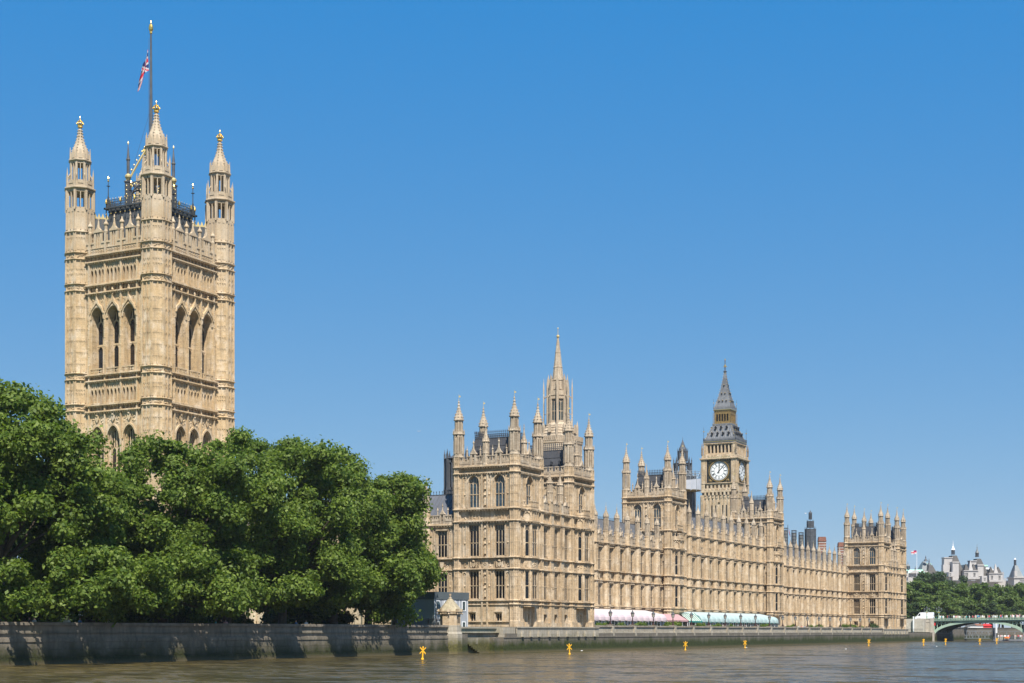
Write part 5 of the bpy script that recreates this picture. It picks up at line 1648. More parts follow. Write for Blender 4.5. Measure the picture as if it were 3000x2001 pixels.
for i in range(8):
    a = pi / 8 + 2 * pi * i / 8
    m.obox(0, 0, 5.1, a, .6, .5, 53.2, 57.2); m.obox(0, 0, 5.1, a, .5, .4, 57.2, 58.6, .1)
    m.obox(0, 0, 3.75, a, .34, .34, 56.5, 67.2); m.obox(0, 0, 3.75, a, .34, .34, 67.2, 70.0, .05)
    m.tube((cos(a) * 3.75, sin(a) * 3.75, 64.4), (cos(a) * 2.7, sin(a) * 2.7, 65.6), .13, .13, 5)
    m.tube((cos(a) * 3.75, sin(a) * 3.75, 60.4), (cos(a) * 2.6, sin(a) * 2.6, 60.6), .08, .08, 5)
    m.obox(0, 0, 2.62, a, .55, .75, 58, 66.5); m.obox(0, 0, 2.45, a, .5, .6, 66.5, 69.5); m.obox(0, 0, 2.5, a, .36, .36, 69.5, 71.0, .1)
    aa = a + pi / 8
    m.obox(0, 0, 5.0, aa, .7, .8, 55.2, 57.4, .6)
m.annulus(0, 0, 1.9, 2.85, 64.3, 65.2); m.annulus(0, 0, 1.9, 3.0, 65.2, 65.5); m.annulus(0, 0, 2.2, 2.9, 65.5, 66.4); m.annulus(0, 0, 1.9, 2.7, 58.0, 58.6)
m.lathe(0, 0, [(2.2, 65.4), (2.1, 69.0), (2.25, 69.2), (2.25, 69.4)], 8)
for i in range(8):
    a = 2 * pi * i / 8; m.obox(0, 0, 2.0, a, .3, .6, 66.8, 68.6, .6); m.carve(-.1, .1, 60, 61, 1)
obj('wall', m, 'stone_grey', LT)
for i in range(8):
    a = 2 * pi * i / 8 - pi / 2
    ap = 2.28
    px, py = cos(a) * ap, sin(a) * ap
    window(LT, px, py, 58.6, a + pi / 2, 1.45, 5.8, 2, (.42,), .7, .1, 'glass_clear', .16, 'stone_grey')
m = MB(); m.lathe(0, 0, [(1.55, 69.2), (1.1, 72.7), (1.2, 72.85), (1.06, 73.1), (.68, 76.7), (.76, 76.85), (.64, 77.1), (.22, 80.6), (.2, 80.8)], 8)
for k in range(26):
    f = k / 25; r = 1.5 * (1 - f) + .2 * f
    for i in range(8):
        a = pi / 8 + 2 * pi * i / 8; m.octa(r * cos(a), r * sin(a), 69.6 + 10.8 * f, .12, .12, .14)
sp_ = obj('spire', m, 'stone_grey', LT)
m = MB(); m.ball(0, 0, 81.0, .45, 8, 5); m.tube((0, 0, 80.6), (0, 0, 83.1), .1, .06, 5); m.octa(0, 0, 83.1, .22, .22, .3)
obj('finial', m, 'gold_pale', sp_)

# ================================================================== DARK VENTILATION TOWERS
def iron_lantern(label, u, depth, levels, mat='iron_grey', cat='tower', name='iron_ventilation_tower'):
    """levels: list of (photo row top, photo row bottom, half width in photo px, open?)"""
    x, y = site(u, depth)
    t = thing(name, label, cat, (x, y, 0)); k = depth / FPX
    w = MB(); i_ = MB()
    for (vt, vb, hw, kind) in levels:
        z1, z0, r = hgt(vt, depth), hgt(vb, depth), hw * k * 1.02
        if kind == 'open':
            w.lantern(0, 0, r, z0, z1, 8, r * .26, r * .12, (z1 - z0) * .14, r * .2)
            i_.lathe(0, 0, [(r * .3, z0), (r * .3, z1)], 8)
            for q in range(8):
                a = pi / 8 + q * pi / 4; w.obox(0, 0, r * 1.02, a, r * .13, r * .13, z0, z1 + r * .3); w.obox(0, 0, r * 1.02, a, r * .1, r * .1, z1 + r * .3, z1 + r * .75, .1); w.octa(r * 1.02 * cos(a), r * 1.02 * sin(a), z1 + r * .35, r * .1, r * .1, r * .06)
            w.lathe(0, 0, [(r, z1 - .05), (r * 1.1, z1), (r * .9, z1 + .15)], 8)
        elif kind == 'solid':
            w.lathe(0, 0, [(r, z0), (r, z1)], 8)
            for q in range(8):
                a = pi / 8 + q * pi / 4; w.obox(0, 0, r, a, r * .12, r * .12, z0, z1); w.obox(0, 0, r, a, r * .1, r * .1, z1, z1 + r * .5, .1)
                for tt in (-.22, 0, .22): w.obox(cos(a + pi / 8) * r * .925 - sin(a + pi / 8) * tt * r, sin(a + pi / 8) * r * .925 + cos(a + pi / 8) * tt * r, 0, a + pi / 8, r * .06, r * .05, z0, z1)
            for f in (.0, .33, .66, 1.0): w.lathe(0, 0, [(r, z0 + (z1 - z0) * f - .12), (r * 1.06, z0 + (z1 - z0) * f - .06), (r, z0 + (z1 - z0) * f)], 8)
        else:
            w.lathe(0, 0, [(r, z0), (r * .62, z0 + (z1 - z0) * .42), (r * .3, z0 + (z1 - z0) * .78), (.06, z1)], 8)
            for f in (.1, .3, .5, .7):
                for q in range(8): a = pi / 8 + q * pi / 4; w.octa(cos(a) * r * (1 - f), sin(a) * r * (1 - f), z0 + (z1 - z0) * f * .9, r * .08, r * .08, r * .1)
            w.lathe(0, 0, [(.06, z1 - .1), (r * .14, z1), (.05, z1 + .12), (.03, z1 + (z1 - z0) * .35)], 6)
    obj('ironwork', w, mat, t)
    if i_.v: obj('flue', i_, 'iron_dark', t)
    return t
iron_lantern('dark iron roof ventilator peeping out left of the near pavilion', 1341, 262, [(1345, 1436, 37, 'open'), (1436, 1470, 39, 'solid'), (1322, 1345, 26, 'cone')])
WT = iron_lantern('dark openwork iron tower wrapped in scaffolding left of the clock tower', 2000, 430, [(1290, 1318, 11, 'cone'), (1322, 1352, 14, 'open'), (1358, 1396, 25, 'open'), (1396, 1520, 36, 'solid')], 'iron_grey')
iron_lantern('dark stepped ventilation tower above the roofs right of the clock tower', 2374, 560, [(1496, 1503, 4, 'cone'), (1503, 1522, 4.6, 'open'), (1527, 1545, 10, 'solid'), (1550, 1610, 15.5, 'solid'), (1610, 1660, 18, 'solid')], 'iron_grey')
def scaffold():
    t = thing('scaffold', 'scaffolding with white sheeting hung on the dark iron tower', 'scaffold', (*site(2010, 424), 0))
    k = 424 / FPX; R = 44 * k
    z0, z1, z2 = hgt(1437, 424), hgt(1407, 424), hgt(1384, 424)
    s = MB(); n = 14
    b = []
    for i in range(n):
        a = 2 * pi * i / n; r = R * (1 + .03 * (-1) ** i)
        b.append((s.pt(cos(a) * r, sin(a) * r, z0 + .25 * sin(3 * a)), s.pt(cos(a) * r * 1.01, sin(a) * r * 1.01, z1 + .3 * sin(2 * a + 1))))
    for i in range(n): s.face(b[i][0], b[(i + 1) % n][0], b[(i + 1) % n][1], b[i][1])
    obj('sheeting', s, 'sheet_white', t)
    p = MB()
    for i in range(n):
        a = 2 * pi * i / n; p.tube((cos(a) * R, sin(a) * R, z0 - .4), (cos(a) * R, sin(a) * R, z2 + random.uniform(-.5, 2.4)), .07, .07, 4)
        a2 = 2 * pi * (i + 1) / n
        for z in (z1 + .8, z1 + 1.6, z2): p.tube((cos(a) * R, sin(a) * R, z), (cos(a2) * R, sin(a2) * R, z), .06, .06, 4)
        if i % 2: p.tube((cos(a) * R, sin(a) * R, z1), (cos(a2) * R, sin(a2) * R, z2), .05, .05, 4)
    p.tube((R * .8, -R * .5, z1 + .4), (-R * .2, -R * .9, z2 + 3), .08, .08, 4)
    obj('poles', p, 'steel', t)
    d = MB(); d.lathe(0, 0, [(R * .5, z0 - .15), (R * 1.02, z0 - .15), (R * 1.02, z0), (R * .5, z0)], n); obj('deck', d, 'buoy_deck', t)
scaffold()

# ================================================================== RIVER WALLS
QW = thing('embankment_wall', 'long dark stone river wall below the big trees on the left', 'wall', (0, -20, 0))
def embank():
    L = 125.0
    m = MB(); m.box(-1.2, -.28, -L, 1.2, -2, 3.95); obj('wall_core', m, 'quay_old', QW)
    courses = [(3.86, 4.12, .22, 2.9), (3.12, 3.85, .0, 2.8), (2.60, 3.11, .04, 2.8), (2.22, 2.59, .24, 2.9), (1.48, 2.21, .16, 2.9), (.72, 1.47, .24, 2.9), (-.4, .71, .32, 2.9)]
    for ci, (z0, z1, p, w) in enumerate(courses):
        b = MB(); g = .012
        b.box(0, w - 2 * g, -p, .3, 0, z1 - z0 - .012)
        if ci in (0, 3): b.box(0, w - 2 * g, -p + .1, .3, z1 - z0 - .013, z1 - z0 + .05)
        me = b.mesh('stone'); me.materials.append(MATS['quay_old'])
        off = (ci * .77) % w
        for k in range(int(L / w)):
            obj('stone', me, None, QW, (random.uniform(-.012, .012), -L + off + k * w, z0), R90)
embank()
# recessed wall and worn water stairs between the kiosk and the pavilion
SW_ = thing('stair_wall', 'pale river wall with worn stone steps beside the little octagonal kiosk', 'wall', (0, -19, 0))
m = MB(); m.box(-1.6, -.45, .5, 14, -2, 3.7); m.box(-1.7, -.25, .5, 13.6, 3.7, 3.95); m.box(-1.5, -.1, .5, 20.5, -2, 2.35); obj('wall_core', m, 'quay_base', SW_)
m = MB(); m.box(-1.6, .9, 13.6, 18.2, 2.3, 3.9); obj('return_wall', m, 'quay_base', SW_)
for k in range(12):
    b = MB(); b.box(-.2, .35 - .0 * k, 0, .62, -1.0, 0); obj('step', b, 'quay_base', SW_, (0.0, 3.2 + k * .62, 2.35 - k * .24))
m = MB(); m.box(-.6, .75, 10.9, 14.6, -2, 2.3); m.box(-.6, .45, -1.0, 3.1, -2, 2.9); obj('pier_block', m, 'quay', SW_)

# quay under pavilions and terrace
TW = thing('terrace_wall', 'river wall of the palace terrace, green with weed above the water', 'wall', (0, 0, 0))
m = MB(); m.box(-.3, 1.25, -6.0, 264.5, -2, 2.25); m.box(-.3, 1.32, -6.0, 264.5, 2.25, 2.38); m.box(-.3, 1.2, -5.0, 264, 2.38, 2.95)
obj('wall_core', m, 'quay', TW)
m = MB(); m.box(0, .85, 28.5, 232, 2.96, 4.05); m.box(0, 1.05, 28.5, 232, 2.955, 3.1)
obj('parapet', m, 'quay_base', TW)
m = MB(); m.box(0, 1.02, 28.6, 231.8, 4.05, 4.32, .06, 0); obj('coping', m, 'quay_old', TW)
LAMPY = [36.2 + 10.1 * k for k in range(19)]
pm = MB(); pm.box(-.1, 1.12, -.38, .38, 2.95, 4.38); pm.box(-.1, 1.22, -.34, .34, 2.45, 2.97, 0, .08); pm.box(-.14, 1.17, -.44, .44, 4.38, 4.46)
pm = pm.mesh('pier'); pm.materials.append(MATS['quay_base'])
for y in LAMPY: obj('pier', pm, None, TW, (0, y, 0))

# ---- terrace lamps
def make_lamp():
    t = thing('terrace_lamp', 'x', 'lamp', (0.5, 0, 4.46), 0, 'lamps along the terrace parapet')
    m = MB(); m.lathe(0, 0, [(.28, 0), (.28, .2), (.16, .3), (.14, .5), (.2, .55), (.11, .65), (.09, 1.1), (.13, 1.14), (.08, 1.2), (.08, 1.45), (.22, 1.5)], 8); obj('post', m, 'mahogany', t)
    m = MB(); m.lathe(0, 0, [(.2, 1.5), (.33, 2.1)], 8); obj('lantern_glass', m, 'lamp_glass', t)
    m = MB()
    for i in range(8): a = pi / 8 + i * pi / 4; m.tube((.21 * cos(a), .21 * sin(a), 1.48), (.345 * cos(a), .345 * sin(a), 2.12), .022, .022, 4)
    m.lathe(0, 0, [(.37, 2.1), (.38, 2.16), (.2, 2.35), (.08, 2.55), (.1, 2.6), (.01, 2.75)], 8); obj('lantern_cap', m, 'iron_grey', t)
    return t
lamp0 = make_lamp()
ORD = ['first', 'second', 'third', 'fourth', 'fifth', 'sixth', 'seventh', 'eighth', 'ninth', 'tenth', 'eleventh', 'twelfth', 'thirteenth', 'fourteenth', 'fifteenth', 'sixteenth', 'seventeenth', 'eighteenth', 'nineteenth'] + ['twentieth'] + ['twenty-' + q for q in ('first', 'second', 'third', 'fourth', 'fifth', 'sixth', 'seventh', 'eighth', 'ninth')] + ['thirtieth']
for k, y in enumerate(LAMPY):
    o = lamp0 if k == 0 else copy_tree(lamp0)
    o.location = (0.5, y, 4.46); o['label'] = 'octagonal lantern on dark post, %s from the near pavilion on the terrace wall' % ORD[k]

# ---- marquees on the terrace
def marquee(label, y0, y1, n, canvas, top, edge=None, name='terrace_marquee'):
    t = thing(name, label, 'awning', (-3.5, y0, 3.06)); L = y1 - y0
    c = MB()
    seg = L / n
    for i in range(n):
        for s in range(6):
            ya, yb = (i + s / 6) * seg, (i + (s + 1) / 6) * seg
            pr = []
            for y, f in ((ya, s / 6), (yb, (s + 1) / 6)):
                bul = .34 * sqrt(max(0, 1 - (2 * f - 1) ** 2))
                pr.append([(-1.1 + (1.1 + bul) * sin(q * pi / 2), y, 2.45 + .1 * bul + (1.2 + .15 * bul) * cos(q * pi / 2)) for q in np.linspace(0, 1, 6)] + [(bul, y, 2.3 - .16 * sin(pi * f))])
            ids = [[c.pt(*p) for p in row] for row in pr]
            for k in range(6): c.face(ids[0][k], ids[0][k + 1], ids[1][k + 1], ids[1][k])
    obj('scalloped_canvas', c, canvas, t)
    r = MB()
    for i in range(n):
        ya, yb = i * seg, (i + 1) * seg; ym = (ya + yb) / 2
        a = [r.pt(-1.1, ya, 3.66), r.pt(-1.1, yb, 3.66), r.pt(-4.6, yb, 4.45), r.pt(-4.6, ya, 4.45)]
        md = r.pt(-2.8, ym, 4.16)
        for q in range(4): r.face(a[q], a[(q + 1) % 4], md)
    r.face(r.pt(-4.6, 0, 4.45), r.pt(-4.6, L, 4.45), r.pt(-6.0, L, 4.2), r.pt(-6.0, 0, 4.2))
    obj('canvas_roof', r, top, t)
    e = MB()                                           # gable ends
    for y in (0.0, L):
        e.face(*[e.pt(x, y, z) for x, z in ((0, 0), (0, 2.4), (-.25, 3.2), (-1.1, 3.65), (-4.6, 4.43), (-5.9, 4.2), (-5.9, 0))])
    obj('canvas_end', e, canvas, t)
    if edge:
        b = MB(); b.box(.0, .12, 0, L, 2.1, 2.32); obj('canvas_border', b, edge, t)
    g = MB()
    for i in range(int(L / 1.5) + 1):
        y = min(L - .05, i * 1.5); g.box(-.16, -.06, y - .06, y + .06, 0, 2.4)
    g.box(-.16, -.06, 0, L, 2.2, 2.4); g.box(-.16, -.06, 0, L, 0, .3)
    obj('window_frame', g, 'white_paint', t)
    p = MB()
    p.box(-.22, -.19, .02, L - .02, 0, 2.4); obj('pane', p, 'glass_clear', t)
    return t
marquee('long pink scalloped awning on the terrace against the stone range', 31.0, 73.2, 14, 'pink_canvas', 'pink_top')
marquee('long pale green scalloped awning with teal border on the terrace', 93.0, 146.3, 18, 'green_canvas', 'green_top', 'teal')
def small_tent():
    t = thing('pink_canopy', 'small plain deep pink canopy between the two long awnings', 'awning', (-3.5, 73.6, 3.06))
    m = MB(); L = 11.4
    a = [m.pt(.1, 0, 2.5), m.pt(.1, L, 2.5), m.pt(-2.0, L - .3, 3.75), m.pt(-2.0, .3, 3.75), m.pt(-4.2, 0, 2.7), m.pt(-4.2, L, 2.7)]
    m.face(a[0], a[1], a[2], a[3]); m.face(a[3], a[2], a[5], a[4]); m.face(a[1], a[5], a[2]); m.face(a[0], a[3], a[4])
    m.box(.08, .12, 0, L, 2.2, 2.5)
    obj('canvas_roof', m, 'pink_deep', t)
    p = MB()
    for y in (.1, 2.8, 5.6, 8.4, L - .1): p.tube((0, y, 0), (0, y, 2.4), .05, .05, 6)
    obj('pole', p, 'white_paint', t)
    w = MB(); w.box(-4.0, -3.8, 0, L, 0, 2.6); obj('canvas_back', w, 'cream', t)
    s = thing('striped_canopy', 'green and white striped canvas canopy end beside the pale green awning', 'awning', (-3.5, 85.3, 3.06))
    for k in range(14):
        q = MB(); y = k * .54
        h = 3.7 + .5 * k / 14
        b = [q.pt(.3, y, 2.35), q.pt(.3, y + .54, 2.35), q.pt(-1.5, y + .54, h), q.pt(-1.5, y, h)]
        q.face(*b)
        q.face(q.pt(-1.5, y, h), q.pt(-1.5, y + .54, h), q.pt(-4.4, y + .54, 3.4), q.pt(-4.4, y, 3.4))
        obj('canvas_stripe', q, 'teal' if k % 2 else 'cream', s)
    q = MB(); q.box(.25, .33, 0, 7.6, 2.08, 2.4); obj('canvas_border', q, 'teal', s)
    q = MB(); q.box(-.6, -.5, .2, 5.2, 0, 2.1); obj('panelled_screen', q, 'mahogany', s)
    q = MB()
    for y in (.05, 3.6, 7.5): q.tube((.2, y, 0), (.2, y, 2.2), .05, .05, 6)
    obj('pole', q, 'white_paint', s)
small_tent()

# ---- octagonal kiosk
KK = thing('stone_kiosk', 'small octagonal stone kiosk with conical roof on the river wall', 'kiosk', (-.35, -19.66, 0))
m = MB(); m.lathe(0, 0, [(1.75, -1.5), (1.75, 2.9), (1.62, 3.2), (1.62, 4.15)], 8); obj('foot', m, 'quay_base', KK)
m = MB(); m.lathe(0, 0, [(1.5, 4.15), (1.5, 5.75)], 8); m.lathe(0, 0, [(1.5, 5.7), (1.72, 5.85), (1.72, 6.05), (1.8, 6.1), (1.8, 6.25)], 8)
for i in range(8):
    a = pi / 8 + i * pi / 4; m.octa(1.75 * cos(a), 1.75 * sin(a), 5.8, .14, .14, .18); m.obox(0, 0, 1.72, a, .18, .5, 6.1, 6.5)
obj('wall', m, 'stone', KK)
m = MB(); m.lathe(0, 0, [(1.78, 6.2), (1.5, 6.6), (.95, 7.25), (.45, 7.85), (.2, 8.05)], 8)
ro = obj('roof', m, 'tile_brown', KK)
m = MB(); m.lathe(0, 0, [(.2, 7.95), (.28, 8.1), (.14, 8.2), (.12, 8.4), (.18, 8.45), (.18, 8.6)], 6); m.box(-.16, .16, -.05, .05, 8.55, 8.75); obj('finial', m, 'stone_grey', ro)
for a in (0.0, pi / 2):
    for q in (-.17, .17):
        m = MB(); m.box(-.02, .03, q - .09, q + .09, 0, 1.1); obj('slit_window', m, 'iron_dark', KK, (1.385 * cos(a), 1.385 * sin(a), 4.5), a)

# ---- grey site cabin
PC = thing('site_cabin', 'two-storey grey portable cabin with white windows behind the kiosk', 'cabin', (-5.61, -15.3, 3.05), rad(76.5))
m = MB(); m.box(0, 7.5, 0, 9.0, 0, 5.3); obj('wall', m, 'grey_panel', PC)
for x in (.06, 1.9, 3.7, 5.55, 7.4):
    m = MB(); m.box(x - .03, x + .03, -.03, 0, 0, 5.3); obj('panel_joint', m, 'white_paint', PC)
m = MB(); m.box(-.1, 7.6, -.12, 9.1, 5.05, 6.15); obj('fascia', m, 'grey_fascia', PC)
for (x, z, op) in ((.75, 3.4, 1), (2.55, 3.4, 1), (4.35, 3.4, 0), (6.5, 3.4, 0), (6.5, .25, 0), (.75, .25, 0), (2.55, .25, 0)):
    w = MB(); W_, H_ = .62, 1.35
    w.box(-W_ / 2 - .1, -W_ / 2, -.09, .02, -.1, H_ + .1); w.box(W_ / 2, W_ / 2 + .1, -.09, .02, -.1, H_ + .1); w.box(-W_ / 2, W_ / 2, -.09, .02, H_, H_ + .1); w.box(-W_ / 2, W_ / 2, -.09, .02, -.1, 0)
    o = obj('window', w, 'white_paint', PC, (x, 0, z))
    p = MB()
    if op: p.face(p.pt(-W_ / 2, -.5, .05), p.pt(W_ / 2, -.5, .05), p.pt(W_ / 2, -.08, H_), p.pt(-W_ / 2, -.08, H_)); p.box(-W_ / 2, W_ / 2, -.55, -.47, .0, .1)
    else: p.face(p.pt(-W_ / 2, -.02, 0), p.pt(W_ / 2, -.02, 0), p.pt(W_ / 2, -.02, H_), p.pt(-W_ / 2, -.02, H_))
    obj('pane', p, 'glass_clear', o)
FC = thing('site_fence', 'black steel railing and gate on the river wall left of the kiosk', 'fence', (-.9, -33, 3.06))
m = MB()
for k in range(60): m.box(-.02, .02, k * .2 - .015, k * .2 + .015, .9, 2.0)
obj('bars', m, 'iron_dark', FC, kind='stuff')
m = MB(); m.box(-.03, .03, 0, 12, 1.95, 2.02); m.box(-.03, .03, 0, 12, 1.2, 1.26); obj('rail', m, 'iron_dark', FC)
for y in (0, 4, 8, 10.2, 12):
    m = MB(); m.box(-.05, .05, y - .05, y + .05, .9, 2.1 if y < 9 else 3.3); obj('post', m, 'iron_dark', FC)

# ================================================================== MARKER BUOYS
def make_buoy():
    t = thing('marker_buoy', 'x', 'buoy', (0, 0, 0), 0, 'yellow marker buoys along the palace')
    m = MB(); m.box(-.62, .62, -.3, .3, -.12, .06); m.box(-.5, .5, -.42, .42, -.12, .03); obj('float', m, 'buoy_deck', t)
    m = MB(); m.lathe(0, 0, [(.16, .05), (.16, .2), (.09, .28), (.075, 1.35), (.1, 1.4), (.1, 1.5), (.04, 1.56)], 8); obj('post', m, 'yellow', t)
    m = MB()
    for s in (-1, 1):
        m.plate([(-.36, 1.12 + s * -.32 - .07), (-.30, 1.12 + s * -.32 - .1 * s * -1), (.36, 1.12 + s * .32 + .07), (.30, 1.12 + s * .32 - .1 * s)], -.05, .05) if False else None
        b = len(m.v)
        for y in (-.05, .05):
            for (x, z) in ((-.34, -s * .34 - .075), (.34, s * .34 - .075), (.34, s * .34 + .075), (-.34, -s * .34 + .075)): m.pt(x, y, 1.1 + z)
        for q in ((0, 1, 2, 3), (7, 6, 5, 4), (0, 4, 5, 1), (1, 5, 6, 2), (2, 6, 7, 3), (3, 7, 4, 0)): m.face(*[b + i for i in q])
    obj('cross_topmark', m, 'yellow', t)
    return t
b0 = make_buoy()
BU = [(1237.5, 1934.5), (1668.8, 1919), (2007.7, 1906), (2182.5, 1899.8), (2544.9, 1893), (2705.8, 1892), (2770, 1889.5), (2870.4, 1888.5), (2920, 1886.5)]
BL = ['below the stair wall, nearest the camera', 'in front of the near pavilion', 'in front of the striped canopy', 'in front of the pale green awning', 'in front of the far pavilion',
      'left of the bridge abutment', 'at the left foot of the bridge arch', 'under the middle of the bridge arch', 'beside the crowded pontoon, farthest right']
for k, (u, v) in enumerate(BU):
    o = b0 if k == 0 else copy_tree(b0)
    d = CAM[2] * FPX / (v - HZ)
    x, y = site(u, d)
    o.location = (x, y, 0); o.rotation_euler = (random.uniform(-.07, .07), random.uniform(-.07, .07), TH + random.uniform(-.5, .5)); o['label'] = 'yellow marker buoy with a cross topmark ' + BL[k]

# ================================================================== PEOPLE
def person_mesh(shirt, legs='jeans', pose=0):
    """one continuous standing figure lofted from the feet to the crown; arms grow from the shoulders"""
    m = MB()
    def loft(rings, mi):
        prev = None
        for (x, y, z, rx, ry, k) in rings:
            m.mi = k
            cur = [m.pt(x + rx * cos(2 * pi * i / 8), y + ry * sin(2 * pi * i / 8), z) for i in range(8)]
            if prev:
                for i in range(8): m.face(prev[i], prev[(i + 1) % 8], cur[(i + 1) % 8], cur[i])
            else: m.face(*reversed(cur))
            prev = cur
        m.face(*prev)
    loft([(0, 0, .84, .17, .12, 1), (0, 0, .96, .165, .11, 1), (0, 0, 1.08, .15, .10, 0), (0, 0, 1.28, .19, .12, 0), (0, 0, 1.40, .2, .11, 0), (0, 0, 1.46, .11, .08, 0), (0, 0, 1.49, .055, .055, 2), (0, .01, 1.54, .055, .06, 2),
          (0, .02, 1.58, .075, .085, 2), (0, .02, 1.66, .085, .10, 2), (0, .01, 1.70, .088, .105, 3), (0, 0, 1.76, .06, .07, 3), (0, 0, 1.78, .02, .02, 3)], 0)
    for s in (-1, 1):
        st = .06 * s * pose
        loft([(s * .10, st + .03, 0, .05, .12, 3), (s * .10, st, .08, .045, .06, 1), (s * .10, st * .6, .45, .06, .065, 1), (s * .09, 0, .88, .09, .10, 1)], 1)
        b = .12 * pose
        loft([(s * .27, b * 1.6, .78, .03, .04, 2), (s * .265, b, .9, .033, .035, 2), (s * .255, b * .3, 1.1, .04, .045, 0), (s * .2, 0, 1.38, .055, .06, 0), (s * .17, 0, 1.43, .04, .05, 0)], 0)
    me = m.mesh('person')
    for k in (shirt, legs, 'skin', 'hair'): me.materials.append(MATS[k])
    return me
PM = [person_mesh('shirt%d' % i, 'jeans' if i % 2 else 'shirt6', i % 3 - 1) for i in range(8)]
PC_ = ['white', 'red', 'blue', 'black', 'pink', 'teal', 'beige', 'yellow']
def person(x, y, z, k, where, group, rot=None, s=1.0):
    o = bpy.data.objects.new('person', PM[k]); COL.objects.link(o)
    o.location = (x, y, z); o.rotation_euler = (0, 0, random.uniform(0, 6.28) if rot is None else rot); o.scale = (s, s, s)
    return setprops(o, 'person in a %s top %s' % (PC_[k], where), 'person', group)

# ================================================================== BRIDGE
BY0, BY1 = 300.0, 326.0
BG = thing('road_bridge', 'pale green iron road bridge with a wide low arch at the right edge', 'bridge', (0, BY0, 0))
def deckz(x): return 7.45 + .009 * max(0, x)
def bridge():
    spans = [(1.2, 29.8), (33.2, 66.0)]
    for (xa, xb) in spans:
        m = MB(); n = 24
        xc, hw = (xa + xb) / 2, (xb - xa) / 2
        def arch(f, off=0.0):
            t = (f - .5) * 2; return (xc + t * (hw + off * .6), 1.6 + off + (4.55) * sqrt(max(0, 1 - t * t * .985)))
        for i in range(n):
            p, q = arch(i / n), arch((i + 1) / n); p2, q2 = arch(i / n, .75), arch((i + 1) / n, .75)
            b = len(m.v)
            for y in (-.25, .5):
                for c in (p, q, q2, p2): m.pt(c[0], y, c[1])
            for k in ((0, 1, 2, 3), (7, 6, 5, 4), (0, 4, 5, 1), (3, 2, 6, 7)): m.face(*[b + z for z in k])
        obj('arch_rib', m, 'bridge_green', BG)
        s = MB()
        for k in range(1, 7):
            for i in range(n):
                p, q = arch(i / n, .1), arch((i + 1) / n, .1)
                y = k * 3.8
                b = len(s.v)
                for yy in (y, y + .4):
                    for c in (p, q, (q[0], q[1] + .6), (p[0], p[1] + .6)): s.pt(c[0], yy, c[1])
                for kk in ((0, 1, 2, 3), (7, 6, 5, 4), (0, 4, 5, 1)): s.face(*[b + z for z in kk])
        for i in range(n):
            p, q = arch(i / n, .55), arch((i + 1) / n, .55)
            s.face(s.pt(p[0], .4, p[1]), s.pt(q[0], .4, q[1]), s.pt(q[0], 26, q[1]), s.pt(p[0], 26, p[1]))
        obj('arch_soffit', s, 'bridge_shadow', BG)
        # spandrel openwork
        w = MB()
        for sgn in (-1, 1):
            e = xc + sgn * (hw + .15)
            w.box(e - .35, e + .35, -.3, .5, 1.6, 6.6)
            for k in range(5):
                x = xc + sgn * (hw - 1.0 - k * 1.35); f = (x - xc) / hw; z = 2.35 + 4.55 * sqrt(max(0, 1 - f * f * .985)); top = 6.55
                if top - z > .25:
                    w.box(x - .09, x + .09, -.05, .3, z - .2, top)
                    r = min(.5, (top - z) * .45)
                    for q in range(8): a0, a1 = q * pi / 4, (q + 1) * pi / 4; cx_ = x + sgn * .6; cz = top - r * .9; w.plate([(cx_ + r * cos(a0), cz + r * sin(a0)), (cx_ + r * cos(a1), cz + r * sin(a1)), (cx_ + .7 * r * cos(a1), cz + .7 * r * sin(a1)), (cx_ + .7 * r * cos(a0), cz + .7 * r * sin(a0))], 0, .2)
        obj('spandrel', w, 'bridge_green', BG)
        sh = MB(); sh.box(xa - .4, xa + .5, -.34, -.3, 5.2, 6.2); obj('painted_shield', sh, 'red', BG)
    m = MB()
    for (xa, xb) in ((-1.2, 31.5), (31.5, 68)):
        za, zb = deckz(xa), deckz(xb)
        for (y0, y1, a, b_) in ((-.55, 26.3, -1.0, -.62), (-.75, -.3, -.62, -.5), (-.62, -.35, -.14, 0.0)):
            b = len(m.v)
            for y in (y0, y1):
                for (x, z) in ((xa, za + a), (xb, zb + a), (xb, zb + b_), (xa, za + b_)): m.pt(x, y, z)
            for k in ((0, 1, 2, 3), (7, 6, 5, 4), (0, 4, 5, 1), (1, 5, 6, 2), (2, 6, 7, 3), (3, 7, 4, 0)): m.face(*[b + z for z in k])
    for k in range(132):
        x = -1.0 + k * .52; z = deckz(x)
        m.box(x - .1, x + .1, -.52, -.42, z - .5, z - .13); m.plate([(x + .1, z - .14), (x + .26, z - .36), (x + .42, z - .14)], -.5, -.44)
    obj('parapet', m, 'bridge_green', BG)
    a = MB(); a.box(-4.2, 1.0, -.9, 27, -2, 6.3); a.box(-4.3, 1.15, -1.0, 27.1, 6.3, 6.6); a.box(-4.2, 1.0, -.9, -.2, 6.6, 7.5); a.box(-4.3, 1.1, -1.0, -.1, 7.4, 7.55); a.box(-3.0, 1.5, -1.3, 27, -2, 3.2)
    for x in (-3.9, 0.4): a.box(x - .3, x + .9, -1.15, -.7, 0, 7.6)
    obj('abutment', a, 'stone_pale', BG)
    p = MB(); p.box(30.0, 33.0, -2.5, 28, -2, 3.0); p.box(30.3, 32.7, -1.5, 27, 3.0, 7.6); obj('pier', p, 'stone_pale', BG)
    q = MB(); q.box(.8, 1.8, -.9, 27, -2, 2.6); obj('weedy_footing', q, 'quay', BG)
bridge()
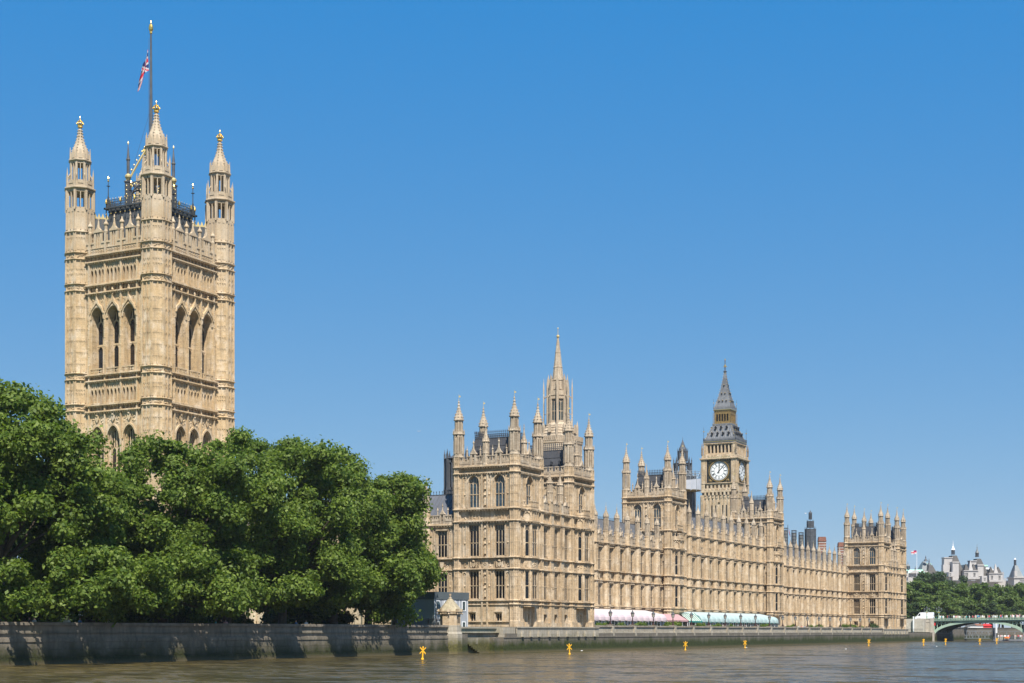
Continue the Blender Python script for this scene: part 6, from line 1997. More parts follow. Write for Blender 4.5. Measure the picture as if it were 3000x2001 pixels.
# quay and steps between the far pavilion and the bridge
LQ = thing('landing_quay', 'low brown quay wall with gates between the far pavilion and the bridge', 'wall', (0, 265.2, 0))
m = MB(); m.box(-8, .9, 0, 34, -2, 2.9); obj('wall_core', m, 'quay', LQ)
m = MB(); m.box(-9, -1.2, 30.5, 33.8, 2.9, 7.4); obj('pale_wall', m, 'stone_pale', LQ)
for y in (31.0,):
    for x in (-7.3, -4.4):
        m = MB(); m.box(x - .18, x + .18, y - 1.6, y - 1.2, 2.9, 8.2); obj('gate_post', m, 'white_paint', LQ)
m = MB()
for k in range(22): m.box(-8.5 + k * .34, -8.46 + k * .34, 29, 29.04, 2.9, 4.1)
m.box(-8.6, -1.2, 29, 29.05, 4.0, 4.08); obj('railing', m, 'iron_dark', LQ)
sheet('road', -400, -1.2, 300.3, 325.7, 6.5, 'tarmac')
m = MB(); m.box(-300, -4.3, 299.7, 300.2, 3, 7.35); setprops(obj('road_parapet_wall', m, 'stone_pale'), 'pale stone parapet wall leading up to the bridge', 'wall')

def van():
    t = thing('delivery_van', 'white high-roof delivery van crossing onto the bridge', 'van', (-6.3, 306, 6.9))
    m = MB()
    m.plate([(0, .45), (6.0, .45), (6.0, 2.55), (5.85, 2.75), (2.0, 2.75), (1.5, 2.6), (.75, 1.55), (.12, 1.25), (0, .9)], -1.0, 1.0)
    obj('body', m, 'white_paint', t)
    w = MB(); w.plate([(1.05, 1.6), (1.85, 1.6), (1.85, 2.35), (1.5, 2.35)], -1.02, -.99); w.plate([(.85, 1.62), (1.55, 2.55), (1.6, 2.5), (.95, 1.6)], -.9, .9); obj('window', w, 'glass', t)
    for x in (1.1, 4.9):
        q = MB()
        for i in range(14): a0, a1 = 2 * pi * i / 14, 2 * pi * (i + 1) / 14; q.plate([(x, .36), (x + .36 * cos(a0), .36 + .36 * sin(a0)), (x + .36 * cos(a1), .36 + .36 * sin(a1))], -1.03, -.75)
        obj('wheel', q, 'black', t)
    h = MB(); h.box(.0, .2, -.9, -.6, .95, 1.15); obj('headlight', h, 'lamp_glass', t)
van()
def bridge_lamp(x, label):
    t = thing('bridge_lamp', label, 'lamp', (x, 300.0, deckz(x)), 0, 'triple lamps on the bridge')
    m = MB(); m.lathe(0, 0, [(.35, -.9), (.35, .1), (.22, .2), (.2, .7), (.3, .75), (.12, .9), (.09, 2.3), (.16, 2.35), (.08, 2.5), (.06, 3.1)], 8)
    for s in (-1, 1): m.tube((0, 0, 2.2), (s * .75, 0, 2.45), .05, .05, 5); m.tube((s * .75, 0, 2.45), (s * .75, 0, 2.65), .05, .05, 5)
    obj('post', m, 'bridge_green', t)
    g = MB(); g.lathe(0, 0, [(.1, 1.9), (.3, 2.1), (.12, 2.3)], 8); obj('gilding', g, 'gold', t, kind='stuff')
    for (x_, z) in ((0, 3.1), (-.75, 2.65), (.75, 2.65)):
        q = MB(); q.lathe(x_, 0, [(.14, z), (.25, z + .6), (.27, z + .62), (.08, z + .85), (.01, z + 1.05)], 8); obj('lantern', q, 'iron_grey', t)
bridge_lamp(-1.2, 'triple lantern lamp post at the bridge end, in front of the white van')
bridge_lamp(2.7, 'triple lantern lamp post on the green parapet just right of the van')
bridge_lamp(32.0, 'triple lantern lamp post over the bridge pier')
crowd = []
for k in range(64):
    x = 1.0 + (k + random.uniform(-.4, .4)) * .52
    if k < 24: x = .8 + k * .62 + random.uniform(-.2, .2)
    kk = random.choice([0, 0, 0, 1, 2, 3, 3, 4, 5, 6, 6])
    crowd.append((x + random.uniform(-.25, .25), kk))
seen = {}
for x, kk in sorted(crowd):
    q = seen.get(kk, 0); seen[kk] = q + 1
    person(x, 300.9 + random.uniform(0, 3.5), deckz(x) - .62, kk, 'on the green bridge, %s of that colour from the left' % ORD[q], 'crowd on the bridge', None, random.uniform(.86, 1.08))
sheet('bridge_roadway', -1.2, 68, 300.4, 325.7, 6.86, 'tarmac')

# ---- pier, gangway and pontoon seen under the arch
GW = thing('pier_gangway', 'covered steel truss gangway leading to the pontoon under the bridge arch', 'gangway', (0, 350, 0))
m = MB(); m.box(1.0, 12.0, -1.0, 1.0, .75, .95); m.box(1.0, 12.0, -1.1, 1.1, 3.3, 3.5); obj('deck', m, 'steel', GW)
m = MB()
for k in range(11):
    x = 1.1 + k * 1.08; m.tube((x, -1.0, .9), (x, -1.0, 3.3), .06, .06, 4)
    if k < 10: m.tube((x, -1.0, .95 if k % 2 else 3.3), (x + 1.08, -1.0, 3.3 if k % 2 else .95), .05, .05, 4)
m.box(1, 12, -1.03, -.97, 1.9, 1.98)
obj('truss', m, 'steel', GW)
PB = thing('pier_building', 'dark pier shelter with sloping grey roof at the left foot of the arch', 'shelter', (-3.6, 350, 0))
m = MB(); m.box(0, 4.6, -2, 4, .0, 1.4); obj('base', m, 'grey_panel', PB)
m = MB()
for x in np.arange(.2, 4.7, .62): m.box(x - .05, x + .05, -1.9, -1.8, 1.4, 3.9)
m.box(0, 4.6, -1.9, -1.82, 2.5, 2.58); obj('frame', m, 'iron', PB)
m = MB(); m.plate([(-.3, 3.8), (6.4, 4.9), (6.4, 5.05), (-.3, 3.95)], -2.4, 3); obj('roof', m, 'slate_pale', PB)
PT = thing('pontoon', 'grey floating pontoon crowded with people under the bridge arch', 'pontoon', (12.0, 350, 0))
m = MB(); m.box(0, 26, -3.5, 4, -.3, .35); m.box(0, 26, -3.6, 4, .35, .45); obj('hull', m, 'grey_panel', PT)
m = MB(); m.box(1, 26, -1, 4, 3.2, 3.4); obj('canopy', m, 'slate_pale', PT)
m = MB()
for k in range(9): m.tube((1.3 + k * 2.8, -.8, .4), (1.3 + k * 2.8, -.8, 3.2), .08, .08, 5)
m.box(0, 26, -3.45, -3.4, 1.3, 1.38)
for k in range(52): m.box(k * .5, k * .5 + .06, -3.45, -3.4, .4, 1.3)
obj('railing', m, 'steel', PT)
m = MB(); m.tube((.2, -2, -1), (.2, -2, 4.6), .75, .75, 12); obj('mooring_pile', m, 'iron_grey', PT)
m = MB(); m.lathe(0, 0, [(.3, 0), (1.0, .12), (1.0, .48), (.3, .6)], 12); o = obj('life_raft', m, 'orange', None, (16.6, 346.0, .75)); setprops(o, 'orange inflatable life raft hung on the pontoon rail', 'life raft')
for k in range(24):
    kk = random.choice([0, 0, 1, 3, 4, 6]); person(13.2 + k * .42 + random.uniform(-.2, .2), 347.2 + random.uniform(0, 2), .45, kk, 'packed on the pontoon under the arch, %s from the left' % ORD[k], 'crowd on the pontoon')
o = MB(); o.tube((12.9, 345.8, .4), (12.9, 345.8, 6.4), .05, .04, 5); o.plate([(12.9, 2.6), (13.5, 2.8), (13.4, 6.2), (12.9, 6.3)], 345.78, 345.82)
setprops(obj('feather_banner', o, 'white_paint'), 'tall white feather banner standing by the gangway', 'banner')
# far embankment seen through and beyond the bridge
FE = thing('far_embankment', 'low stone embankment wall beyond the bridge', 'wall', (0, 0, 0))
m = MB()
pts = [(1.5, 326), (1.5, 372), (8, 402), (26, 452), (62, 522), (140, 620)]
for a, b in zip(pts[:-1], pts[1:]):
    L = hypot(b[0] - a[0], b[1] - a[1]); m.set(a[0], a[1], 0, atan2(b[1] - a[1], b[0] - a[0])); m.box(0, L + .5, 0, 6, -2, 4.4); m.box(0, L + .5, -.15, 1, 4.4, 4.7)
m.set(); obj('wall_core', m, 'quay', FE)  # darker quay stone stands in for the shade on this bank
g = MB(); b = [g.pt(x, y, 4.3) for x, y in [(-400, 327)] + [(3, 327)] + [(x - 2, y + 3) for x, y in pts] + [(220, 2500), (-400, 2500)]]; g.face(*b)
setprops(obj('embankment_pavement', g, 'paving'), kind='structure')
for k, (u, d_, c, lab) in enumerate(((2846, 575, 'slate', 'white ticket kiosk with grey roof on the embankment seen under the arch'), (2868, 585, 'brick', 'brown roofed kiosk on the embankment seen under the arch'), (2893, 590, 'red', 'red kiosk on the embankment seen under the arch'))):
    x, y = site(u, d_)
    t = thing('kiosk', lab, 'kiosk', (x, y, 4.3), TH); m = MB(); m.box(-1.6, 1.6, 0, 3, 0, 1.2); obj('wall', m, 'white_paint' if k < 2 else 'red', t); m = MB(); m.tri_roof(-1.9, 1.9, -.3, 3.3, 1.2, 1.9, .8); obj('roof', m, c, t)
# ================================================================== CITY BEHIND
def chimney(u, vt, vb, label):
    d = 620; x, y = site(u, d); r = 7.6 * d / FPX
    t = thing('round_chimney', label, 'chimney', (x, y, 0), 0, 'round banded chimneys'); z0, z1 = 3, hgt(vt, d)
    m = MB(); m.lathe(0, 0, [(r * .9, z0), (r * .9, z1 - 1.2)], 14); obj('flue', m, 'slate_pale', t)
    k = MB()
    for i in range(10): a = 2 * pi * i / 10; k.obox(0, 0, r * .96, a, .14, .16, z1 - 9, z1)
    z = z1 - 1.2
    while z > z1 - 9: k.annulus(0, 0, r * .85, r * 1.0, z, z + .22, 14); z -= 1.35
    k.annulus(0, 0, r * .8, r * 1.02, z1 - .2, z1 + .05, 14)
    obj('bands', k, 'iron', t)
    b = MB(); b.box(-3, 3, -3, 3, 3, z1 - 9); obj('base', b, 'iron_grey', t)
chimney(2301, 1547, 1600, 'tallest round banded chimney, right beside the palace tower')
chimney(2326, 1554, 1600, 'middle one of three round banded chimneys')
chimney(2347, 1560, 1600, 'lowest of three round banded chimneys, beside the dark stepped tower')
x, y = site(2308, 600)
fp2 = thing('flagpole', 'dark flagpole with limp flag beside the tallest round chimney', 'flagpole', (x, y, 20)); m = MB(); m.tube((0, 0, 0), (0, 0, hgt(1537, 600) - 20), .14, .1, 6); obj('mast', m, 'iron', fp2)
flag('hanging_flag', 'limp red white and blue flag by the round chimneys', 'union', (x + .1, y, hgt(1560, 600)), TH + pi, lambda s, t: (-(.25 + .9 * s * (1 - .4 * t)), .15 * sin(9 * s), 1.9 * t - 2.4 * s), 16, 10)
def stack(u0, u1, vt, label):
    d = 660; x, y = site((u0 + u1) / 2, d); w = (u1 - u0) * d / FPX; z1 = hgt(vt, d)
    t = thing('brick_stack', label, 'chimney', (x, y, 0), TH, 'striped brick chimney stacks')
    m = MB(); m.box(-w / 2, w / 2, -w / 3, w / 3, 5, z1 - .4); m.box(-w * .46, w * .46, -w * .3, w * .3, z1 - .4, z1); m.box(-w * .56, w * .56, -w * .4, w * .4, z1 - 1.9, z1 - 1.6); obj('brickwork', m, 'brick', t)
    for k in range(6):
        z = z1 - 2.6 - k * 1.15; m = MB(); m.box(-w / 2 - .03, w / 2 + .03, -w / 3 - .03, w / 3 + .03, z, z + .3); obj('stone_band', m, 'stone_white', t)
stack(2397, 2419, 1573, 'red brick chimney stack with white bands beside the dark stepped tower')
stack(2455, 2478, 1589, 'red brick chimney stack with white bands left of the far pavilion')

# white hotel-like block with steep roofs, pediment building and glass vault on the right
D = 860.0; KM = D / FPX
RC = TH                                               # these fronts face the camera's side of the river
def at(u): return site(u, D)
class Far:
    def __init__(s, name, label, cat, u):
        s.u0 = u; x, y = at(u); s.t = thing(name, label, cat, (x, y, 0), RC)
    def x(s, u): return (u - s.u0) * KM
    def z(s, v): return hgt(v, D)
    def box(s, name, u0, u1, v0, v1, y0, y1, mat):
        m = MB(); m.box(s.x(u0), s.x(u1), y0, y1, s.z(v1), s.z(v0)); return obj(name, m, mat, s.t)
    def win(s, u, v, w=3, h=5, y=0):
        m = MB(); a, b = s.x(u), s.z(v); W, H = w * KM / 2, h * KM
        m.box(a - W - .15, a + W + .15, y - .25, y, b - H - .2, b - H); m.box(a - W - .2, a - W, y - .2, y, b - H, b); m.box(a + W, a + W + .2, y - .2, y, b - H, b); m.box(a - .08, a + .08, y - .15, y, b - H, b); m.box(a - W - .3, a + W + .3, y - .3, y, b, b + .25)
        o = obj('window', m, 'stone_white', s.t); p = MB(); p.box(a - W, a + W, y - .1, y + .02, b - H, b); obj('pane', p, 'glass', o)
    def pyr(s, name, u0, u1, vb, ut0, ut1, vt, y0, y1, mat):
        m = MB(); b = len(m.v); yc = (y0 + y1) / 2; dy = (y1 - y0) / 2 * (ut1 - ut0) / max(.1, (u1 - u0))
        for (x, y, z) in ((s.x(u0), y0, s.z(vb)), (s.x(u1), y0, s.z(vb)), (s.x(u1), y1, s.z(vb)), (s.x(u0), y1, s.z(vb)), (s.x(ut0), yc - dy, s.z(vt)), (s.x(ut1), yc - dy, s.z(vt)), (s.x(ut1), yc + dy, s.z(vt)), (s.x(ut0), yc + dy, s.z(vt))): m.pt(x, y, z)
        for q in ((0, 3, 2, 1), (4, 5, 6, 7), (0, 1, 5, 4), (1, 2, 6, 5), (2, 3, 7, 6), (3, 0, 4, 7)): m.face(*[b + i for i in q])
        return obj(name, m, mat, s.t)
    def cupola(s, u, v0, v1, vtip, hw, y, roofmat='slate_pale'):
        m = MB(); r = hw * KM; x = s.x(u)
        m.lantern(x, y, r, s.z(v1), s.z(v0), 6, r * .3, 0, .4, r * .25); m.lathe(x, y, [(r * 1.2, s.z(v1) - .3), (r * 1.2, s.z(v1))], 6); m.lathe(x, y, [(r * .4, s.z(v1)), (r * .4, s.z(v0))], 6)
        o = obj('cupola', m, 'iron_grey', s.t)
        q = MB(); zz = s.z(v0); h = s.z(vtip) - zz; q.lathe(x, y, [(r * 1.25, zz), (r * .9, zz + h * .12), (r * .35, zz + h * .38), (.14, zz + h * .5), (.3, zz + h * .62), (.1, zz + h * .66), (.06, zz + h)], 8); obj('cupola_roof', q, roofmat, o)
KU = .1446
def U(x): return 2660 + x * KU
def V(y): return 1570 + y * KU
H1 = Far('turreted_hotel', 'large white stone block with two steep brown pyramid roofs and cupolas', 'building', 2830)
H1.box('wall', U(720), U(2290), V(900), 1790, 6, 26, 'stone_white')
H1.box('chimney_block', U(775), U(940), V(430), V(760), 4, 9, 'stone_white'); H1.box('chimney_block', U(725), U(860), V(580), V(900), 1, 5, 'stone_white'); H1.box('chimney_block', U(885), U(1010), V(530), V(900), -2, 3, 'stone_white')
H1.box('chimney_block', U(1310), U(1430), V(495), V(760), 4, 9, 'stone_white'); H1.box('chimney_block', U(1390), U(1510), V(585), V(900), -2, 3, 'stone_white')
for (a, b, v0, v1, ya, yb) in ((775, 940, 425, 440, 3.6, 9.4), (885, 1010, 525, 545, -2.4, 3.4), (1310, 1430, 490, 508, 3.6, 9.4), (1390, 1510, 580, 605, -2.4, 3.4)): H1.box('cornice', U(a - 8), U(b + 8), V(v0), V(v1), ya, yb, 'stone_white')
H1.pyr('roof', U(880), U(1165), V(800), U(965), U(1060), V(385), 0, 20, 'slate'); H1.pyr('roof', U(1370), U(1660), V(830), U(1470), U(1555), V(450), 0, 20, 'slate')
H1.cupola(U(1018), V(265), V(350), V(75), 5, 10, 'white_paint'); H1.cupola(U(1510), V(325), V(400), V(140), 5, 10)
for (x0, x1, yy) in ((1095, 1380, 700), (1600, 1870, 755)):
    H1.box('bay', U(x0), U(x1), V(yy), V(yy + 190), -4, 6, 'stone_white'); H1.box('cornice', U(x0 - 10), U(x1 + 10), V(yy), V(yy + 14), -4.5, 6, 'stone_white'); H1.box('balcony', U(x0 - 5), U(x1 + 25), V(yy + 140), V(yy + 180), -5, 6, 'stone_white')
    for q, (c, w) in enumerate(((x0 + 60, 40), (x0 + 210, 40))):
        H1.pyr('turret_roof', U(c - 45), U(c + 45), V(yy - 5), U(c - 4), U(c + 4), V(yy - 130), -4, 1.5, 'slate'); H1.win(U(c), V(yy + 55), 4.5, 9, -4)
    H1.pyr('gable', U(x0 + 95), U(x0 + 175), V(yy), U(x0 + 128), U(x0 + 140), V(yy - 180), -4.4, -2, 'stone_white')
H1.box('block', U(1410), U(1515), V(820), V(960), -8, 2, 'stone_white'); H1.box('block', U(765), U(880), V(740), V(830), -6, 2, 'stone_white')
for (a, b, c) in ((800, 760, -6.02), (1470, 860, -8.02), (2220, 900, -6.02), (2260, 900, -6.02), (1120, 760, -4.02)): H1.win(U(a), V(b), 3, 5, c)
H1.pyr('roof', U(2090), U(2265), V(830), U(2140), U(2190), V(600), -6, 4, 'slate_pale'); H1.box('tower', U(2080), U(2280), V(830), V(1010), -6, 5, 'stone_white'); H1.box('cornice', U(2065), U(2290), V(835), V(860), -6.6, 5.5, 'stone_white'); H1.box('chimney_block', U(2083), U(2138), V(715), V(830), -6.5, -3, 'stone_white')
H1.cupola(U(2158), V(480), V(600), V(430), 3.4, -1, 'white_paint')
H2 = Far('pediment_building', 'white building with green copper roofs and pediment above the far trees', 'building', 2690)
H2.box('wall', U(-60), U(95), V(690), 1790, 10, 30, 'stone_white'); H2.pyr('roof', U(-70), U(110), V(690), U(-60), U(0), V(620), 9, 31, 'copper')
H2.box('wall', U(95), U(420), V(740), 1790, 12, 34, 'stone_white'); H2.pyr('roof', U(90), U(500), V(745), U(110), U(440), V(660), 13, 36, 'copper')
m = MB(); m.plate([(H2.x(U(130)), H2.z(V(742))), (H2.x(U(380)), H2.z(V(742))), (H2.x(U(258)), H2.z(V(670)))], 10.5, 14); obj('pediment', m, 'stone_white', H2.t)
for a in (20, 50): H2.win(U(a), V(750), 2, 4, 10)
for a in (200, 260, 320): H2.win(U(a), V(790), 2, 4, 12)
H2.cupola(U(147), V(590), V(665), V(480), 6, 16); H2.cupola(U(320), V(630), V(668), V(580), 2.2, 18)
H3 = Far('pavilion_roofed_block', 'pale block with two steep grey tent roofs and spikes left of the white hotel', 'building', 2745)
H3.box('wall', U(400), U(760), V(690), 1790, 14, 30, 'stone_white'); H3.pyr('roof', U(450), U(660), V(680), U(530), U(575), V(480), 18, 30, 'slate_pale'); H3.pyr('roof', U(520), U(720), V(760), U(590), U(655), V(565), 12, 24, 'slate')
m = MB()
for (x_, yb, yt) in ((555, 480, 365), (624, 565, 420)): m.lathe(H3.x(U(x_)), 20, [(1.2, H3.z(V(yb))), (.9, H3.z(V(yb - 30))), (.2, H3.z(V(yb - 60))), (.35, H3.z(V(yb - 75))), (.05, H3.z(V(yt)))], 8)
obj('spike', m, 'iron_grey', H3.t)
H4 = Far('station_vault', 'white steel arched station roof with dark glass behind the white hotel', 'building', 2970)
m = MB(); n = 20
R_ = 335 * KU * KM; xc = H4.x(U(2060))
for (r0, r1, mat_) in ((R_ * .88, R_, 'white_paint'),):
    for i in range(n):
        a0, a1 = pi * i / n, pi * (i + 1) / n
        m.plate([(xc + r0 * cos(a0), H4.z(V(820)) + r0 * .72 * sin(a0)), (xc + r1 * cos(a0), H4.z(V(820)) + r1 * .74 * sin(a0)), (xc + r1 * cos(a1), H4.z(V(820)) + r1 * .74 * sin(a1)), (xc + r0 * cos(a1), H4.z(V(820)) + r0 * .72 * sin(a1))], 44, 48)
obj('arch', m, 'white_paint', H4.t)
m = MB(); m.plate([(xc + R_ * .9 * cos(pi * i / n), H4.z(V(820)) + R_ * .66 * sin(pi * i / n)) for i in range(n + 1)], 46, 80); obj('glass_end', m, 'curtain_wall', H4.t)
H4.box('block', U(1600), U(1790), V(515), V(800), 30, 50, 'curtain_wall'); H4.box('roof_deck', U(1790), U(2070), V(555), V(575), 40, 60, 'slate_pale'); H4.box('glass_balustrade', U(1790), U(2070), V(525), V(555), 40, 40.3, 'copper'); H4.box('plant_room', U(1850), U(2040), V(715), V(920), 8, 20, 'grey_panel'); H4.box('wall', U(1600), U(2351), V(820), 1790, 30, 80, 'grey_panel')
H4.box('teal_frame', U(650), U(690), V(500), V(640), 30, 32, 'copper'); H4.box('teal_frame', U(690), U(770), V(505), V(600), 30, 32, 'copper')
x, y = at(U(180))
fp3 = thing('flagpole', 'white flagpole with a red and white flag above the copper roofs', 'flagpole', (x, y, 20)); m = MB(); m.tube((0, 0, 0), (0, 0, hgt(V(285), D) - 20), .16, .1, 6); obj('mast', m, 'white_paint', fp3)
flag('ensign_flag', 'white flag with a red cross streaming left above the copper roofs', 'ensign', (x, y, hgt(V(365), D)), TH, lambda s, t: (-3.25 * s, .3 * sin(7 * s), 2.0 * t - .25 * s + .15 * sin(6 * s)), 26, 16)

# ================================================================== TREES
def leaf_mesh(name, clumps, per, size, seed, mat, flat=.72, up=.45):
    """many leaf-sized faces spread over the shells of many clumps"""
    r = np.random.default_rng(seed)
    C = np.array(clumps)                               # x y z radius
    n = len(C); N = n * per
    idx = np.repeat(np.arange(n), per)
    d = r.normal(size=(N, 3)); d /= np.linalg.norm(d, axis=1)[:, None]
    rad_ = C[idx, 3] * r.uniform(.02, 1.0, N) ** .42 * (1 + .22 * np.clip(r.normal(size=N), -1.5, 2.2))
    p = C[idx, :3] + d * rad_[:, None] * np.array([1, 1, flat])
    nn = d + r.normal(size=(N, 3)) * .75 + np.array([0, 0, up]); nn /= np.linalg.norm(nn, axis=1)[:, None]
    t = np.cross(nn, r.normal(size=(N, 3))); t /= np.linalg.norm(t, axis=1)[:, None]
    b = np.cross(nn, t)
    s = size * r.uniform(.6, 1.35, N)[:, None]
    v = np.empty((N, 4, 3))
    v[:, 0] = p - t * s; v[:, 1] = p + b * s * .62 - t * s * .1 + nn * s * .12; v[:, 2] = p + t * s; v[:, 3] = p - b * s * .62 + t * s * .1 + nn * s * .12
    me = bpy.data.meshes.new(name)
    me.vertices.add(N * 4); me.vertices.foreach_set('co', v.reshape(-1))
    me.loops.add(N * 4); me.loops.foreach_set('vertex_index', np.arange(N * 4, dtype=np.int32))
    me.polygons.add(N); me.polygons.foreach_set('loop_start', np.arange(0, N * 4, 4, dtype=np.int32)); me.polygons.foreach_set('loop_total', np.full(N, 4, dtype=np.int32))
    me.update(calc_edges=True); me.validate()
    me.materials.append(MATS[mat])
    return me

def make_clumps(seed, z0, z1, rx, ry, n, rc, lean=(0, 0), lumps=7):
    """clumps on the surface of several overlapping lobes between z0 and z1"""
    r = random.Random(seed)
    H = z1 - z0
    lobes = [(lean[0] * .5, lean[1] * .5, z0 + H * .50, rx * .80, ry * .80, H * .46)]
    for k in range(lumps):
        a = 2 * pi * k / lumps + r.uniform(-.4, .4); f = r.uniform(.42, .62); zz = z0 + H * r.uniform(.18, .76)
        lobes.append((lean[0] + rx * f * cos(a), lean[1] + ry * f * sin(a), zz, rx * r.uniform(.34, .48), ry * r.uniform(.34, .48), H * r.uniform(.18, .27)))
    lobes.append((lean[0] * .3, lean[1] * .3, z0 + H * .79, rx * .60, ry * .60, H * .20))
    if rx > 5:                                         # drooping skirts low on the crown
        for k in range(6):
            a = 2 * pi * k / 6 + r.uniform(-.3, .3); f = r.uniform(.62, .78)
            lobes.append((lean[0] * 1.6 + rx * f * cos(a), lean[1] + ry * f * sin(a), z0 + H * r.uniform(.02, .40), rx * r.uniform(.24, .38), ry * r.uniform(.24, .38), H * r.uniform(.10, .19)))
    out = []
    for k in range(n):
        L = r.choice(lobes)
        while True:
            d = [r.gauss(0, 1) for _ in range(3)]; q = sqrt(sum(x * x for x in d))
            if q > .1: break
        d = [x / q for x in d]
        if d[2] < -.55 and r.random() < .6: d[2] *= -1
        f = r.uniform(.72, 1.0)
        out.append((L[0] + d[0] * L[3] * f, L[1] + d[1] * L[4] * f, max(z0 + .3, min(z1 - rc * .5, L[2] + d[2] * L[5] * f)), rc * r.choice((.5, .65, .8, .9, 1.0, 1.15, 1.35))))
    return out

def limbs(clumps, base, fork, r0, seed, n=14):
    r = random.Random(seed)
    m = MB()
    # trunk in short tapering lengths with a slight wander
    pts = [np.array((0, 0, base))]; x = y = 0.0
    K = 5
    for k in range(1, K + 1):
        x += r.uniform(-.18, .18); y += r.uniform(-.18, .18); pts.append(np.array((x, y, base + (fork - base) * k / K)))
    rs = [r0 * 1.35] + [r0 * (1 - .35 * k / K) for k in range(1, K + 1)]
    for a, b, ra, rb in zip(pts[:-1], pts[1:], rs[:-1], rs[1:]): m.tube(a, b, ra, rb, 9)
    top = pts[-1]
    for c in r.sample(clumps, min(n, len(clumps))):
        e = np.array(c[:3]); s = top + np.array((0, 0, r.uniform(-1.5, .3)))
        mid = s * .45 + e * .55 + np.array((0, 0, -.6))
        m.tube(s, mid, r0 * .36, r0 * .20, 6); m.tube(mid, e, r0 * .20, r0 * .05, 5)
    return m

def tree(name, label, loc, z1, rx, ry, z0=5.5, n=95, per=420, size=.30, rc=1.75, seed=1, mat='leaf', trunk=.62, lean=(0, 0), group=None, base=3.0, fork=None, lumps=7):
    t = thing(name, label, 'tree', (loc[0], loc[1], 0), 0, group)
    cl = make_clumps(seed, z0, z1, rx, ry, n, rc, lean, lumps)
    obj('trunk', limbs(cl, base, fork or (z0 + (z1 - z0) * .22), trunk, seed), 'bark', t)
    obj('crown', leaf_mesh('crown', cl, per, size, seed, mat), None, t)
    return t
GP = 'plane trees along the river wall'
tree('plane_tree', 'tallest leafy tree at the left edge in front of the great tower', (-6, -100.5), 28.2, 11.2, 11.5, 5.6, 250, 560, .225, 1.75, 21, lean=(1.5, .5), group=GP, lumps=11)
tree('plane_tree', 'lower leafy tree below the corner of the great tower, second from the left', (-6, -88.0), 20.6, 9.0, 8.2, 5.2, 130, 560, .225, 1.7, 22, lean=(1.8, 0), group=GP)
tree('plane_tree', 'leafy tree third from the left, below the right face of the great tower', (-6, -76.4), 25.2, 9.2, 8.0, 5.4, 165, 560, .225, 1.7, 23, lean=(1.8, 0), group=GP)
tree('plane_tree', 'tall leafy tree at the right foot of the great tower, fourth from the left', (-6, -64.6), 27.6, 9.2, 8.2, 5.4, 145, 560, .235, 1.75, 24, lean=(1.6, 0), group=GP)
tree('plane_tree', 'tallest of the trees against open sky, fifth from the left', (-6, -53.1), 28.2, 9.0, 8.4, 5.3, 145, 560, .235, 1.75, 25, lean=(1.6, 0), group=GP)
tree('plane_tree', 'broad round leafy tree sixth from the left against open sky', (-6, -41.4), 27.6, 9.0, 8.6, 5.2, 145, 560, .24, 1.75, 26, lean=(1.6, .5), group=GP)
tree('plane_tree', 'leafy tree second from the palace, its crown stepping down', (-6, -33.0), 25.0, 7.4, 6.4, 5.4, 135, 560, .24, 1.7, 27, lean=(1.4, .2), group=GP)
tree('plane_tree', 'rounded leafy tree nearest the palace, overhanging the grey cabin', (-8.5, -21.5), 19.4, 5.0, 4.6, 7.0, 110, 560, .24, 1.6, 28, lean=(1.0, .8), group=GP, trunk=.45)
px, py = site(1203, 240)
tree('poplar_tree', 'slim dark tree top rising above the round tree beside the palace', (px, py), hgt(1402, 240), 1.7, 1.7, 8, 34, 260, .26, .95, 31, 'leaf_dark', .3)
# trees further back that close the gaps
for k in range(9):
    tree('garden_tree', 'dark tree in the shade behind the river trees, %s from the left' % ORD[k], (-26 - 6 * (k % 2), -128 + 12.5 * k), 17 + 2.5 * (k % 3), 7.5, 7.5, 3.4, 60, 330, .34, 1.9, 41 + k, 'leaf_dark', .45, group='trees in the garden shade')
_bush = {}
def bush(label, x, y, z, r, h, kind=0, mat='leaf_dark', group=None, name='garden_shrub'):
    key = (kind, mat)
    if key not in _bush:
        rr = random.Random(80 + kind); cl = []
        for _ in range(16):
            a = rr.uniform(0, 6.28); f = rr.uniform(0, .75) ** .5; cl.append((f * cos(a), f * sin(a), .25 + rr.uniform(.1, .62) * (1 - .5 * f), .34))
        _bush[key] = leaf_mesh('foliage', cl, 170, .075, 60 + kind, mat); 
        m = MB()
        for c in cl[:7]: m.tube((0, 0, 0), c[:3], .05, .015, 5)
        _bush[key] = (_bush[key], m.mesh('stem')); _bush[key][1].materials.append(MATS['bark'])
    t = thing(name, label, 'shrub', (x, y, z), random.uniform(0, 6.28), group); t.scale = (r, r, h)
    obj('foliage', _bush[key][0], None, t); obj('stem', _bush[key][1], None, t)
for k, (y, x, r_, h, mt, lab) in enumerate(((-108, -9, 3.2, 4.2, 'leaf', 'green shrub behind the wall left of the first trunk'), (-95, -11, 4.0, 4.4, 'leaf_dark', 'wide dark shrub right of the first trunk'), (-92, -8.5, 2.0, 3.2, 'leaf_bright', 'bright yellow green shrub right of the first trunk'),
        (-83, -9, 2.6, 2.6, 'leaf', 'low shrub between the second and third trunks'), (-79, -8, 1.8, 2.8, 'leaf', 'rounded clipped shrub left of the third trunk'), (-71, -9, 2.4, 3.0, 'leaf_dark', 'dark shrub right of the third trunk'), (-67.5, -8.5, 2.0, 2.4, 'leaf', 'low shrub left of the fourth trunk'), (-59, -10, 3.0, 3.4, 'leaf_dark', 'dark shrub right of the fourth trunk'), (-47, -10, 3.4, 3.2, 'leaf_dark', 'dark shrub right of the fifth trunk'), (-35, -10, 3.2, 3.4, 'leaf_dark', 'dark shrub right of the sixth trunk'))):
    bush(lab, x, y, 3.05, r_, h, k % 3, mt, 'shrubs in the garden behind the river wall')
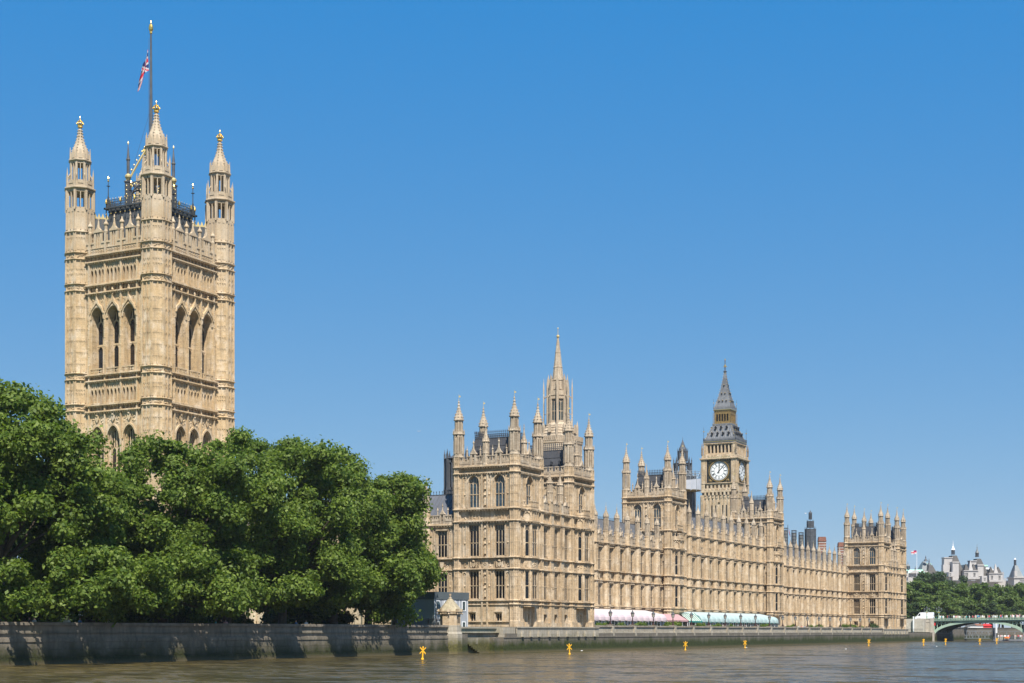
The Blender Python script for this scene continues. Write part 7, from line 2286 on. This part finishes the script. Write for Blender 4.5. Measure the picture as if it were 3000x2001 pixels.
TS = [(1757, 'bright low shrub in front of the pink awning, nearest the pavilion', 'leaf_bright', .9), (1773, 'reddish green shrub just right of the bright one by the pink awning', 'leaf', 1.2), (1820, 'low shrub by the first gap of the pink awning', 'leaf_bright', .9), (1877, 'upright shrub in front of the pink awning between lamps', 'leaf_bright', 1.2),
      (1966, 'big shrub under the plain pink canopy, left one', 'leaf', 1.5), (1984, 'big shrub under the plain pink canopy, right one', 'leaf', 1.3), (2055, 'shrub at the striped canopy corner', 'leaf', 1.1), (2096, 'round shrub at the start of the pale green awning', 'leaf', 1.2), (2142, 'small shrub under the middle of the pale green awning', 'leaf', .8), (2243, 'shrub near the far end of the pale green awning', 'leaf', 1.2),
      (2317, 'round shrub on the open terrace right of the green awning', 'leaf', 1.3), (2374, 'low shrub on the open terrace by a lamp', 'leaf', .9), (2398, 'clipped shrub on the open terrace', 'leaf', 1.2), (2430, 'low planting on the open terrace', 'leaf_bright', .8), (2475, 'hedge shrub left of the far pavilion door', 'leaf', 1.3), (2495, 'hedge shrub before the far pavilion, middle', 'leaf', 1.4), (2512, 'hedge shrub before the far pavilion, right', 'leaf', 1.3), (2557, 'round clipped shrub at the far pavilion corner', 'leaf_dark', 1.6)]
for k, (u, lab, mt, s) in enumerate(TS):
    d = ray(u); tt = (-1.2 - CAM[0]) / d[0]; bush(lab, -1.2, CAM[1] + tt * d[1], 3.06, s * 1.15, 1.1 + s * .9, k % 3, mt, 'shrubs on the terrace', 'terrace_shrub')

# distant trees beyond the bridge: a few crown shapes, each tree its own object
far_cl = [make_clumps(300 + k, 4.5, 17.5, 6.4, 6.4, 60, 1.55, (0, 0), 6) for k in range(5)]
far_me = [leaf_mesh('crown', c, 190, .44, 310 + k, 'leaf_far') for k, c in enumerate(far_cl)]
far_dk = [leaf_mesh('crown', c, 190, .44, 330 + k, 'leaf_dark') for k, c in enumerate(far_cl[:3])]
far_tr = []
for k, c in enumerate(far_cl):
    q = limbs(c, 0, 7, .4, k).mesh('trunk'); q.materials.append(MATS['bark']); far_tr.append(q)
def far_tree(u, depth, vtop, k, label, dark=False, sx=1.0):
    x, y = site(u, depth)
    t = thing('embankment_tree', label, 'tree', (x, y, 4.2), random.uniform(0, 6.28), 'trees along the far embankment')
    s = (hgt(vtop, depth) - 4.2) / 17.5; t.scale = (s * sx, s * sx, s)
    obj('trunk', far_tr[k % 5], None, t); obj('crown', (far_dk[k % 3] if dark else far_me[k % 5]), None, t)
row = [(2668, 1694), (2700, 1700), (2734, 1703), (2768, 1716), (2802, 1712), (2838, 1698), (2872, 1708), (2905, 1711), (2938, 1713), (2972, 1708), (3008, 1704)]
for k, (u, v) in enumerate(row):
    far_tree(u, 562 + 8.0 * k + 6 * (k % 2), v, k, 'broad green embankment tree, %s from the far pavilion in the front row' % ORD[k], False, 1.12)
for k, (u, v, lab) in enumerate(((2675, 1684, 'dark tree behind the front row below the green pediment'), (2722, 1676, 'dark tall tree left of the white hotel, behind the front row'), (2756, 1672, 'darkest tall tree below the tent roofs, behind the front row'), (2800, 1681, 'dark round tree below the first pyramid roof'), (2985, 1708, 'dark tree below the small spired tower on the right'), (2900, 1722, 'dark tree behind the front row at the middle right'), (2850, 1716, 'dark tree behind the front row below the white bays'))):
    far_tree(u, 700, v, k, lab, True, .95)
for k in range(10):
    u = 2660 + k * 38
    far_tree(u, 553 + 8.0 * k, 1762 + 8 * (k % 3), k + 2, 'small low tree under the front row of embankment trees, %s from the far pavilion' % ORD[k], k % 2 == 0, 1.5)

# ================================================================== SMALL FIGURES
for k, (u, kk) in enumerate(((86, 3), (101, 0), (192, 6), (201, 0), (234, 2), (290, 3), (316, 6), (632, 5), (648, 3), (661, 4), (867, 2), (897, 0))):
    d = ray(u); tt = (-1.9 - CAM[0]) / d[0]
    person(-1.9, CAM[1] + tt * d[1], 2.95, kk, 'behind the river wall under the trees, %s from the left' % ORD[k], 'people under the trees')
for k, (u, kk, w) in enumerate(((1985, 2, 'by the big shrub under the plain pink canopy'), (2118, 0, 'by the pale green awning on the terrace'), (2183, 3, 'standing in the doorway of the pale green awning'), (2211, 0, 'beside the pale green awning far end, left'), (2220, 0, 'beside the pale green awning far end, right'), (2338, 0, 'sitting on the open terrace, leftmost of the group'), (2349, 1, 'on the open terrace in the middle of the group'), (2358, 2, 'on the open terrace at the right of the group'), (2368, 3, 'on the open terrace beside a lamp'), (2382, 0, 'on the open terrace farthest right'))):
    d = ray(u); tt = (-1.6 - CAM[0]) / d[0]
    person(-1.6, CAM[1] + tt * d[1], 3.06, kk, w, 'people on the terrace')

def airliner():
    x, y = site(1227, 6000); t = thing('airliner', 'tiny white airliner high in the sky left of the near pavilion', 'aeroplane', (x, y, hgt(1263, 6000)), TH); t.scale = (.6, .6, .6)
    m = MB(); pr = [(-12, .1), (-11, .9), (-8, 1.4), (7, 1.4), (11, .7), (12.5, .2)]
    for (xa, ra), (xb, rb) in zip(pr[:-1], pr[1:]): m.tube((xa, 0, 0), (xb, 0, .2 if xb > 8 else 0), ra, rb, 8)
    obj('fuselage', m, 'plane_grey', t)
    m = MB()
    for s in (-1, 1):
        b = [m.pt(-3, s * 1, -.4), m.pt(2.5, s * 1, -.4), m.pt(5.5, s * 12, .4), m.pt(4, s * 12, .4)]; m.face(*b)
        m.tube((-2.5, s * 4.2, -1.2), (.6, s * 4.2, -1.2), .7, .5, 7)
    obj('wing', m, 'plane_grey', t)
    m = MB(); m.plate([(8.5, 1), (11.5, 1), (13, 5), (11.8, 5)], -.15, .15); m.box(9.5, 12, -4, 4, .7, .9); obj('tail', m, 'plane_grey', t)
airliner()
def gull(label, loc, flying):
    t = thing('gull', label, 'bird', loc, 1.0, 'gulls'); t.scale = (.6, .6, .6); m = MB()
    for (xa, ra), (xb, rb) in zip([(-.3, .02), (-.18, .09), (0, .12), (.14, .09), (.22, .06), (.3, .065)], [(-.18, .09), (0, .12), (.14, .09), (.22, .06), (.3, .065), (.38, .015)]): m.tube((xa, 0, .1), (xb, 0, .1 + max(0, xb - .1) * .35), ra, rb, 7)
    for s in (-1, 1):
        if flying: m.face(m.pt(-.08, s * .08, .14), m.pt(.1, s * .08, .14), m.pt(.12, s * .4, .28), m.pt(-.02, s * .75, .2), m.pt(-.08, s * .4, .26))
        else: m.face(m.pt(.08, s * .1, .16), m.pt(-.05, s * .13, .17), m.pt(-.42, s * .03, .14), m.pt(-.05, s * .12, .06))
    obj('body', m, 'white_paint', t)
for k, (u, v) in enumerate(((1430, 1911), (1704, 1907), (2186, 1898), (2478, 1902), (2744, 1894))):
    d = CAM[2] * FPX / (v - HZ); x, y = site(u, d)
    gull('white gull resting on the brown water, %s from the left' % ORD[k], (x, y, -.03), False)
x, y = site(2360, 300); gull('white gull flying left of the dark stepped tower', (x, y, hgt(1505, 300)), True)

# ================================================================== AIR
hz = MB(); hz.box(-3400, 3400, -2900, 5400, -3.0, 135.0)
hm = bpy.data.materials.new('haze'); hm.use_nodes = True
hn, hl = hm.node_tree.nodes, hm.node_tree.links
hn.clear()
ho = hn.new('ShaderNodeOutputMaterial'); pv = hn.new('ShaderNodeVolumePrincipled')
pv.inputs['Color'].default_value = (0.90, 0.95, 1.0, 1); pv.inputs['Density'].default_value = HAZE; pv.inputs['Anisotropy'].default_value = 0.2
hl.new(pv.outputs[0], ho.inputs['Volume'])
MATS['haze'] = hm
setprops(obj('haze', hz, 'haze'), 'thin pale summer haze over the river and the city', 'haze', kind='stuff')
